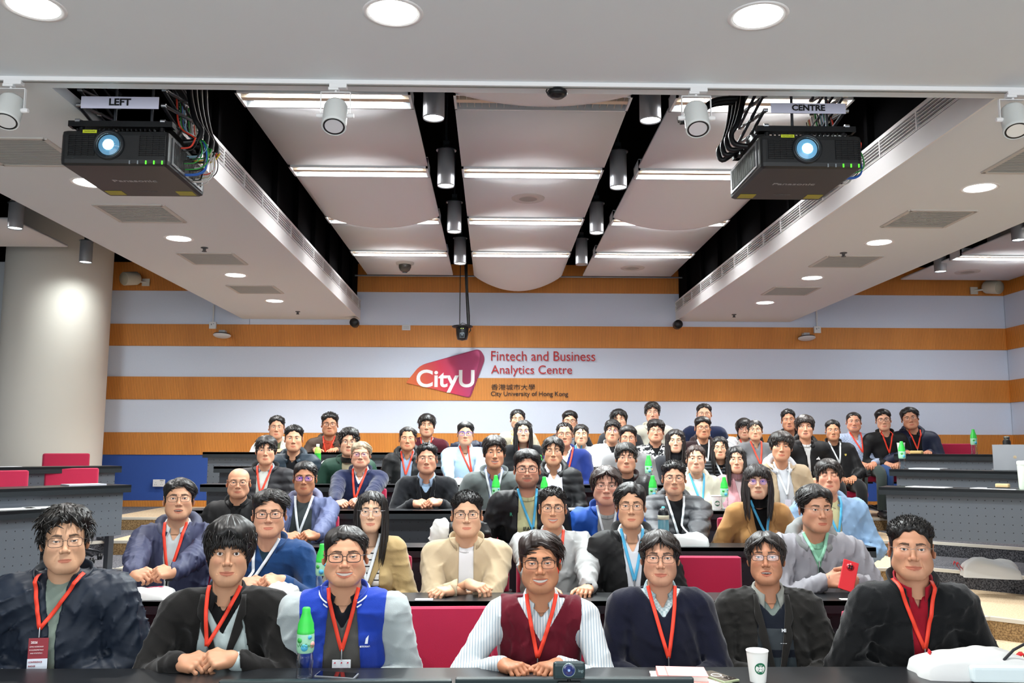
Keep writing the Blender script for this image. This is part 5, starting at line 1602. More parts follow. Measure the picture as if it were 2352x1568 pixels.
def desk(p0, p1, depth, z, zfloor, lab, panel=True, drop=.50, name='lecture_desk', pm=None):
    """p0->p1 is the front top edge (stage side), seats on the left-hand side of p0->p1"""
    p0, p1 = Vector((*p0, 0)), Vector((*p1, 0)); d = p1-p0; L_ = d.length; rz = math.atan2(d.y, d.x); c = (p0+p1)/2
    t = empty(name, (c.x, c.y, zfloor), rz); tag(t, lab, 'desk', 'long black lecture desks')
    h = z-zfloor
    B = MB(); B.box((0, depth/2, h-.012), (L_, depth, .024)); B.build('desktop', M_TOP, t)
    B = MB(); B.box((0, .007, h-.032), (L_, .014, .062)); B.build('edge_band', M_EDGE, t)
    B = MB(); B.box((0, .045, h-.06-drop/2), (L_-.10, .018, drop)); B.build('front_panel', pm or M_PERF, t)
    n = max(2, int(L_/1.6)+1)
    for i in range(n):
        x = -L_/2+.06+(L_-.12)*i/(n-1)
        B = MB(); B.box((x, depth*.45+.02, (h-.03)/2), (.045, .07, h-.03)); B.box((x, depth*.5, .015), (.05, depth*.9, .03)); B.build('leg', M_LEG, t)
    return t
DKT = .262
lab = {1: 'long black desk of the front row, nearest the camera', 2: 'long black desk between the front row and the second row of people', 3: 'long black desk behind the second row of people, carrying a teal water bottle',
       4: 'long black desk with the paper coffee cup and laptop before the cream jacket', 5: 'long black desk behind the navy zip fleece and the grey fleece', 6: 'long black desk carrying a green tea bottle', 7: 'rearmost long black desk before the striped wall'}
desk((-3.3, DK[1]), (3.7, DK[1]), DKT, TK[1], HK[1], lab[1])
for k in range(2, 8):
    desk((cl[k], DK[k]), (cr[k], DK[k]), DKT, TK[k], HK[k], lab[k], drop=.42, pm=M_PERF_SHADE if k < 7 else None)
# fore edge of the dark desk end by the blue wall, with its leg
SIDE = {}
def side(k, a, b, ext, lab, drop=.36):
    A, B_ = atZ(*a, TK[k]), atZ(*b, TK[k])
    d = (B_-A); d.z = 0
    if ext > 0: B_ = A+d*(1+ext)
    else: A = B_-d*(1-ext)
    SIDE[(k, ext > 0)] = (A.copy(), B_.copy())
    return desk((A.x, A.y), (B_.x, B_.y), .40, TK[k], HK[k], lab, drop=drop)
side(6, (0, 1073), (280, 1070), -.9, 'empty black desk by the round column, the higher of the two with a free end')
side(5, (0, 1123), (302, 1113), -.9, 'empty black desk by the round column, below a red chair and a laptop', .36)
side(4, (0, 1175), (120, 1168), -1.4, 'empty black desk at the picture edge behind the navy padded coat', .42)
side(7, (2053, 1042), (2352, 1044), .55, 'rearmost empty desk on the corner wall side, with a paper cup and sandwich')
side(6, (2042, 1077), (2352, 1083), .8, 'empty black desk carrying the silver laptop')
side(5, (2018, 1118), (2352, 1126), 1.0, 'largest empty black desk with papers, nearest the stage by the corner wall', .36)
# ================================================================ CHAIRS
M_RED = mat('#b41f47', .85, name='crimson_chair_fabric', bump=.35, bscale=350, sheen=.2)
M_PLAS = mat('#141518', .4)
def make_chair():
    t = empty('office_chair')
    B = MB(); B.box((0, 0, 0), (.47, .055, .40), bev=.027); 
    for v in B.V: v.y += -.35*(v.x**2)*1.1+.03*math.cos(v.z*6)
    o = B.build('backrest', M_RED, t, (0, .235, .66))
    B = MB(); B.box((0, 0, 0), (.48, .46, .07), bev=.034); B.build('seat', M_RED, t, (0, -.02, .445))
    B = MB(); B.box((0, .27, .64), (.30, .02, .26), bev=.009); B.tube([(0, .265, .55), (0, .26, .42), (0, .16, .385), (0, .05, .385)], .022, 8, flat=.6); B.build('back_shell', M_PLAS, t)
    for sg in (-1, 1):
        B = MB(); B.tube([(sg*.25, .12, .42), (sg*.275, .13, .50), (sg*.275, .10, .63), (sg*.275, -.10, .64)], .014, 8); B.box((sg*.275, -.01, .65), (.05, .24, .025), bev=.01); B.build('armrest', M_PLAS, t)
    B = MB(); B.lathe([(.035, .40), (.035, .30), (.025, .30), (.025, .13), (.045, .12), (.045, .08)][::-1], n=16); B.box((0, 0, .40), (.22, .20, .03)); B.build('gas_column', M_PLAS, t)
    B = MB()
    for k in range(5):
        a = 2*PI*k/5+.3; B.tube([(0, 0, .115), (.12*math.cos(a), .12*math.sin(a), .115), (.25*math.cos(a), .25*math.sin(a), .085), (.28*math.cos(a), .28*math.sin(a), .07)], [.030, .026, .018, .014], 8, flat=.7)
    B.build('star_base', mat('#2a2c30', .25, .3), t)
    for k in range(5):
        a = 2*PI*k/5+.3; B = MB(); B.lathe([(.020, -.022), (.028, -.018), (.028, -.004), (.018, 0), (.028, .004), (.028, .018), (.020, .022)], (.28*math.cos(a), .28*math.sin(a), .029), 14, ax='X'); B.build('caster', M_PLAS, t)
    return t
CH0 = make_chair(); CH0_used = False
def place_chair(loc, rz, lab, grp='red office chairs'):
    global CH0_used
    if not CH0_used: c = CH0; CH0_used = True
    else: c = copy_tree(CH0)
    c.location = loc; c.rotation_euler = (0, 0, rz); tag(c, lab, 'chair', grp); return c
# ================================================================ SMALL THINGS
def onT(px, py, k, dz=0.0):
    p = atZ(px, py, TK[k]+dz); return Vector((p.x, p.y, TK[k]+.0005))
def onD(px, k, f=.5, depth=DKT):
    """on desk k under picture column px, a fraction f of its depth back"""
    y = DK[k]+depth*f; d = ray(px, 784+0); X = atY(px, 1100, y).x; return Vector((X, y, TK[k]+.0005))
def onS(px, k, f=.5, right=True):
    # on an angled outer desk: where the picture column px meets its top, a fraction f of its 0.4 m depth back
    A, B_ = SIDE[(k, right)]; d = (B_-A).normalized(); n = Vector((-d.y, d.x, 0)); P0 = A+n*(.40*f)
    r = ray(px, 1070); t = (P0.x*d.y-P0.y*d.x)/(r[0]*d.y-r[1]*d.x)
    return Vector((r[0]*t, r[1]*t, TK[k]+.0005))
def clear_mat():
    k = 'clear_plastic'
    if k in MATS: return MATS[k]
    m = bpy.data.materials.new(k); m.use_nodes = True; nt = m.node_tree; nt.nodes.clear()
    o = nt.nodes.new('ShaderNodeOutputMaterial'); mx = nt.nodes.new('ShaderNodeMixShader'); lw = nt.nodes.new('ShaderNodeLayerWeight'); lw.inputs[0].default_value = .35
    t = nt.nodes.new('ShaderNodeBsdfTransparent'); t.inputs[0].default_value = (.90, .95, .98, 1); g = nt.nodes.new('ShaderNodeBsdfGlossy'); g.inputs['Roughness'].default_value = .08
    nt.links.new(lw.outputs['Facing'], mx.inputs[0]); nt.links.new(t.outputs[0], mx.inputs[1]); nt.links.new(g.outputs[0], mx.inputs[2]); nt.links.new(mx.outputs[0], o.inputs[0]); MATS[k] = m; return m
def water_bottle(loc, lab, s=1.0, big=False):
    t = empty('water_bottle', loc, .2); tag(t, lab, 'bottle', 'green capped water bottles'); t.scale = (s, s, s)
    B = MB(); B.lathe([(.0, .002), (.028, .0), (.031, .006), (.030, .03), (.0285, .045), (.031, .06), (.029, .085), (.027, .10), (.029, .11), (.031, .125), (.030, .17)], n=24)
    B.build('bottle_body', clear_mat(), t)
    B = MB(); B.lathe([(0, .003), (.028, .004), (.028, .03), (.0268, .045), (.0285, .06), (.027, .085), (0, .086)], n=20); B.build('water', mat('#b9c9d2', .1, name='water'), t) if False else None
    B = MB(); B.lathe([(.0285, .098), (.0318, .106), (.0325, .125), (.0322, .158), (.0310, .168)], n=24); lb = B.build('sleeve_label', mat('#9fd7b4', .4), t)
    B = MB()
    for a, c_, z, r in ((-.7, 0, .145, .010), (.9, 1, .128, .012), (-.1, 2, .120, .013), (.5, 2, .156, .008)):
        B.m = c_; x, y = math.sin(a)*.0325, -math.cos(a)*.0325
        B.lathe([(0, .0012), (r, .0008), (r, 0)], (x, y, z), 12, rot=Matrix.Rotation(a, 3, 'Z') @ Matrix.Rotation(PI/2, 3, 'X'))
    B.build('label_print', [mat('#3fae4d', .4), mat('#e7a7a0', .4), mat('#58b8e0', .4)], t)
    if big: text_mesh('label_text', 'WeCare', .017, mat('#1d7a35', .4), t, facing((0, -.0350, .128)))
    B = MB(); B.lathe([(.0315, .166), (.0322, .176), (.030, .180), (.029, .20), (.021, .222), (.0155, .240), (.0150, .256), (.011, .260), (0, .260)], n=20); B.build('cap', mat('#37c44a', .35), t)
    return t
def label_pos(o): return o
water_bottle(onD(713, 1, .30), 'water bottle with green cap in front of the person in the blue varsity jacket', 1.06, True)
water_bottle(onD(745, 2, .75), 'water bottle with green cap half hidden beside the blue varsity jacket')
water_bottle(onD(1139, 4, .45), 'water bottle with green cap in front of the person in the grey fleece')
water_bottle(onD(1250, 4, .75), 'water bottle whose green cap peeps out over the pale grey buttoned shirt', .95)
water_bottle(onD(1499, 4, .5), 'water bottle with green cap beside the person in the grey quilted jacket')
water_bottle(onD(1240, 5, .6), 'water bottle whose green cap shows beside the person in the black blazer')
water_bottle(onD(1490, 5, .5), 'water bottle with green cap before the person in the grey wool jacket')
water_bottle(onD(1663, 4, .85), 'water bottle with green cap between the cream and pink jackets', .95)
water_bottle(onS(2073, 6, .3), 'water bottle with green cap at the aisle end of an empty desk')
water_bottle(onS(2240, 7, .6), 'water bottle with green cap alone on the rearmost empty desk')
# green tea bottle
t = empty('tea_bottle', onD(728, 6, .35)); tag(t, 'green tea bottle with white cap in front of the person in the brown jacket', 'bottle')
B = MB(); B.lathe([(0, .002), (.030, .0), (.032, .01), (.032, .15), (.020, .185), (.013, .195), (.013, .2)], n=20); B.build('bottle_body', mat('#9ccf58', .25), t)
B = MB(); B.lathe([(.0325, .03), (.033, .035), (.033, .12), (.0325, .13)], n=20); B.build('sleeve_label', mat('#2fa53b', .35), t)
B = MB(); B.lathe([(.016, .196), (.016, .222), (0, .223)], n=16); B.build('cap', mat('#eef0ea', .4), t)
# teal drinking bottle
t = empty('drinking_bottle', onD(1522, 3, .45)); tag(t, 'clear teal drinking bottle with dark lid before the grey quilted jacket', 'bottle')
B = MB(); B.lathe([(0, .002), (.034, .0), (.036, .01), (.035, .14), (.0335, .165)], n=28); B.build('bottle_body', mat('#5f929f', .12, name='teal_plastic', spec=.6), t)
B = MB(); B.lathe([(.0365, .06), (.037, .062), (.037, .09), (.0365, .092)], n=28); B.build('water_line', mat('#8cb8c2', .15), t)
B = MB(); B.lathe([(.0355, .163), (.037, .166), (.037, .188), (.035, .19)], n=28); B.build('collar', mat('#b8b7a0', .4), t)
B = MB(); B.lathe([(.034, .19), (.034, .205), (.026, .226), (.012, .236), (0, .237)], n=28); B.build('lid', mat('#15191c', .3), t)
B = MB(); B.lathe([(.012, .234), (.010, .244), (0, .246)], n=14); B.build('spout', mat('#49c1c9', .4), t)
# paper cups
def cup(loc, lab, s=1.0, logo=True, big=False):
    t = empty('paper_cup', loc); tag(t, lab, 'cup', 'white paper coffee cups'); t.scale = (s, s, s)
    B = MB(); B.lathe([(.0, .004), (.0275, .004), (.0284, .0), (.0286, .0006), (.0288, .003), (.0380, .098), (.0385, .104), (.040, .106), (.0405, .109), (.039, .111), (.0372, .108), (.028, .012), (0, .010)], n=32); B.build('cup_wall', mat('#eef0ec', .55), t)
    if logo:
        # round green emblem: ring, crowned figure with wavy hair in white
        r = .0205; z0 = .052
        def onw(u, v): 
            rr = .0285+(.010)*((z0+v)/.104); return Vector((rr*math.sin(u/rr), -rr*math.cos(u/rr)-.0006, z0+v))
        def patch(pts, c_, off, nm):
            B = MB(); vs = []
            for u, v in pts:
                q = onw(u, v); q.y -= off; vs.append(q)
            B.add([onw(sum(p[0] for p in pts)/len(pts), sum(p[1] for p in pts)/len(pts))+Vector((0, -off-.0002, 0))]+vs, [(0, i+1, (i+1) % len(vs)+1) for i in range(len(vs))], True)
            return B.build(nm, mat(c_, .5), t)
        circ = lambda R_, n=28, cx=0, cz=0: [(cx+R_*math.cos(2*PI*i/n), cz+R_*math.sin(2*PI*i/n)) for i in range(n)]
        em = patch(circ(r), '#0f6b48', .0002, 'emblem')
        B = MB()
        if big or True:
            for sg in (-1, 1):
                for j in range(3): B.tube([onw(sg*(.004+.003*j), .006-j*.002)+Vector((0, -.001, 0)), onw(sg*(.006+.003*j), -.002)+Vector((0, -.001, 0)), onw(sg*(.004+.0035*j), -.008)+Vector((0, -.001, 0)), onw(sg*(.007+.003*j), -.014+j*.002)+Vector((0, -.001, 0))], .0008, 5)
            B.lathe([(0, .0004), (.0045, 0)], onw(0, .003)+Vector((0, -.0012, 0)), 12, ax='y'); B.lathe([(0, .0004), (.0045, 0)], onw(0, -.006)+Vector((0, -.0012, 0)), 12, ax='y')
            for a in (-.5, 0, .5): B.tube([onw(.004*a*2, .008)+Vector((0, -.001, 0)), onw(.010*a, .014)+Vector((0, -.001, 0))], .0009, 5)
        B.build('emblem_figure', mat('#eef0ec', .5), t)
    return t
cup(onD(1727, 1, .12), 'large white paper coffee cup with round green emblem, nearest the camera', 1.08, True, True)
cup(onD(1644, 4, .30), 'white paper coffee cup with round green emblem before the cream jacket')
cup(onS(2072, 7, .35), 'plain white paper cup at the aisle end of the rearmost empty desk', 1.1, False)
# phones
def phone(loc, rz, lab, col, tilt=(0, 0), cams=False, w_=.078, l_=.16):
    t = empty('smartphone', loc, rz); tag(t, lab, 'phone')
    B = MB(); B.box((0, 0, .0045), (w_, l_, .009), bev=.004); B.build('phone_case', mat(col, .3), t); return t
ph = phone(onD(785, 1, .34)+Vector((0, 0, .008)), math.radians(80), 'dark smartphone with a clear bumper lying before the varsity jacket', '#777b81'); ph.rotation_euler = (math.radians(2), 0, math.radians(84))
B = MB(); B.box((0, 0, .0092), (.070, .150, .001), bev=.0004); B.build('screen', mat('#0c0f16', .06, spec=.7), ph)
ph = phone(onD(1638, 1, .30)+Vector((0, 0, .001)), math.radians(28), 'smartphone lying face down with a white ring on its back', '#8d9878')
B = MB(); B.box((0, 0, .0092), (.068, .148, .001), bev=.0004); B.build('back_glass', mat('#6f675f', .15), ph)
B = MB(); B.lathe([(.022, .0), (.022, .0012), (.018, .0012), (.018, 0)], (0, .010, .0096), 28, cap=False); B.box((0, -.030, .0102), (.004, .018, .0010)); B.build('magnet_ring', mat('#e9e7e2', .4), ph)
B = MB(); B.box((.012, -.052, .0105), (.036, .036, .003), bev=.0014)
for dx, dy in ((-.009, -.009), (.009, -.009), (0, .009)): B.lathe([(.0075, 0), (.007, .0025), (0, .0026)], (.012+dx, -.052+dy, .0115), 16)
B.build('camera_block', mat('#3a3430', .2, .3), ph)
# notebook on a paper sheet, with a pen
a0 = onD(1556, 1, .36)
B = MB(); B.plate([(-.16, -.125, 0), (.17, -.125, 0), (.10, .100, 0), (-.13, .10, 0)], .0012)
t = B.build('paper_sheet', mat('#eceae8', .7)); t.location = a0+Vector((.02, 0, 0)); tag(t, 'white paper sheets under the pink notebook on the front desk', 'paper')
B = MB()
for i in range(7): B.box((.085+.004*i, .05-.022*i, .0016), (.035, .002, .0006))
B.build('handwriting', mat('#d0808c', .6), t)
t = empty('notebook', a0+Vector((0, -.005, .002)), math.radians(-6)); tag(t, 'closed pink notebook on white paper before the person in the navy sweater', 'notebook')
B = MB(); B.box((0, 0, .012), (.185, .14, .018)); B.build('page_block', mat('#e9e2da', .8), t)
B = MB(); B.box((0, 0, .0225), (.192, .148, .003)); B.box((0, 0, .0015), (.192, .148, .003)); B.box((-.0945, 0, .012), (.003, .148, .022)); B.build('cover', mat('#f0a5a0', .6), t)
B = MB(); B.box((-.060, 0, .0243), (.004, .149, .0008)); B.build('elastic_band', mat('#d8807e', .6), t)
B = MB(); B.tube([(-.005, -.055, .006), (.012, .045, .006), (.014, .062, .006)], [.0045, .0045, .0025], 8)
o = B.build('pen', mat('#15161a', .35)); o.location = a0+Vector((-.135, -.02, .001)); tag(o, 'black pen lying on the paper left of the pink notebook', 'pen')
# webcam on a wide display at the foot of the picture
def display(px0, px1, py, Y_, lab, lit):
    a, b_ = atY(px0, py, Y_), atY(px1, py, Y_); w_ = b_.x-a.x; zt = a.z; h_ = .50
    t = empty('display_screen', ((a.x+b_.x)/2, Y_, HK[1]+.012)); tag(t, lab, 'monitor')
    zc = zt-HK[1]-.012-h_/2
    B = MB(); B.box((0, 0, zc), (w_, .035, h_), bev=.006); B.build('casing', mat('#1b2c2e', .35), t)
    B = MB(); B.box((0, -.0185, zc-.006), (w_-.03, .002, h_-.04)); B.build('screen', mat('#101a3a', .1, emit=.25), t)
    B = MB(); B.box((0, .05, .01), (.45, .28, .02), bev=.008); B.box((0, .05, (zc+.01)/2), (.07, .03, zc)); B.box((0, .035, zc-.05), (.12, .05, .10)); B.build('stand', mat('#16191b', .4, .3), t)
    return t, zt
display(1046, 1592, 1556, 3.40, 'wide black display at the foot of the picture carrying the webcam', True)
display(505, 1038, 1561, 3.43, 'wide dark display edge at the foot of the picture before the varsity jacket', False)
c = atY(1307, 1538, 3.38); t = empty('webcam', (c.x, 3.38, c.z)); tag(t, 'black webcam with round lens standing on the display before the person in the maroon vest', 'webcam')
B = MB(); B.box((0, 0, 0), (.120, .030, .062), bev=.0145); B.build('body', mat('#24373a', .3), t)
B = MB(); B.lathe([(.025, .0), (.0245, .004), (.0225, .005), (.022, .003)], (-.002, -.0145, .003), 32, ax='y'); B.build('lens_rim', mat('#8fa5a8', .25, .6), t)
B = MB(); B.lathe([(.022, .0035), (.010, .0050), (.0095, .007), (0, .007)], (-.002, -.0145, .003), 32, ax='y'); B.build('lens', mat('#13266b', .08, spec=.8), t)
B = MB(); B.lathe([(.0045, 0), (0, .0006)], (-.002, -.0218, .003), 16, ax='y'); B.build('lens_glass', mat('#9fc4ff', .1), t)
text_mesh('maker_lettering', 'logi', .014, mat('#8ea6a8', .4), t, facing((.043, -.0156, .0)))
B = MB(); B.box((0, .0, -.028), (.115, .026, .006), bev=.002); B.tube([(0, .0, -.030), (0, .0, -.046)], .006, 8); B.box((0, .004, -.044), (.085, .035, .010), bev=.003); B.build('clamp', mat('#15191b', .35), t)
# gooseneck microphone
a = atY(2294, 1572, 3.56); t = empty('gooseneck_microphone', (a.x, 3.56, TK[1])); tag(t, 'black gooseneck microphone curving up at the picture corner beside the white bag', 'microphone')
def rel(x, y): q = atY(x, y, 3.54); return (q.x-a.x, q.y-3.56, q.z-TK[1])
B = MB(); B.tube([rel(2294, 1567), rel(2296, 1540), rel(2306, 1515), rel(2328, 1492), rel(2356, 1477), rel(2390, 1466), rel(2420, 1462)], [.008, .006, .0055, .0055, .0055, .0055, .0055], 10); B.build('gooseneck', mat('#0f1116', .45), t)
B = MB(); B.tube([rel(2418, 1462), rel(2450, 1460)], [.012, .011], 12); B.build('microphone_head', mat('#17181c', .6), t)
B = MB(); B.lathe([(.045, 0), (.045, .012), (.02, .02), (.012, .03), (.010, .05)], n=24); B.build('base', mat('#15171a', .4), t)
# ---- cloth tote bags and white bags
def bag(loc, rz, w_, d_, h_, lab, col='#e9ebea', red=None, name='tote_bag', seed=1, mark=False, flat=False):
    t = empty(name, loc, rz); tag(t, lab, 'bag')
    r = np.random.RandomState(seed)
    nx, ny = 40, 26
    V = []
    for j in range(ny+1):
        for i in range(nx+1):
            u, v = i/nx*2-1, j/ny*2-1
            e = (1-abs(u)**4)*(1-abs(v)**4)
            z = h_*e**.30*(.82+.18*math.sin(u*2.6+seed)*math.cos(v*1.9+seed*.7))+.0025*math.sin(u*13+v*6+seed)*e+.002*math.sin(u*5-v*15)*e
            V.append((u*w_/2*(1-.05*v*v+.03*math.sin(v*5+seed)), v*d_/2*(1-.06*u*u+.04*math.sin(u*4+seed)), max(z, 0)))
    n = len(V); V += [(x, y, 0) for x, y, z in V]
    F = []
    for j in range(ny):
        for i in range(nx):
            a = j*(nx+1)+i; F.append((a, a+1, a+nx+2, a+nx+1)); F.append((n+a, n+a+nx+1, n+a+nx+2, n+a+1))
    V = np.array(V); 
    npmesh('bag_body', V, np.array(F), cloth_mat(col, 'shell'), t)
    if red:
        for q, (hx, hy) in enumerate(red):
            B = MB(); pts = []
            for k in range(15):
                a = PI*k/14; pts.append((hx+.055*math.cos(a)*(1+.1*q), hy+.05*math.sin(a), max(.006, h_*.55*(abs(math.cos(a))**.5 if True else 1)+.028*math.sin(a)+.012*math.sin(k*1.3))))
            V_ = [Vector(p_) for p_ in pts]
            strip_mesh([[p_-Vector((0, .012, .004)) for p_ in V_], [p_+Vector((0, .012, .004)) for p_ in V_]], 'strap', cloth_mat('#d8242b', 'knit'), t, .003)
    if mark:
        B = MB(); z = h_*1.02
        rows = []
        for i in range(7):
            u = .12+.05*i; rr = []
            for j in range(4):
                v = .05+.09*j; e = (1-abs(u)**4)*(1-abs(v)**4); zz = h_*e**.30*(.82+.18*math.sin(u*2.6+seed)*math.cos(v*1.9+seed*.7))+.0025*math.sin(u*13+v*6+seed)*e+.002*math.sin(u*5-v*15)*e
                rr.append(Vector((u*w_/2+(.012*j), v*d_/2, zz+.003)))
            rows.append(rr)
        strip_mesh(rows, 'printed_emblem', mat('#d42f63', .6), t, .0012)
    return t
bag(onD(338, 2, .46), .05, .31, .20, .055, 'white cloth tote with a pink printed emblem below the slate hooded jacket', mark=True, seed=2)
bag(onD(655, 2, .5), -.3, .15, .14, .075, 'crumpled white bag before the person in the blue fleece', seed=5)
bag(onD(1570, 3, .42), .0, .30, .15, .085, 'folded white bag before the person in the grey quilted jacket', '#dfe8e6', seed=3)
bag(onD(2200, 1, .60)+Vector((-.0, -.03, 0)), -.06, .46, .22, .105, 'large white tote with red straps before the person in the black zip jacket', red=[(-.10, .03), (.08, .04), (.16, .03)], seed=4)
B = MB(); B.box((0, 0, .03), (.26, .14, .06), bev=.012)
o = B.build('folded_garment_box', mat('#dcebee', .7)); o.location = onD(2262, 1, .25); o.rotation_euler = (0, 0, -.05); tag(o, 'pale blue-white packet in front of the large tote with red straps', 'packet')
bag(onD(762, 6, .4), .1, .22, .16, .07, 'white bag lying before the person in the brown jacket', '#eef0ee', seed=7)
bag(onD(862, 5, .6), .2, .20, .14, .12, 'white cloth bag standing behind the navy zip fleece wearer', '#f0f0ea', seed=8)
bag(onD(1062, 5, .35), .0, .20, .15, .055, 'white bag with red strap before the person in the pale blue shirt', red=[(.0, .03)], seed=9)
p = atZ(2288, 1328, HK[5]); bag(Vector((p.x, p.y+.08, HK[5]+.001)), -.35, .44, .24, .17, 'white tote with red straps slumped on the dark steps', red=[(-.22, .0), (-.20, -.06)], seed=6)
# papers, laptops, flask
def sheet(loc, rz, w_, d_, lab, col='#e6e8ea', name='paper_sheet', th=.004, cat='paper'):
    B = MB(); B.box((0, 0, th/2), (w_, d_, th), bev=min(th*.4, .002)); o = B.build(name, mat(col, .5)); o.location = loc; o.rotation_euler = (0, 0, rz); tag(o, lab, cat); return o
def sd(px, py, k): return onS(px, k, .45, px > 1000)
RZR, RZL = math.radians(-46), math.radians(44)
sheet(sd(2131, 1077, 6), RZR, .28, .20, 'closed silver laptop on the desk with the silver laptop stand-up, aisle end', '#c3c7cc', 'closed_laptop', .012, 'laptop')
sheet(sd(2131, 1120, 5), RZR, .32, .20, 'white paper at the aisle end of the largest empty desk')
sheet(sd(2285, 1122, 5), RZR, .34, .20, 'wide white papers under the dark folder on the largest empty desk')
sheet(sd(2302, 1119, 5)+Vector((0, 0, .006)), RZR+.1, .22, .14, 'dark folder lying on white papers on the largest empty desk', '#2b2e33', 'folder', .005, 'folder')
B = MB(); B.box((0, 0, .016), (.10, .055, .03), bev=.010); o = B.build('sandwich', mat('#d9bd8c', .7)); o.location = sd(2300, 1117, 5)+Vector((.0, .0, .012)); o.rotation_euler = (0, 0, RZR); tag(o, 'pale sandwich on the dark folder', 'food')
B = MB(); B.box((0, 0, .018), (.13, .07, .035), bev=.016); o = B.build('sandwich', mat('#d6b877', .7)); o.location = onS(2107, 7, .25); o.rotation_euler = (0, 0, RZR); tag(o, 'yellow wrapped sandwich before the person leaning in a dark navy jacket', 'food')
t = empty('open_laptop', sd(2330, 1083, 6)+Vector((.02, .02, 0)), RZR+.35); tag(t, 'silver laptop standing open with its lid towards the camera', 'laptop')
B = MB(); B.box((0, .10, .007), (.34, .22, .014), bev=.004); B.build('keyboard_base', mat('#9a9da1', .35, .6), t)
B = MB(); B.box((0, -.015, .115), (.34, .008, .225), bev=.003); B.build('screen_lid', mat('#8f9296', .35, .6), t)
B = MB(); B.lathe([(.014, 0), (0, .0006)], (.0, -.0194, .12), 18, ax='y'); B.build('lid_emblem', mat('#a8977c', .3, .5), t)
t = empty('vacuum_flask', onS(2316, 7, .4)); tag(t, 'tall black flask with steel cap behind the silver laptop', 'flask')
B = MB(); B.lathe([(.036, 0), (.038, .01), (.036, .13), (.030, .145)], n=24); B.build('flask_body', mat('#141517', .5), t)
B = MB(); B.lathe([(.026, .145), (.026, .165), (.029, .168), (.029, .178), (.02, .182), (0, .182)], n=24); B.build('cap', mat('#8b8f88', .25, .8), t)
t = empty('drink_tumbler', onS(2350, 5, .45)); tag(t, 'pale green white tumbler cut by the picture edge', 'tumbler')
B = MB(); B.lathe([(.036, 0), (.040, .02), (.044, .19), (.042, .20)], n=28); B.build('tumbler_body', mat('#dbe9d8', .3), t)
B = MB(); B.lathe([(.046, .198), (.046, .222), (.040, .228), (0, .230)], n=28); B.build('lid', mat('#eef1ec', .3), t)
sheet(sd(195, 1112, 5), RZL, .30, .20, 'closed silver laptop on the desk by the round column', '#b9bcc6', 'closed_laptop', .012, 'laptop')
sheet(sd(30, 1173, 4), RZL, .36, .22, 'long pale paper on the nearest desk by the round column', '#cdd2d0')
sheet(sd(95, 1170, 4), RZL-.1, .2, .18, 'white paper behind the head of the person in the navy coat', '#e8eaea')
sheet(sd(18, 1072, 6), RZL, .2, .16, 'white paper on the higher desk by the round column')
sheet(onD(978, 2, .12), 0, .09, .05, 'small white card on the desk edge left of the beige cardigan', '#e9ebea')
sheet(onD(1690, 4, .45), .1, .16, .14, 'thin grey laptop behind the paper coffee cup', '#8f9196', 'closed_laptop', .010, 'laptop')
sheet(onD(1208, 3, .3), 0, .12, .09, 'violet grey paper below the black bomber jacket', '#8f8fb5')
sheet(onD(1345, 4, .35), 0, .26, .10, 'white paper sheet before the person in the blue shell jacket', '#f0f0ee', th=.012)
sheet(onD(1945, 2, .1), 0, .12, .04, 'small white cards by the grey shell jacket', '#e3e6df')
# ---- empty chairs that show
def ch_at(px, py, k, Y_, rz, lab):
    c = atY(px, py, Y_); place_chair((c.x, Y_-.2, HK[k]), rz, lab)
ch_at(1035, 1440, 1, 4.45, .03, 'empty red chair in the front row beside the person in the maroon vest')
ch_at(1612, 1300, 2, 5.32, -.04, 'empty red chair in the second row behind the person in the navy sweater')
p = atY(186, 1065, 9.6); place_chair((p.x, 9.4, HK[6]), .7, 'red chair pushed in at the higher desk by the blue wall panel')
p = atY(182, 1110, 8.45); place_chair((p.x, 8.35, HK[5]), .55, 'red chair behind the silver laptop by the round column')
p = atY(20, 1120, 7.3); place_chair((p.x-.1, 7.4, HK[5]), .7, 'red chair mostly hidden at the picture edge by the round column')
p = atY(2185, 1045, 10.3); place_chair((p.x, 10.3, HK[7]), -.6, 'empty red chair beside the person leaning in a dark navy jacket')
p = atY(938, 1230, 6.35); 

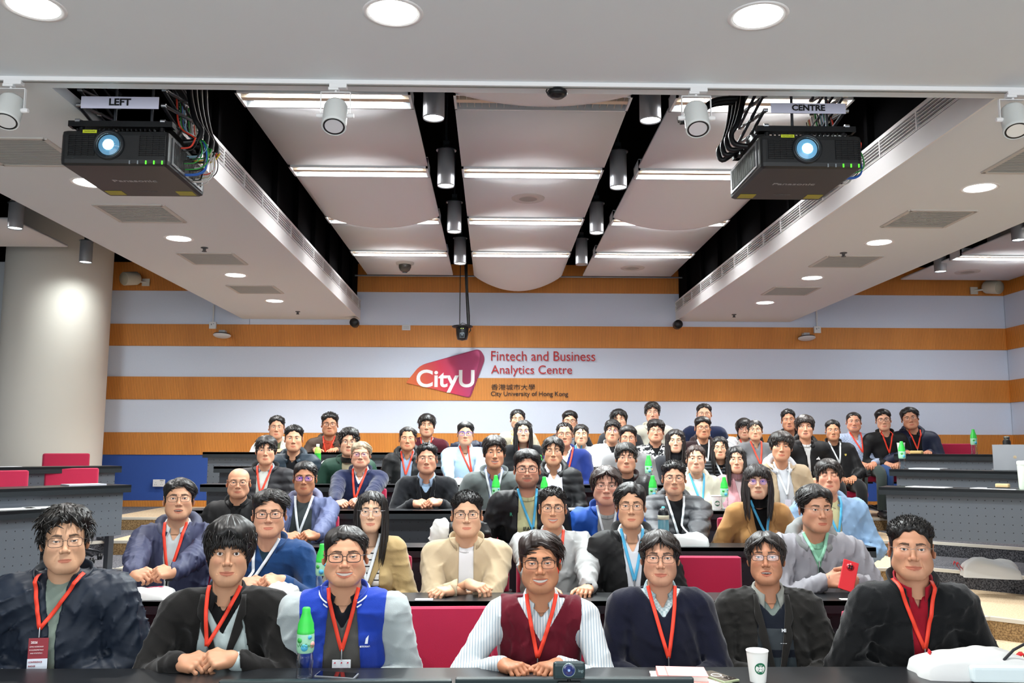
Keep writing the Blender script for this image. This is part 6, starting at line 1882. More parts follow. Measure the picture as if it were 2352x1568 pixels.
# ---- printed sign on the striped wall
WS = WY-.012
def fit_text(name, txt, x0, x1, y0, y1, m, parent, Y_=WS, bold=0, shear=0, base=None):
    o = text_mesh(name, txt, .2, m, parent, None, align='LEFT', bold=bold, shear=shear, ext=.0015)
    v = np.array([tuple(q.co) for q in o.data.vertices]); lo, hi = v.min(0), v.max(0)
    p0, p1 = atY(x0, y1, Y_), atY(x1, y0, Y_)
    sx = (p1.x-p0.x)/(hi[0]-lo[0]); sy = (p1.z-p0.z)/(hi[1]-lo[1])
    o.data.transform(Matrix.Translation((p0.x, Y_, p0.z)) @ Matrix.Rotation(PI/2, 4, 'X') @ Matrix.Diagonal((sx, sy, 1, 1)) @ Matrix.Translation((-lo[0], -lo[1], 0)))
    return o
def _grad(nt, b):
    L = nt.links; tc = nt.nodes.new('ShaderNodeTexCoord'); sp = nt.nodes.new('ShaderNodeSeparateXYZ'); L.new(tc.outputs['Generated'], sp.inputs[0])
    a = nt.nodes.new('ShaderNodeMath'); a.operation = 'MULTIPLY_ADD'; a.inputs[1].default_value = .25; L.new(sp.outputs['Z'], a.inputs[0]); L.new(sp.outputs['X'], a.inputs[2])
    r = nt.nodes.new('ShaderNodeValToRGB'); e_ = r.color_ramp.elements; e_[0].position = .15; e_[0].color = (*hexc('#df6a35'), 1); e_[1].position = 1.15/1.25*1.0; e_[1].color = (*hexc('#ad2c66'), 1)
    m_ = e_.new(.62); m_.color = (*hexc('#cf2148'), 1)
    L.new(a.outputs[0], r.inputs[0]); L.new(r.outputs[0], b.inputs['Base Color']); b.inputs['Roughness'].default_value = .5
M_GRAD = nodes_mat('emblem_print', _grad)
def rounded(pts, r=7, n=5):
    out = []
    for i, p in enumerate(pts):
        p = Vector((*p, 0)); a = Vector((*pts[i-1], 0)); b_ = Vector((*pts[(i+1) % len(pts)], 0)); rr = min(r if not isinstance(r, list) else r[i], (a-p).length*.45, (b_-p).length*.45)
        s, e_ = p+(a-p).normalized()*rr, p+(b_-p).normalized()*rr
        for k in range(n+1):
            t = k/n; q = s*(1-t)**2+p*2*t*(1-t)+e_*t*t; out.append((q.x, q.y))
    return out
ws = empty('wall_sign', atY(1150, 858, WS)); tag(ws, 'red and orange university emblem with red and black lettering on the striped wall', 'sign')
def sgn(name, pts, m, off):
    B = MB(); B.plate([atY(x, y, WS-off) for x, y in pts], .002, (0, 1, 0)); o = B.build(name, m, ws); o.matrix_parent_inverse = Matrix.Translation(-ws.location); return o
sgn('emblem_edge', rounded([(934, 878), (966, 838), (1102, 800), (1115, 822), (1080, 914)], [5, 14, 26, 12, 8]), mat('#8d1b4e', .5), .000)
sgn('emblem', rounded([(932, 879), (964, 839), (1100, 803), (1103, 822), (1078, 912)], [5, 14, 14, 10, 8]), M_GRAD, .003)
for nm, tx, x0, x1, y0, y1, c_, bd in (('emblem_lettering', 'CityU', 956, 1090, 849, 901, '#ffffff', .022), ('lettering', 'Fintech and Business', 1128, 1367, 807, 828, '#b5171f', 0), ('lettering', 'Analytics Centre', 1128, 1314, 839, 864, '#b5171f', 0),
                                   ('lettering', '香港城市大學', 1128, 1229, 882, 895, '#1d1a18', 0), ('lettering', 'City University of Hong Kong', 1127.5, 1305, 899, 912, '#1d1a18', .006)):
    o = fit_text(nm, tx, x0, x1, y0, y1, mat(c_, .55), ws, WS-.006 if tx == 'CityU' else WS, bold=bd); o.matrix_parent_inverse = Matrix.Translation(-ws.location)

# ---- coats and cloths left over chair backs
def heap(px, py, Y_, w_, h_, d_, col, lab, nm='draped_coat', seed=1, fab='nylon', cat='coat'):
    c = atY(px, py, Y_); r = (w_/2, d_/2, h_/2)
    g = Grid((-r[0]-.03, -r[1]-.03, -r[2]-.03), (r[0]+.03, r[1]+.03, r[2]+.03), .010)
    d = np.maximum(np.maximum(np.abs(g.x)-r[0]*.8, np.abs(g.z)-r[2]*.8), np.abs(g.y)-r[1]*.8)
    d = sm(ell(g, (0, 0, 0), r), ell(g, (r[0]*.3, 0, r[2]*.2), (r[0]*.6, r[1]*.9, r[2]*.75)), .03)-wr(g, .02, seed, 1.3)
    v, q = g.mesh(d.astype(f32)); o = npmesh(nm, v, q, cloth_mat(col, fab), None, loc=c); tag(o, lab, cat); return o
heap(1068, 1225, 5.33, .30, .16, .12, '#17181a', 'black coat draped over the chair back behind the beige zip cardigan', seed=3)
heap(1012, 1232, 5.32, .13, .20, .10, '#e6e6e4', 'white tote hung on the chair back beside the beige zip cardigan', 'tote_bag', 5, 'shell', 'bag')
heap(1072, 1026, 9.35, .36, .13, .14, '#1b2236', 'dark navy coat over a chair back behind the pale blue shirt', seed=8)
heap(1680, 1022, 9.75, .13, .17, .08, '#e9ebee', 'white cloth over a chair back beside the dark maroon hooded jacket', 'draped_cloth', 9, 'shell', 'cloth')

p = atY(1072, 1026, 9.3); place_chair((p.x, 9.10, HK[6]), .05, 'red chair under the dark navy coat behind the pale blue shirt')
p = atY(1680, 1022, 9.7); place_chair((p.x, 9.50, HK[6]), -.05, 'red chair under the white cloth beside the dark maroon hooded jacket')
# ================================================================ PEOPLE
OPEN = lambda a=.05, b=.09, l=.42: ('open', a, b, l)
VN = lambda a=.075, l=.16: ('V', a, 0, l)
NO = ('none',)
BK, NV, CH = '#17181b', '#1c2438', '#2a2b2f'
def chest_text(txt, size, col, dx, sd, sp=1.0, shear=0, bold=.03):
    def f(c):
        x = c.xc(c.Nz-sd)+dx; z = c.Nz-sd
        y = c.hit(x, z, .006)
        if y is None: return
        y = min([q for q in (c.hit(x+e*size*len(txt)*.25, z, .006) for e in (-1, 0, 1)) if q is not None])
        text_mesh('chest_print', txt, size, mat(col, .7), c.root, facing((x, y, z)), bold=bold, space=sp)
    return f
def wrist_watch(side):
    def f(c):
        W_, E_ = (c.WR, c.ER) if side > 0 else (c.WL, c.EL)
        d = (W_-E_).normalized(); p = W_-d*.012
        B = MB(); q = Vector((0, 0, 1)).rotation_difference(d).to_matrix()
        B.lathe([(.0285, -.011), (.0305, -.009), (.0305, .009), (.0285, .011)], p, 20, rot=q)
        B.box(p+Vector((0, -.031, .004)), (.034, .010, .036), bev=.0045)
        B.build('watch', mat('#121317', .25), c.root)
    return f
def multi(*fs):
    def f(c):
        for q in fs: q(c)
    return f
def logo_poly(pts, col, dx, sd, sc, nm='jacket_emblem'):
    def f(c):
        x = c.xc(c.Nz-sd)+dx; z = c.Nz-sd; y = c.hit(x, z, .007)
        if y is None: return
        B = MB()
        for pl in pts: B.plate([(x+u*sc, y, z+v*sc) for u, v in pl], .0012, (0, 1, 0))
        B.build(nm, mat(col, .6), c.root)
    return f
TRI = [[(-1, -.6), (-.6, -.6), (-.45, -.25), (-.75, -.05)], [(-.4, -.6), (.05, -.6), (.3, 0), (-.2, .25), (-.55, .0)], [(.25, -.6), (.9, -.6), (.2, .75), (-.1, .45), (.4, .1)]]
SHIELD = [[(-.7, .7), (.7, .7), (.7, -.2), (0, -.9), (-.7, -.2)]]
thin = {'c': '#26262a', 'r': .0010, 'metal': 1}; black = {'c': '#131316', 'r': .0017}; rimless = {'c': '#9a9690', 'r': .0007, 'metal': 1, 'rim': 0}
gold = {'c': '#8a7458', 'r': .0009, 'metal': 1, 'round': 1}; half = {'c': '#17171a', 'r': .0009, 'top': 1}; blueflash = {'c': '#1c1a30', 'r': .0015, 'tint': '#4a3cff', 'gl': .16}
pur = {'c': '#5a5468', 'r': .0009, 'metal': 1, 'tint': '#8a62ff', 'gl': .10, 'round': 1}
# ---------------- row 1
person('person in a navy padded coat with high open collar, red lanyard and conference badge', 1, (150, 1243), 150, 'lap', 1.22, ('messy', dict(zf=.064, top=.036, len=.045, arc=-3)), '#12100e', '#d6a988',
       [('coat', '#1d2736', ('open', .045, .012, .20), True, {}), ('shirt', '#8d9c90', NO, False)], [('stand', '#1d2736', dict(h=.062, flare=.030, gap=.55, fab='nylon', r=.010)), ('crew', '#9fb0a4')], lany='red', badge='red', glasses=thin, eyes='narrow', puff=.018, amp=.012, jf='nylon', lanm=(-0.045, 0.162), lanx=(-.075, .085), roll=-.02, yaw=.08, trous='#1b1c20', warp=(1.0, 1.0, 1.02))
person('person in a black blazer over a pale mint cardigan, fingers interlaced on the front desk', 1, (524, 1272), 150, 'clasp', 1.12, ('mop', dict(zf=.046, top=.040, side=.022, bangs=.072, comb='messy', rough=1.6)), '#0e0c0b', '#cf9f7e',
       [('blazer', '#1d1c1b', OPEN(.070, .118, .30), True), ('cardigan', '#ccdcdc', VN(.078, .145), True, {'pat': ('rib', '#a9bcbc', 110, .5)}), ('polo', '#131315', ('V', .034, 0, .055), False)], [('shirt', '#121214', dict(gap=.42, fab='knit'))],
       lapel=('#232221', .30, .082, .058), lany='red', lanm=(-0.058, 0.187), hands=(468, 1532), eyes='wide', mouth='smile', icol=('#26303c', [.30], .012, .012), roll=.03, warp=(.98, .98, 1.03), amp=.009, jf='wool', trous='#17171a', red=.6)
person('person in a blue varsity jacket with pale grey sleeves and a white badge', 1, (792, 1279), 131, 'down', 1.22, ('short', dict(zf=.066, top=.020, recede=.008, side=.006)), '#15110f', '#dba483',
       [('varsity_jacket', '#2747b8', OPEN(.055, .085, .36), False, {'vest': 1}), ('sweater', '#5b5a57', VN(.070, .12), False), ('polo', '#1a1c24', ('V', .034, 0, .06), False), ('sleeve', '#b9c4c6', NO, True, {'arms_only': 1})], [('stand', '#2747b8', dict(h=.040, flare=.014, gap=.62, stripe='#e6ecf4', r=.012)), ('shirt', '#1a1c24', dict(gap=.5))],
       lany='red', badge='white', lanm=(0.003, 0.205), glasses=black, eyes='narrow', mouth='teeth', warp=(1.07, 1.08, .98), red=.8, amp=.009, extra=multi(logo_poly([[(-.3, -.9), (.3, -.9), (.5, .9), (-.1, .2)]], '#dfe6f2', .105, .16, .020), chest_text('香港城市大學', .0075, '#dfe6f2', .10, .19)), trous='#23252b')
person('person in a maroon sweater vest over a striped shirt, both hands on the front desk', 1, (1240, 1294), 131, 'fists', 1.10, ('sidepart', dict(zf=.062, top=.026, len=.06, cs=1.0, part=-.035)), '#231712', '#c98f6c',
       [('sweater_vest', '#6b1728', VN(.088, .145), False, {'vest': 1}), ('shirt', '#e9eef0', ('V', .032, 0, .05), True, {'pat': ('vert', '#8fb0c4', 26, .10)})], [('shirt', '#e4eaea', dict(gap=.46, pt=1.1, pat=('vert', '#8fb0c4', 26, .10)))],
       lany='red', lanm=(-0.015, 0.210), hands=(1220, 1542), glasses=half, eyes='narrow', mouth='teeth', warp=(1.02, 1.03, 1.0), red=.7, amp=.011, jf='knit', elb=.8, roll=-.03, brow=1.0, trous='#26262a')
person('person in a plain navy sweater with checked collar and red lanyard, front desk', 1, (1517, 1282), 119, 'lap', 1.06, ('curtain', dict(zf=.062, bangs=.052, nb=40, top=.016, side=.013, len=.04)), '#1d1714', '#d4a184',
       [('sweater', '#14172a', VN(.066, .085), True), ('shirt', '#a9bfc4', ('V', .03, 0, .05), False, {'pat': ('check', '#d4e0e2', 90, .5)})], [('shirt', '#b9cbd0', dict(gap=.45, pat=('check', '#8fb0b8', 90, .5)))],
       lany='red', badge='red', lanm=(0.008, 0.250), glasses=half, eyes='open', mouth='smile', red=.5, trous='#1a1b20', amp=.007)
person('person in a charcoal blazer over a grey banded sweater, glasses catching the light', 1, (1758, 1279), 117, 'lap', 1.08, ('curtain', dict(zf=.062, bangs=.045, nb=36, top=.020, side=.016, len=.045, part=.0)), '#24201e', '#c78e6e',
       [('blazer', '#262523', OPEN(.062, .095, .40), True), ('sweater', '#141a26', VN(.07, .075), False, {'band': [(.125, .215, '#3d4449'), (.25, .33, '#39444a')]}), ('shirt', '#7d8a84', ('V', .03, 0, .05), False)], [('shirt', '#a9aca4', dict(gap=.42, pt=1.25))],
       lapel=('#262523', .38, .066, .058), glasses={'c': '#3a2a24', 'r': .0012, 'h': .014, 'tint': '#dff0ff', 'gl': .14}, eyes='open', mouth='open', yaw=-.06, roll=-.03, pitch=-.10, red=.6, extra=multi(chest_text('MI', .020, '#dfe3e6', .036, .13), chest_text('~ ~ ~', .012, '#c9ced2', .030, .185)), amp=.009, jf='wool', trous='#1d1d20')
person('person in a black fleece jacket over a red zipped collar, red lanyard, front desk', 1, (2097, 1262), 133, 'lap', 1.14, ('crop', dict(zf=.068, top=.022, len=.016)), '#110f0e', '#d09a7a',
       [('jacket', '#16181a', ('open', .040, .024, .30), True), ('sweater', '#a3172a', VN(.020, .07), False)], [('stand', '#16181a', dict(h=.060, flare=.022, gap=.55, r=.010)), ('stand', '#b01a2e', dict(h=.062, flare=.006, gap=.35, r=-.004))],
       lany='red', badge='small', lanm=(0.015, 0.236), lanx=(-.08, .06), glasses=rimless, mouth='smile', red=.5, amp=.009, trous='#1b1d22')
# ---------------- row 2
person('person in a slate hooded jacket, clasped hands raised over a white tote', 2, (411, 1144), 94, 'clasp', 1.16, ('sidepart', dict(top=.022, zf=.064)), '#131110', '#d9a887',
       [('jacket', '#3f4462', ('open', .060, .015, .30), True), ('shirt', '#d2d9dc', ('V', .034, 0, .06), False)], [('hood', '#474b62', dict(sz=1.0, fab='shell')), ('shirt', '#dfe4e6', dict(gap=.4))], lany='red', lanm=(0.010, 0.257), hands=(348, 1318),
       glasses=thin, mouth='open', zipc=('#0d0e12', .20, .34), jf='shell', amp=.012, yaw=.05, pitch=-.08, red=.5, extra=logo_poly([[(-1, -.8), (1, -.8), (1, .8), (-1, .8)]], '#15161c', .10, .20, .018))
person('person in a blue fleece with white lanyard and black glasses, hands clasped', 2, (617, 1181), 104, 'clasp', 1.08, ('quiff', dict(zf=.066, comb='side', len=.04, top=.028)), '#141210', '#dca98a',
       [('fleece', '#1f4476', ('open', .050, .0, .12), True), ('shirt', '#1f3642', NO, False)], [('stand', '#1f4476', dict(h=.045, flare=.020, gap=.6, r=.008))], lany='white', lanm=(-0.060, 0.160), hands=(600, 1338), glasses=black, jf='fleece', red=.5)
person('person in a khaki trench coat over a striped white blouse', 2, (852, 1175), 96, 'lap', .92, ('long', dict(long=.30, part=.01, wide=1.08, fwd=.04)), '#120f0e', '#e9bf9f',
       [('trench_coat', '#b39a6c', OPEN(.060, .075, .40), True), ('blouse', '#e6e4e0', ('V', .050, 0, .075), False, {'pat': ('horz', '#26262a', 9, .09)})], None, lapel=('#b39a6c', .26, .068, .062), lany='white', lanm=(.0, 0.208), fem=True,
       glasses={'c': '#b9b9bf', 'r': .0011, 'round': 1, 'metal': 1}, mouth='smile', icol=('#17130f', [.27], .012, .035), warp=(.98, .94, .98), red=.4, roll=.02)
person('person in a beige zip cardigan over a white tee, forearms crossed on the desk', 2, (1072, 1182), 99, 'cross', 1.12, ('crop', dict(zf=.064, top=.020, len=.016)), '#0e0d0d', '#e6b896',
       [('cardigan', '#cbb898', ('open', .040, .040, .36), True), ('tee', '#eef0f2', NO, False)], [('stand', '#cbb898', dict(h=.045, flare=.020, gap=.6, r=.008, pat=('rib', '#a8946f', 60, .5))), ('crew', '#f0f2f4')], hands=(1062, 1358), glasses=half, eyes='open', warp=(1.03, 1.05, 1.0), amp=.010, jf='knit', elb=.75, red=.3)
person('person in a pale grey buttoned shirt with red lanyard and wristwatch', 2, (1270, 1167), 93, 'table', 1.12, ('crop', dict(zf=.068, top=.016, len=.014)), '#12100f', '#dba886',
       [('shirt', '#aeb0b0', ('V', .034, 0, .06), True)], [('shirt', '#b9bbba', dict(gap=.42))], lany='red', lanm=(.012, 0.208), hands=(1300, 1350), glasses=half, mouth='teeth', amp=.012, jf='shell', elb=.8, icol=('#e8e8e8', [.12, .18], .004), red=.4, extra=wrist_watch(1))
person('person in a black jacket over an open white shirt with sky blue lanyard', 2, (1450, 1162), 98, 'lap', 1.04, ('sidepart', dict(zf=.064, top=.024, cs=-1.0, part=.03)), '#141211', '#dfad8b',
       [('jacket', '#191a1b', ('open', .062, .030, .30), True), ('shirt', '#e8edf4', ('V', .042, 0, .085), False)], [('stand', '#202122', dict(h=.045, flare=.030, gap=.75, r=.016)), ('shirt', '#f0f3f8', dict(gap=.52, pt=1.1))], lany='sky', badge='red', lanm=(0.000, 0.230), glasses=thin, red=.3, jf='shell')
def red_phone(c):
    p = atY(1948, 1322, DK[2]+.12); ph_ = phone(p, 0, 'red cased smartphone held upright over the second desk', '#dc3038'); ph_.rotation_euler = (math.radians(68), math.radians(18), math.radians(-12))
    B = MB(); B.lathe([(.020, .009), (.020, .011), (.0, .0115)], (0, .045, 0), 20)
    for a in range(4): B.m = 1; B.lathe([(.0055, .011), (.0055, .0135), (0, .0135)], (.0085*math.cos(a*PI/2+.78), .045+.0085*math.sin(a*PI/2+.78), 0), 12)
    B.build('camera_ring', [mat('#b3202a', .3), mat('#160a0c', .15)], ph_)
    wrist_watch(1)(c)
    for o in ():
        pass
person('person in a light grey hooded shell jacket over mint tee, holding a red phone', 2, (1889, 1171), 106, 'phone', 1.16, ('sidepart', dict(zf=.062, top=.024, cs=-1.0, part=.035)), '#151211', '#d9a283',
       [('shell_jacket', '#a2a1a8', ('open', .055, .004, .16), True), ('tee', '#93cfae', NO, False)], [('hood', '#8d9090', dict(sz=1.05, fab='shell')), ('crew', '#93cfae')], lany='mint', lanm=(.0, 0.104), hands=(1938, 1350), glasses=rimless, yaw=.30, pitch=.06, amp=.014, jf='shell', zipc=('#101113', .13, .40), red=.5, extra=red_phone, trous='#1d2233', px=None)
# ---------------- row 3
person('person in a black zipped jacket and round black glasses behind the slate jacket', 3, (547, 1108), 71, 'lap', 1.10, 'bald', '#2a2422', '#dda685', [('jacket', '#141416', ('open', .045, .006, .16), True), ('shirt', '#0f0f11', NO, False)], [('stand', '#161618', dict(h=.04, gap=.6, flare=.02, r=.01)), ('shirt', '#0f0f11', dict(gap=.4))], glasses={'c': '#1a1414', 'r': .0015, 'round': 1}, red=.5, warp=(1.05, 1.04, .98), jf='shell', brow=.6)
person('person in a slate blue shell jacket, glasses flashing violet, hands clasped', 3, (698, 1098), 77, 'clasp', 1.08, ('short', dict(zf=.062, top=.018)), '#141211', '#c78e6c',
       [('shell_jacket', '#59638a', ('open', .058, .085, .36), True), ('tee', '#3d4446', NO, False)], [('hood', '#6f7290', dict(sz=.8, fab='shell')), ('crew', '#3d4446')], lany='white', lanm=(-.005, 0.208), hands=(690, 1232), glasses=blueflash, amp=.013, jf='shell', yaw=-.05)
person('person in a black bomber jacket over a pale printed tee, sky blue lanyard', 3, (1211, 1077), 85, 'lap', 1.12, ('short', dict(zf=.066, top=.028, side=.008)), '#0e0c0c', '#dda488',
       [('bomber_jacket', '#17181b', ('open', .058, .070, .40), True), ('tee', '#cfcf9f', NO, False)], [('stand', '#15161a', dict(h=.03, gap=.7, flare=.006, r=.012)), ('crew', '#cfcf9f')], lany='sky', lanm=(0.035, 0.225), glasses={'c': '#101012', 'r': .0019}, stubble=.8, amp=.012, jf='nylon', extra=multi(chest_text('IFALII', .034, '#1d1e1c', .010, .215, bold=.03), chest_text('R', .03, '#2c7a62', -.11, .12)), warp=(1.03, 1.0, 1.0), red=.6)
person('person in a bright blue shell jacket over a grey printed tee', 3, (1393, 1116), 89, 'lap', 1.0, ('curtain', dict(zf=.060, bangs=.04, nb=30, top=.018, side=.022, zb=-.095, len=.05)), '#2a1d19', '#e0ab93',
       [('shell_jacket', '#1f55b4', ('open', .062, .072, .30), True), ('tee', '#a2a5a4', NO, False, {'band': [(.19, .205, '#b9d53a')]})], [('stand', '#1b4aa0', dict(h=.05, gap=.75, flare=.025, r=.012, fab='shell')), ('crew', '#a2a5a4')], lany='white', lanm=(.0, 0.240), glasses=thin, eyes='narrow', amp=.014, jf='shell', extra=chest_text('VENTURE', .022, '#20262e', .0, .225), red=.9, pitch=.05)
person('person in a dark grey quilted down jacket behind the teal drinking bottle', 3, (1549, 1098), 78, 'table', 1.10, ('crop', dict(zf=.064, top=.024, len=.014)), '#0f0d0d', '#e2ae8e',
       [('down_jacket', '#4a4c50', ('open', .062, .010, .26), True, {'quilt': .014, 'qs': .062}), ('tee', '#14161a', NO, False)], [('hood', '#3d3f43', dict(sz=.9, fab='nylon')), ('crew', '#121316')], lany='white', lanm=(0.000, 0.236), hands=(1560, 1262), glasses={'c': '#4a3f3f', 'r': .0011, 'round': 1, 'metal': 1}, amp=.006, jf='nylon', puff=.008, red=.4)
person('person in a camel coat over a black ruffled top, sky blue lanyard', 3, (1741, 1105), 83, 'lap', .98, ('long', dict(long=.26, bangs=.070, nb=46, part=.0, wide=1.05, fwd=.05)), '#1a1312', '#e8bb9d',
       [('coat', '#bd8d58', OPEN(.060, .055, .40), True), ('blouse', '#131213', NO, False)], [('turtle', '#131213', dict(w=.002))], lapel=('#bd8d58', .34, .062, .080), lany='sky', lanm=(0.035, 0.190), fem=True, glasses={'c': '#8c6a5c', 'r': .0009, 'round': 1, 'metal': 1, 'tint': '#7a6cff', 'gl': .14}, jf='wool', red=.4)
person('person in a pale blue shell jacket sitting behind the light grey shell jacket', 3, (1905, 1092), 80, 'lap', 1.16, ('fringe', dict(bangs=.048, top=.026)), '#1a1513', '#dfa589',
       [('shell_jacket', '#8eb0d4', ('open', .050, .02, .25), True), ('tee', '#ccc79a', NO, False)], [('hood', '#8eb0d4', dict(sz=.9, fab='shell')), ('stand', '#ccc79a', dict(h=.03, gap=.5, flare=.004, r=0))], lany='sky', lanm=(.0, 0.208), eyes='shut', amp=.014, jf='shell', red=.9, pitch=-.12)
# ---------------- row 4
person('person in a black padded jacket over a cream sweater with red lanyard', 4, (610, 1034), 66, 'lap', 1.12, ('fringe', dict(bangs=.040, top=.024)), '#141110', '#e6b08f',
       [('jacket', '#2b2a2e', ('open', .060, .030, .28), True, {'quilt': .008}), ('sweater', '#c9ccc6', NO, False)], [('stand', '#1b1b1e', dict(h=.045, gap=.75, flare=.03, r=.014)), ('shirt', '#9aa6b4', dict(gap=.5))], lany='red', lanm=(.0, 0.176), glasses=rimless, red=.6, jf='shell')
person('person in a navy zip fleece with white collar and red lanyard, hands folded', 4, (828, 1043), 60, 'clasp', 1.14, ('sidepart', dict(top=.014, zf=.066)), '#9a8a72', '#eab598',
       [('fleece', '#1d2547', ('open', .050, .004, .10), True), ('shirt', '#e9ecf0', ('V', .032, 0, .06), False)], [('stand', '#1d2547', dict(h=.04, gap=.75, flare=.024, r=.012)), ('shirt', '#eef0f4', dict(gap=.45))], lany='red', lanm=(-0.020, 0.210), hands=(800, 1156), glasses={'c': '#201c28', 'r': .0012, 'top': 1, 'tint': '#6a50ff', 'gl': .08}, mouth='smile', red=.9, brow=.35, warp=(1.05, 1.08, .98))
person('person in a black blazer over a pale blue shirt, hands folded, no lanyard', 4, (980, 1053), 69, 'clasp', 1.08, ('crop', dict(zf=.064, top=.022, len=.012)), '#0f0d0d', '#dfa789',
       [('blazer', '#191b20', OPEN(.060, .055, .30), True), ('sweater', '#0f0f11', VN(.062, .10), False), ('shirt', '#a9c6e4', ('V', .02, 0, .03), False)], [('shirt', '#b4cdea', dict(gap=.40))], lapel=('#191b20', .30, .060, .055), hands=(980, 1160), glasses=rimless, eyes='narrow', red=.8)
person('person in a grey fleece with white chest lettering over a striped blue shirt', 4, (1137, 1039), 73, 'lap', 1.02, ('fringe', dict(bangs=.036, top=.032, rough=1.8, comb='messy')), '#1c1614', '#dda17f',
       [('fleece', '#6f7776', ('open', .050, .030, .32), True), ('shirt', '#8f9ec4', ('V', .034, 0, .06), False, {'pat': ('vert', '#39457a', 30, .3)})], [('stand', '#7b8382', dict(h=.045, gap=.7, flare=.03, r=.012)), ('shirt', '#8f9ec4', dict(gap=.48))], lany='white', lanm=(.0, 0.256), mouth='teeth', eyes='open', jf='fleece', extra=chest_text('Columbia', .017, '#e8ecec', .085, .13), red=.4, yaw=.06)
person('person in a black hooded down coat over an open white shirt', 4, (1271, 1036), 64, 'lap', 1.10, ('curtain', dict(bangs=.042, nb=36, top=.022, side=.012, bpart=.5)), '#1a1614', '#e2ab88',
       [('down_coat', '#1b1c1f', ('open', .070, .070, .40), True, {'quilt': .006}), ('shirt', '#e6e4ee', ('V', .036, 0, .07), False)], [('hood', '#1b1c1f', dict(sz=1.1, fab='nylon')), ('shirt', '#efeef6', dict(gap=.48))], glasses=thin, eyes='narrow', jf='nylon', red=.4)
person('person in a black leather-look jacket with dark maroon knitted collar', 4, (1439, 1051), 68, 'lap', 1.06, ('fringe', dict(bangs=.040, top=.022)), '#15120f', '#e0a98a',
       [('jacket', '#1b1a1b', ('open', .050, .030, .30), True), ('sweater', '#101012', NO, False)], [('stand', '#331a1c', dict(h=.05, gap=.6, flare=.02, r=.012)), ('crew', '#101012')], glasses=rimless, eyes='narrow', red=.6, jf='leather')
person('person in a cream zip jacket with sky blue lanyard behind a paper cup', 4, (1599, 1053), 66, 'lap', 1.0, ('bun', dict(zf=.064, top=.012)), '#33211b', '#eebfa2',
       [('jacket', '#e4e1cc', ('open', .042, .010, .14), True), ('tee', '#e9eef0', NO, False)], [('hood', '#e4e1cc', dict(sz=.8, fab='shell'))], lany='sky', lanm=(.008, 0.208), fem=True, jf='shell', red=.7)
person('person in a pink fluffy jacket between the cream jacket and the camel coat', 4, (1692, 1055), 59, 'lap', .86, ('long', dict(long=.24, part=-.02, wide=.98)), '#0f0c0c', '#eebc9d', [('fluffy_jacket', '#e4a9b0', ('open', .030, .006, .2), True), ('tee', '#f0d9dc', NO, False)], [('mock', '#e7b3ba')], fem=True, mouth='smile', amp=.014, jf='fleece', red=.5)
person('person in a tan jacket over a pale hoodie with a hanging badge', 4, (1796, 1025), 68, 'lap', 1.02, ('mop', dict(bangs=.052, top=.030, side=.014, rough=1.6)), '#1c1512', '#dfa685',
       [('jacket', '#b5a184', ('open', .055, .060, .40), True), ('hoodie', '#ccd0d6', NO, False)], [('hood', '#ccd0d6', dict(sz=1.0)), ('stand', '#b5a184', dict(h=.03, gap=.8, flare=.03, r=.02))], lany='white', badge='small', lanm=(.0, 0.216), mouth='smile', eyes='narrow', roll=.06, jf='shell', red=.4, extra=wrist_watch(1))
# ---------------- row 5
person('person in a dark teal padded jacket over a black polo', 5, (674, 1007), 60, 'lap', 1.08, ('crop', dict(zf=.066, top=.022, len=.014)), '#110f0e', '#e4ad8b', [('padded_jacket', '#2b3a46', ('open', .060, .020, .24), True, {'quilt': .006}), ('polo', '#101216', ('V', .03, 0, .05), False)], [('hood', '#2b3a46', dict(sz=.8, fab='nylon')), ('shirt', '#101216', dict(gap=.5))], jf='nylon', red=.4)
person('person in a dark green jacket half hidden behind the navy zip fleece', 5, (801, 1015), 61, 'lap', 1.06, ('messy', dict(zf=.060)), '#0e0c0b', '#e4b394', [('jacket', '#274a3c', ('open', .055, .030, .30), True), ('shirt', '#b9ad90', NO, False)], [('stand', '#274a3c', dict(h=.03, gap=.8, flare=.03, r=.015)), ('mock', '#20201f')], glasses=thin, red=.4, jf='shell')
person('person in a black hooded jacket with pale blue collar and red lanyard', 5, (936, 1007), 54, 'lap', 1.06, ('thin', dict(top=.018, zf=.068)), '#171413', '#e0a480', [('jacket', '#17181a', ('open', .058, .040, .30), True), ('shirt', '#8fa4bf', ('V', .03, 0, .05), False)], [('hood', '#17181a', dict(sz=1.1, fab='nylon')), ('shirt', '#a4b4cc', dict(gap=.48))], lany='red', lanm=(.0, 0.176), mouth='smile', eyes='narrow', glasses=rimless, red=.6, jf='nylon')
person('person in a pale blue shirt with blue-framed glasses and slanting red lanyard', 5, (1069, 995), 54, 'table', 1.10, ('short', dict(zf=.060, top=.022)), '#0e0c0c', '#e9b796', [('shirt', '#b4d2ea', ('V', .034, 0, .07), True)], [('shirt', '#c4dcf0', dict(gap=.50))], lany='red', lanm=(.07, 0.216), lanx=(-.06, .03), glasses={'c': '#2b45c8', 'r': .0014, 'top': 1}, eyes='narrow', jf='shell', red=.4)
person('person in a black blazer over a grey top with violet tinted glasses', 5, (1202, 990), 51, 'lap', 1.0, ('long', dict(long=.25, part=.0, wide=1.0)), '#0d0b0b', '#efc7a8', [('blazer', '#17181b', OPEN(.050, .045, .30), True), ('top', '#8f9299', NO, False)], [('crew', '#8f9299')], lapel=('#17181b', .28, .05, .05), lany='red', lanm=(-.005, 0.192), fem=True, glasses=pur, red=.3)
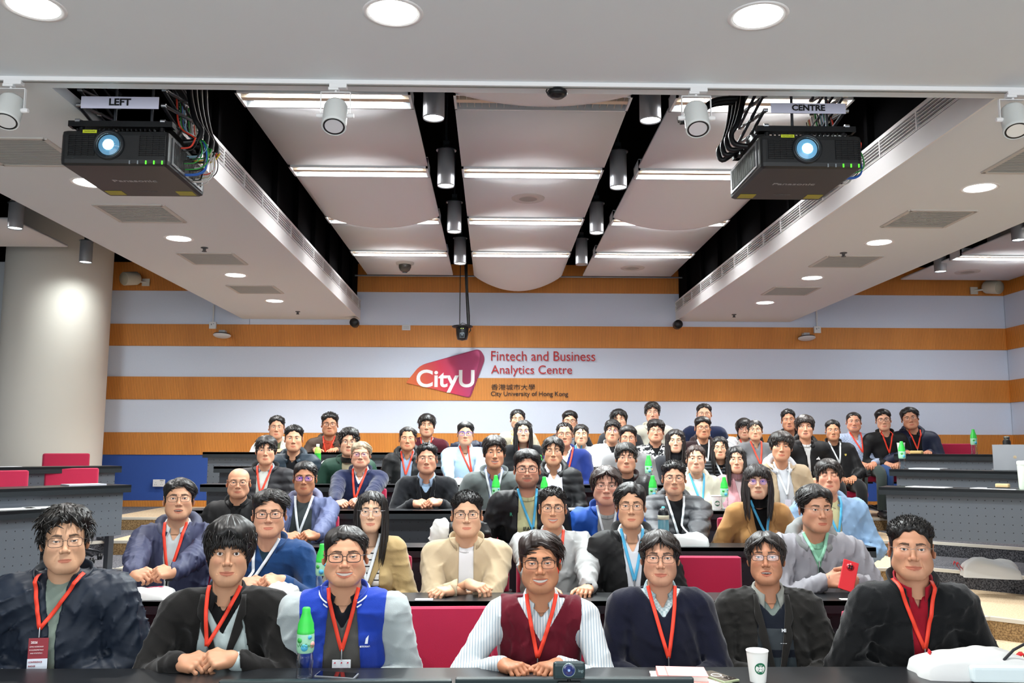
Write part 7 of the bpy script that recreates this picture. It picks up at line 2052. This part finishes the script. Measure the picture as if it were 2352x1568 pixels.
person('person in a royal blue fleece with white collar and red lanyard', 5, (1297, 997), 57, 'lap', 1.20, ('crop', dict(zf=.072, top=.010, recede=.012)), '#1a1514', '#e8b090', [('fleece', '#1f3278', ('open', .055, .006, .12), True), ('shirt', '#eceef2', ('V', .032, 0, .06), False)], [('stand', '#1f3278', dict(h=.045, gap=.7, flare=.02, r=.012)), ('shirt', '#f0f2f4', dict(gap=.48))], lany='red', lanm=(.0, .24), lanx=(-.05, .08), glasses={'c': '#5c3a34', 'r': .0012, 'top': 1}, eyes='narrow', red=.6)
person('person in a mid grey wool jacket behind the dark leather-look jacket', 5, (1443, 1006), 58, 'lap', 1.12, ('short', dict(zf=.062, top=.024)), '#14100f', '#e0a585', [('wool_jacket', '#8c8b8c', ('open', .045, .010, .16), True), ('tee', '#d9dadb', NO, False)], [('stand', '#8c8b8c', dict(h=.035, gap=.7, flare=.03, r=.014)), ('crew', '#d9dadb')], glasses=thin, red=.7, jf='wool')
person('person in a charcoal cowl neck sweater beside the black and white patterned shirt', 5, (1552, 1012), 57, 'lap', .96, ('long', dict(long=.30, part=.0, wide=1.02)), '#17100f', '#efc4a6', [('sweater', '#3d3e43', NO, True)], [('turtle', '#3d3e43', dict(w=.010))], fem=True, glasses=gold, mouth='smile', red=.4)
person('person in a black pinstriped cardigan with white lanyard beside the cream jacket', 5, (1654, 1028), 52, 'lap', .98, ('long', dict(long=.28, part=.0, wide=1.0)), '#130f0e', '#ecbd9c', [('cardigan', '#1c1d20', ('V', .035, 0, .05), True, {'pat': ('horz', '#6d7076', 10, .12)})], [('crew', '#15161a')], lany='white', lanm=(.03, 0.208), fem=True, mouth='smile', glasses=gold, red=.4)
# ---------------- row 6
person('person in a white fleece between the white collared sweater and the grey wool jacket', 6, (1407, 989), 52, 'lap', 1.06, ('fringe', dict(bangs=.036, top=.022)), '#0f0d0c', '#eab594', [('fleece', '#e8e8e4', ('open', .035, .004, .10), True), ('tee', '#222326', NO, False)], [('stand', '#e8e8e4', dict(h=.05, gap=.5, flare=.01, r=.008))], glasses=pur, roll=.06, red=.4)
person('person in a black and white patterned shirt with an upright green-capped bottle in front', 6, (1507, 989), 52, 'lap', 1.0, ('curly', dict(top=.034)), '#16110f', '#e3ab8c', [('patterned_shirt', '#e4e4e4', ('V', .045, 0, .08), True, {'pat': ('noise', '#26272a', 26, .5)}), ('tee', '#101114', NO, False)], [('shirt', '#1a1b1e', dict(gap=.55))], glasses=thin, eyes='narrow', roll=.05, red=.6, pitch=-.06)
person('person in a dark maroon hooded jacket with white lanyard and black glasses', 6, (1617, 982), 52, 'lap', 1.04, ('short', dict(zf=.060, top=.026)), '#141110', '#d99f7c', [('hooded_jacket', '#2b191d', ('open', .050, .040, .30), True), ('tee', '#121215', NO, False)], [('hood', '#2b191d', dict(sz=.9))], lany='white', lanm=(.01, 0.192), glasses=black, red=.5, yaw=.1)
person('person in a white collared sweater behind the royal blue fleece', 6, (1335, 997), 50, 'lap', .96, ('bun', dict(part=.0)), '#15110f', '#ecc0a0', [('sweater', '#d9d9d8', NO, True)], [('shirt', '#eceded', dict(gap=.4, pt=.9))], fem=True, glasses=gold, lany='sky', lanm=(-.05, 0.176), lanx=(-.065, .0), red=.3)
person('person in a black shell jacket with a white three-bar mark on the chest', 6, (1850, 980), 54, 'lap', 1.12, ('mop', dict(bangs=.050, top=.026, side=.018)), '#1e1512', '#e5ac8e', [('shell_jacket', '#141518', ('open', .048, .010, .16), True), ('tee', '#eceeef', NO, False)], [('hood', '#141518', dict(sz=.9, fab='shell')), ('crew', '#eceeef')], mouth='open', jf='shell', extra=logo_poly(TRI, '#e6e8ea', .10, .15, .022), red=.5)
person('person in a black zip jacket with gold chest crest, seated at the aisle', 6, (1914, 988), 48, 'lap', 1.10, ('crop', dict(zf=.068, top=.018)), '#110f0e', '#d99f7c', [('jacket', '#1b1c1e', ('open', .038, .008, .14), True), ('tee', '#1a1a1c', NO, False)], [('stand', '#1b1c1e', dict(h=.05, gap=.55, flare=.015, r=.008))], lany='white', lanm=(.0, 0.192), glasses=rimless, jf='nylon', extra=logo_poly(SHIELD, '#c9b85c', .085, .10, .015), red=.5, trous='#141517')
person('person in a heather grey collared sweater with red lanyard', 6, (1735, 987), 50, 'lap', .98, ('bun', dict(part=.01, tail=1.0, zf=.060, bangs=.0)), '#1a1412', '#eab998', [('sweater', '#77787c', ('V', .026, 0, .05), True)], [('shirt', '#77787c', dict(gap=.45))], lany='red', lanm=(.0, 0.208), fem=True, glasses=gold, red=.4, jf='wool')
# ---------------- row 7
person('person in a white jacket over an olive shirt, leftmost of the rearmost row', 7, (635, 981), 51, 'table', 1.14, ('crop', dict(zf=.064, top=.020)), '#11100f', '#e2ab8a', [('jacket', '#e3e4da', ('open', .055, .070, .30), True), ('shirt', '#6b6e4e', NO, False)], [('stand', '#e3e4da', dict(h=.035, gap=.8, flare=.02, r=.014)), ('crew', '#6b6e4e')], glasses=rimless, red=.5, hands=(620, 1050))
person('person in a brown jacket over an orange-red tee with red lanyard', 7, (757, 974), 52, 'table', 1.12, ('quiff', dict(zf=.066, top=.026)), '#121010', '#cf9573', [('jacket', '#453226', ('open', .060, .070, .36), True), ('tee', '#b8452e', NO, False)], [('hood', '#3d3126', dict(sz=.9, fab='shell')), ('crew', '#b8452e')], lany='red', lanm=(.0, 0.200), glasses=black, jf='shell', red=.5)
person('person in a wine coloured sweater with white collar and red lanyard', 7, (980, 976), 52, 'lap', 1.04, ('mop', dict(bangs=.044, top=.022, side=.014)), '#141110', '#e7b292', [('sweater', '#4f1a26', VN(.05, .05), True), ('shirt', '#eceef0', NO, False)], [('shirt', '#eceef0', dict(gap=.42))], lany='red', lanm=(.0, 0.208), eyes='narrow', red=.4)
person('person in a cream coat with a checked beige scarf', 7, (1189, 962), 49, 'lap', 1.0, ('bun', dict(zf=.060, tail=.5)), '#110f0f', '#efbf9f', [('coat', '#e2d9c0', ('open', .045, .030, .30), True), ('scarf_front', '#e0cfa8', NO, False)], [('scarf', '#d8b878', dict(pat=('check', '#e9dcc0', 30, .5)))], fem=True, mouth='smile', glasses=gold, red=.7)
person('person with black glasses whose face is half covered by the royal blue fleece', 7, (1309, 967), 49, 'lap', 1.0, ('short', dict(zf=.062, top=.024)), '#0e0c0c', '#e6b090', [('jacket', '#22242a', ('open', .05, .03, .3), True), ('tee', '#8f9298', NO, False)], [('crew', '#8f9298')], glasses={'c': '#101012', 'r': .0018}, eyes='narrow', red=.4)
person('person in a dark grey jacket leaning sideways in the rearmost row', 7, (1422, 963), 48, 'lap', 1.06, ('curtain', dict(bangs=.05, top=.026, side=.022, bpart=.6)), '#0f0d0d', '#e9b291', [('jacket', '#3c3d41', ('open', .05, .03, .3), True), ('tee', '#222327', NO, False)], [('stand', '#3c3d41', dict(h=.04, gap=.7, flare=.02, r=.014))], roll=-.08, mouth='smile', red=.4)
person('person in a cream jacket, tallest sitter of the rearmost row', 7, (1499, 947), 49, 'lap', 1.04, ('curtain', dict(bangs=.05, top=.022, side=.012, bpart=.5)), '#16120f', '#edb698', [('jacket', '#e0dccb', ('open', .045, .02, .30), True), ('tee', '#cfd0cc', NO, False)], [('stand', '#e0dccb', dict(h=.035, gap=.75, flare=.03, r=.014))], glasses=rimless, mouth='teeth', eyes='narrow', red=.9)
person('person in a navy blazer with gold-rimmed glasses in the rearmost row', 7, (1618, 950), 48, 'lap', 1.14, ('crop', dict(zf=.070, top=.018)), '#1a1514', '#eeb898', [('blazer', '#1f2947', OPEN(.05, .05, .3), True), ('shirt', '#d9dde6', NO, False)], [('shirt', '#e4e8ee', dict(gap=.4))], glasses={'c': '#8a7458', 'r': .0011, 'top': 1}, eyes='narrow', red=.4, chair=True)
person('person in a pale hoodie, mostly covered by the heather grey sweater', 7, (1710, 985), 46, 'lap', .94, ('mop', dict(bangs=.05, side=.026, zb=-.10, sb=.09)), '#0f0d0d', '#e9b798', [('hoodie', '#d9d6cf', NO, True)], [('hood', '#d9d6cf', dict(sz=.8))], lany='red', lanm=(.0, 0.176), fem=True, glasses={'c': '#b8505a', 'r': .0011, 'round': 1}, mouth='smile', red=.6)
person('person in a black jacket behind the tan jacket, head tilted', 7, (1812, 964), 49, 'lap', 1.04, ('crop', dict(zf=.066, top=.018)), '#100e0e', '#dca07e', [('jacket', '#17181b', ('open', .04, .012, .16), True), ('tee', '#c9b89c', NO, False)], [('stand', '#17181b', dict(h=.05, gap=.6, flare=.015, r=.01))], roll=-.06, mouth='open', red=.5, jf='nylon')
person('person in a pale blue checked shirt and grey trousers at the aisle', 7, (1962, 968), 47, 'lap', 1.12, ('short', dict(zf=.070, top=.012, recede=.008)), '#1e1b1a', '#e9a98a', [('shirt', '#a6b8d8', ('V', .032, 0, .06), True, {'pat': ('check', '#c0cee6', 60, .5)})], [('shirt', '#a6b8d8', dict(gap=.45))], lany='red', lanm=(.02, 0.192), glasses=rimless, mouth='teeth', eyes='narrow', red=1.0, trous='#3f4a48', warp=(1.03, 1.05, .98))
person('person in a black jacket and blue jeans with a dangling white badge', 7, (2030, 964), 49, 'lap', 1.06, ('short', dict(zf=.062, top=.024)), '#0e0c0c', '#e6b092', [('jacket', '#191a1c', ('open', .036, .008, .12), True), ('tee', '#202124', NO, False)], [('stand', '#191a1c', dict(h=.045, gap=.6, flare=.02, r=.01))], lany='red', badge='small', lanm=(.0, 0.208), glasses=black, mouth='smile', eyes='narrow', roll=-.08, red=.5, trous='#2b4878', jf='shell')
person('person in a dark navy hooded jacket leaning beside the rearmost empty desk', 7, (2091, 960), 53, 'table', 1.24, ('sidepart', dict(zf=.064, top=.022)), '#171413', '#d99c7c', [('hooded_jacket', '#1f2740', ('open', .060, .050, .36), True), ('padded_vest', '#17181a', NO, False)], [('hood', '#2a3147', dict(sz=1.0, fab='nylon')), ('shirt', '#201f20', dict(gap=.4))], lany='red', lanm=(.0, 0.176), glasses=thin, eyes='narrow', roll=-.16, red=.5, jf='nylon', hands=(2110, 1045))
# one red office chair under each seated person
for loc, rz, lb in CHAIRS:
    place_chair(loc, rz, 'red office chair of the '+' '.join(lb.split()[:11]).rstrip(','))
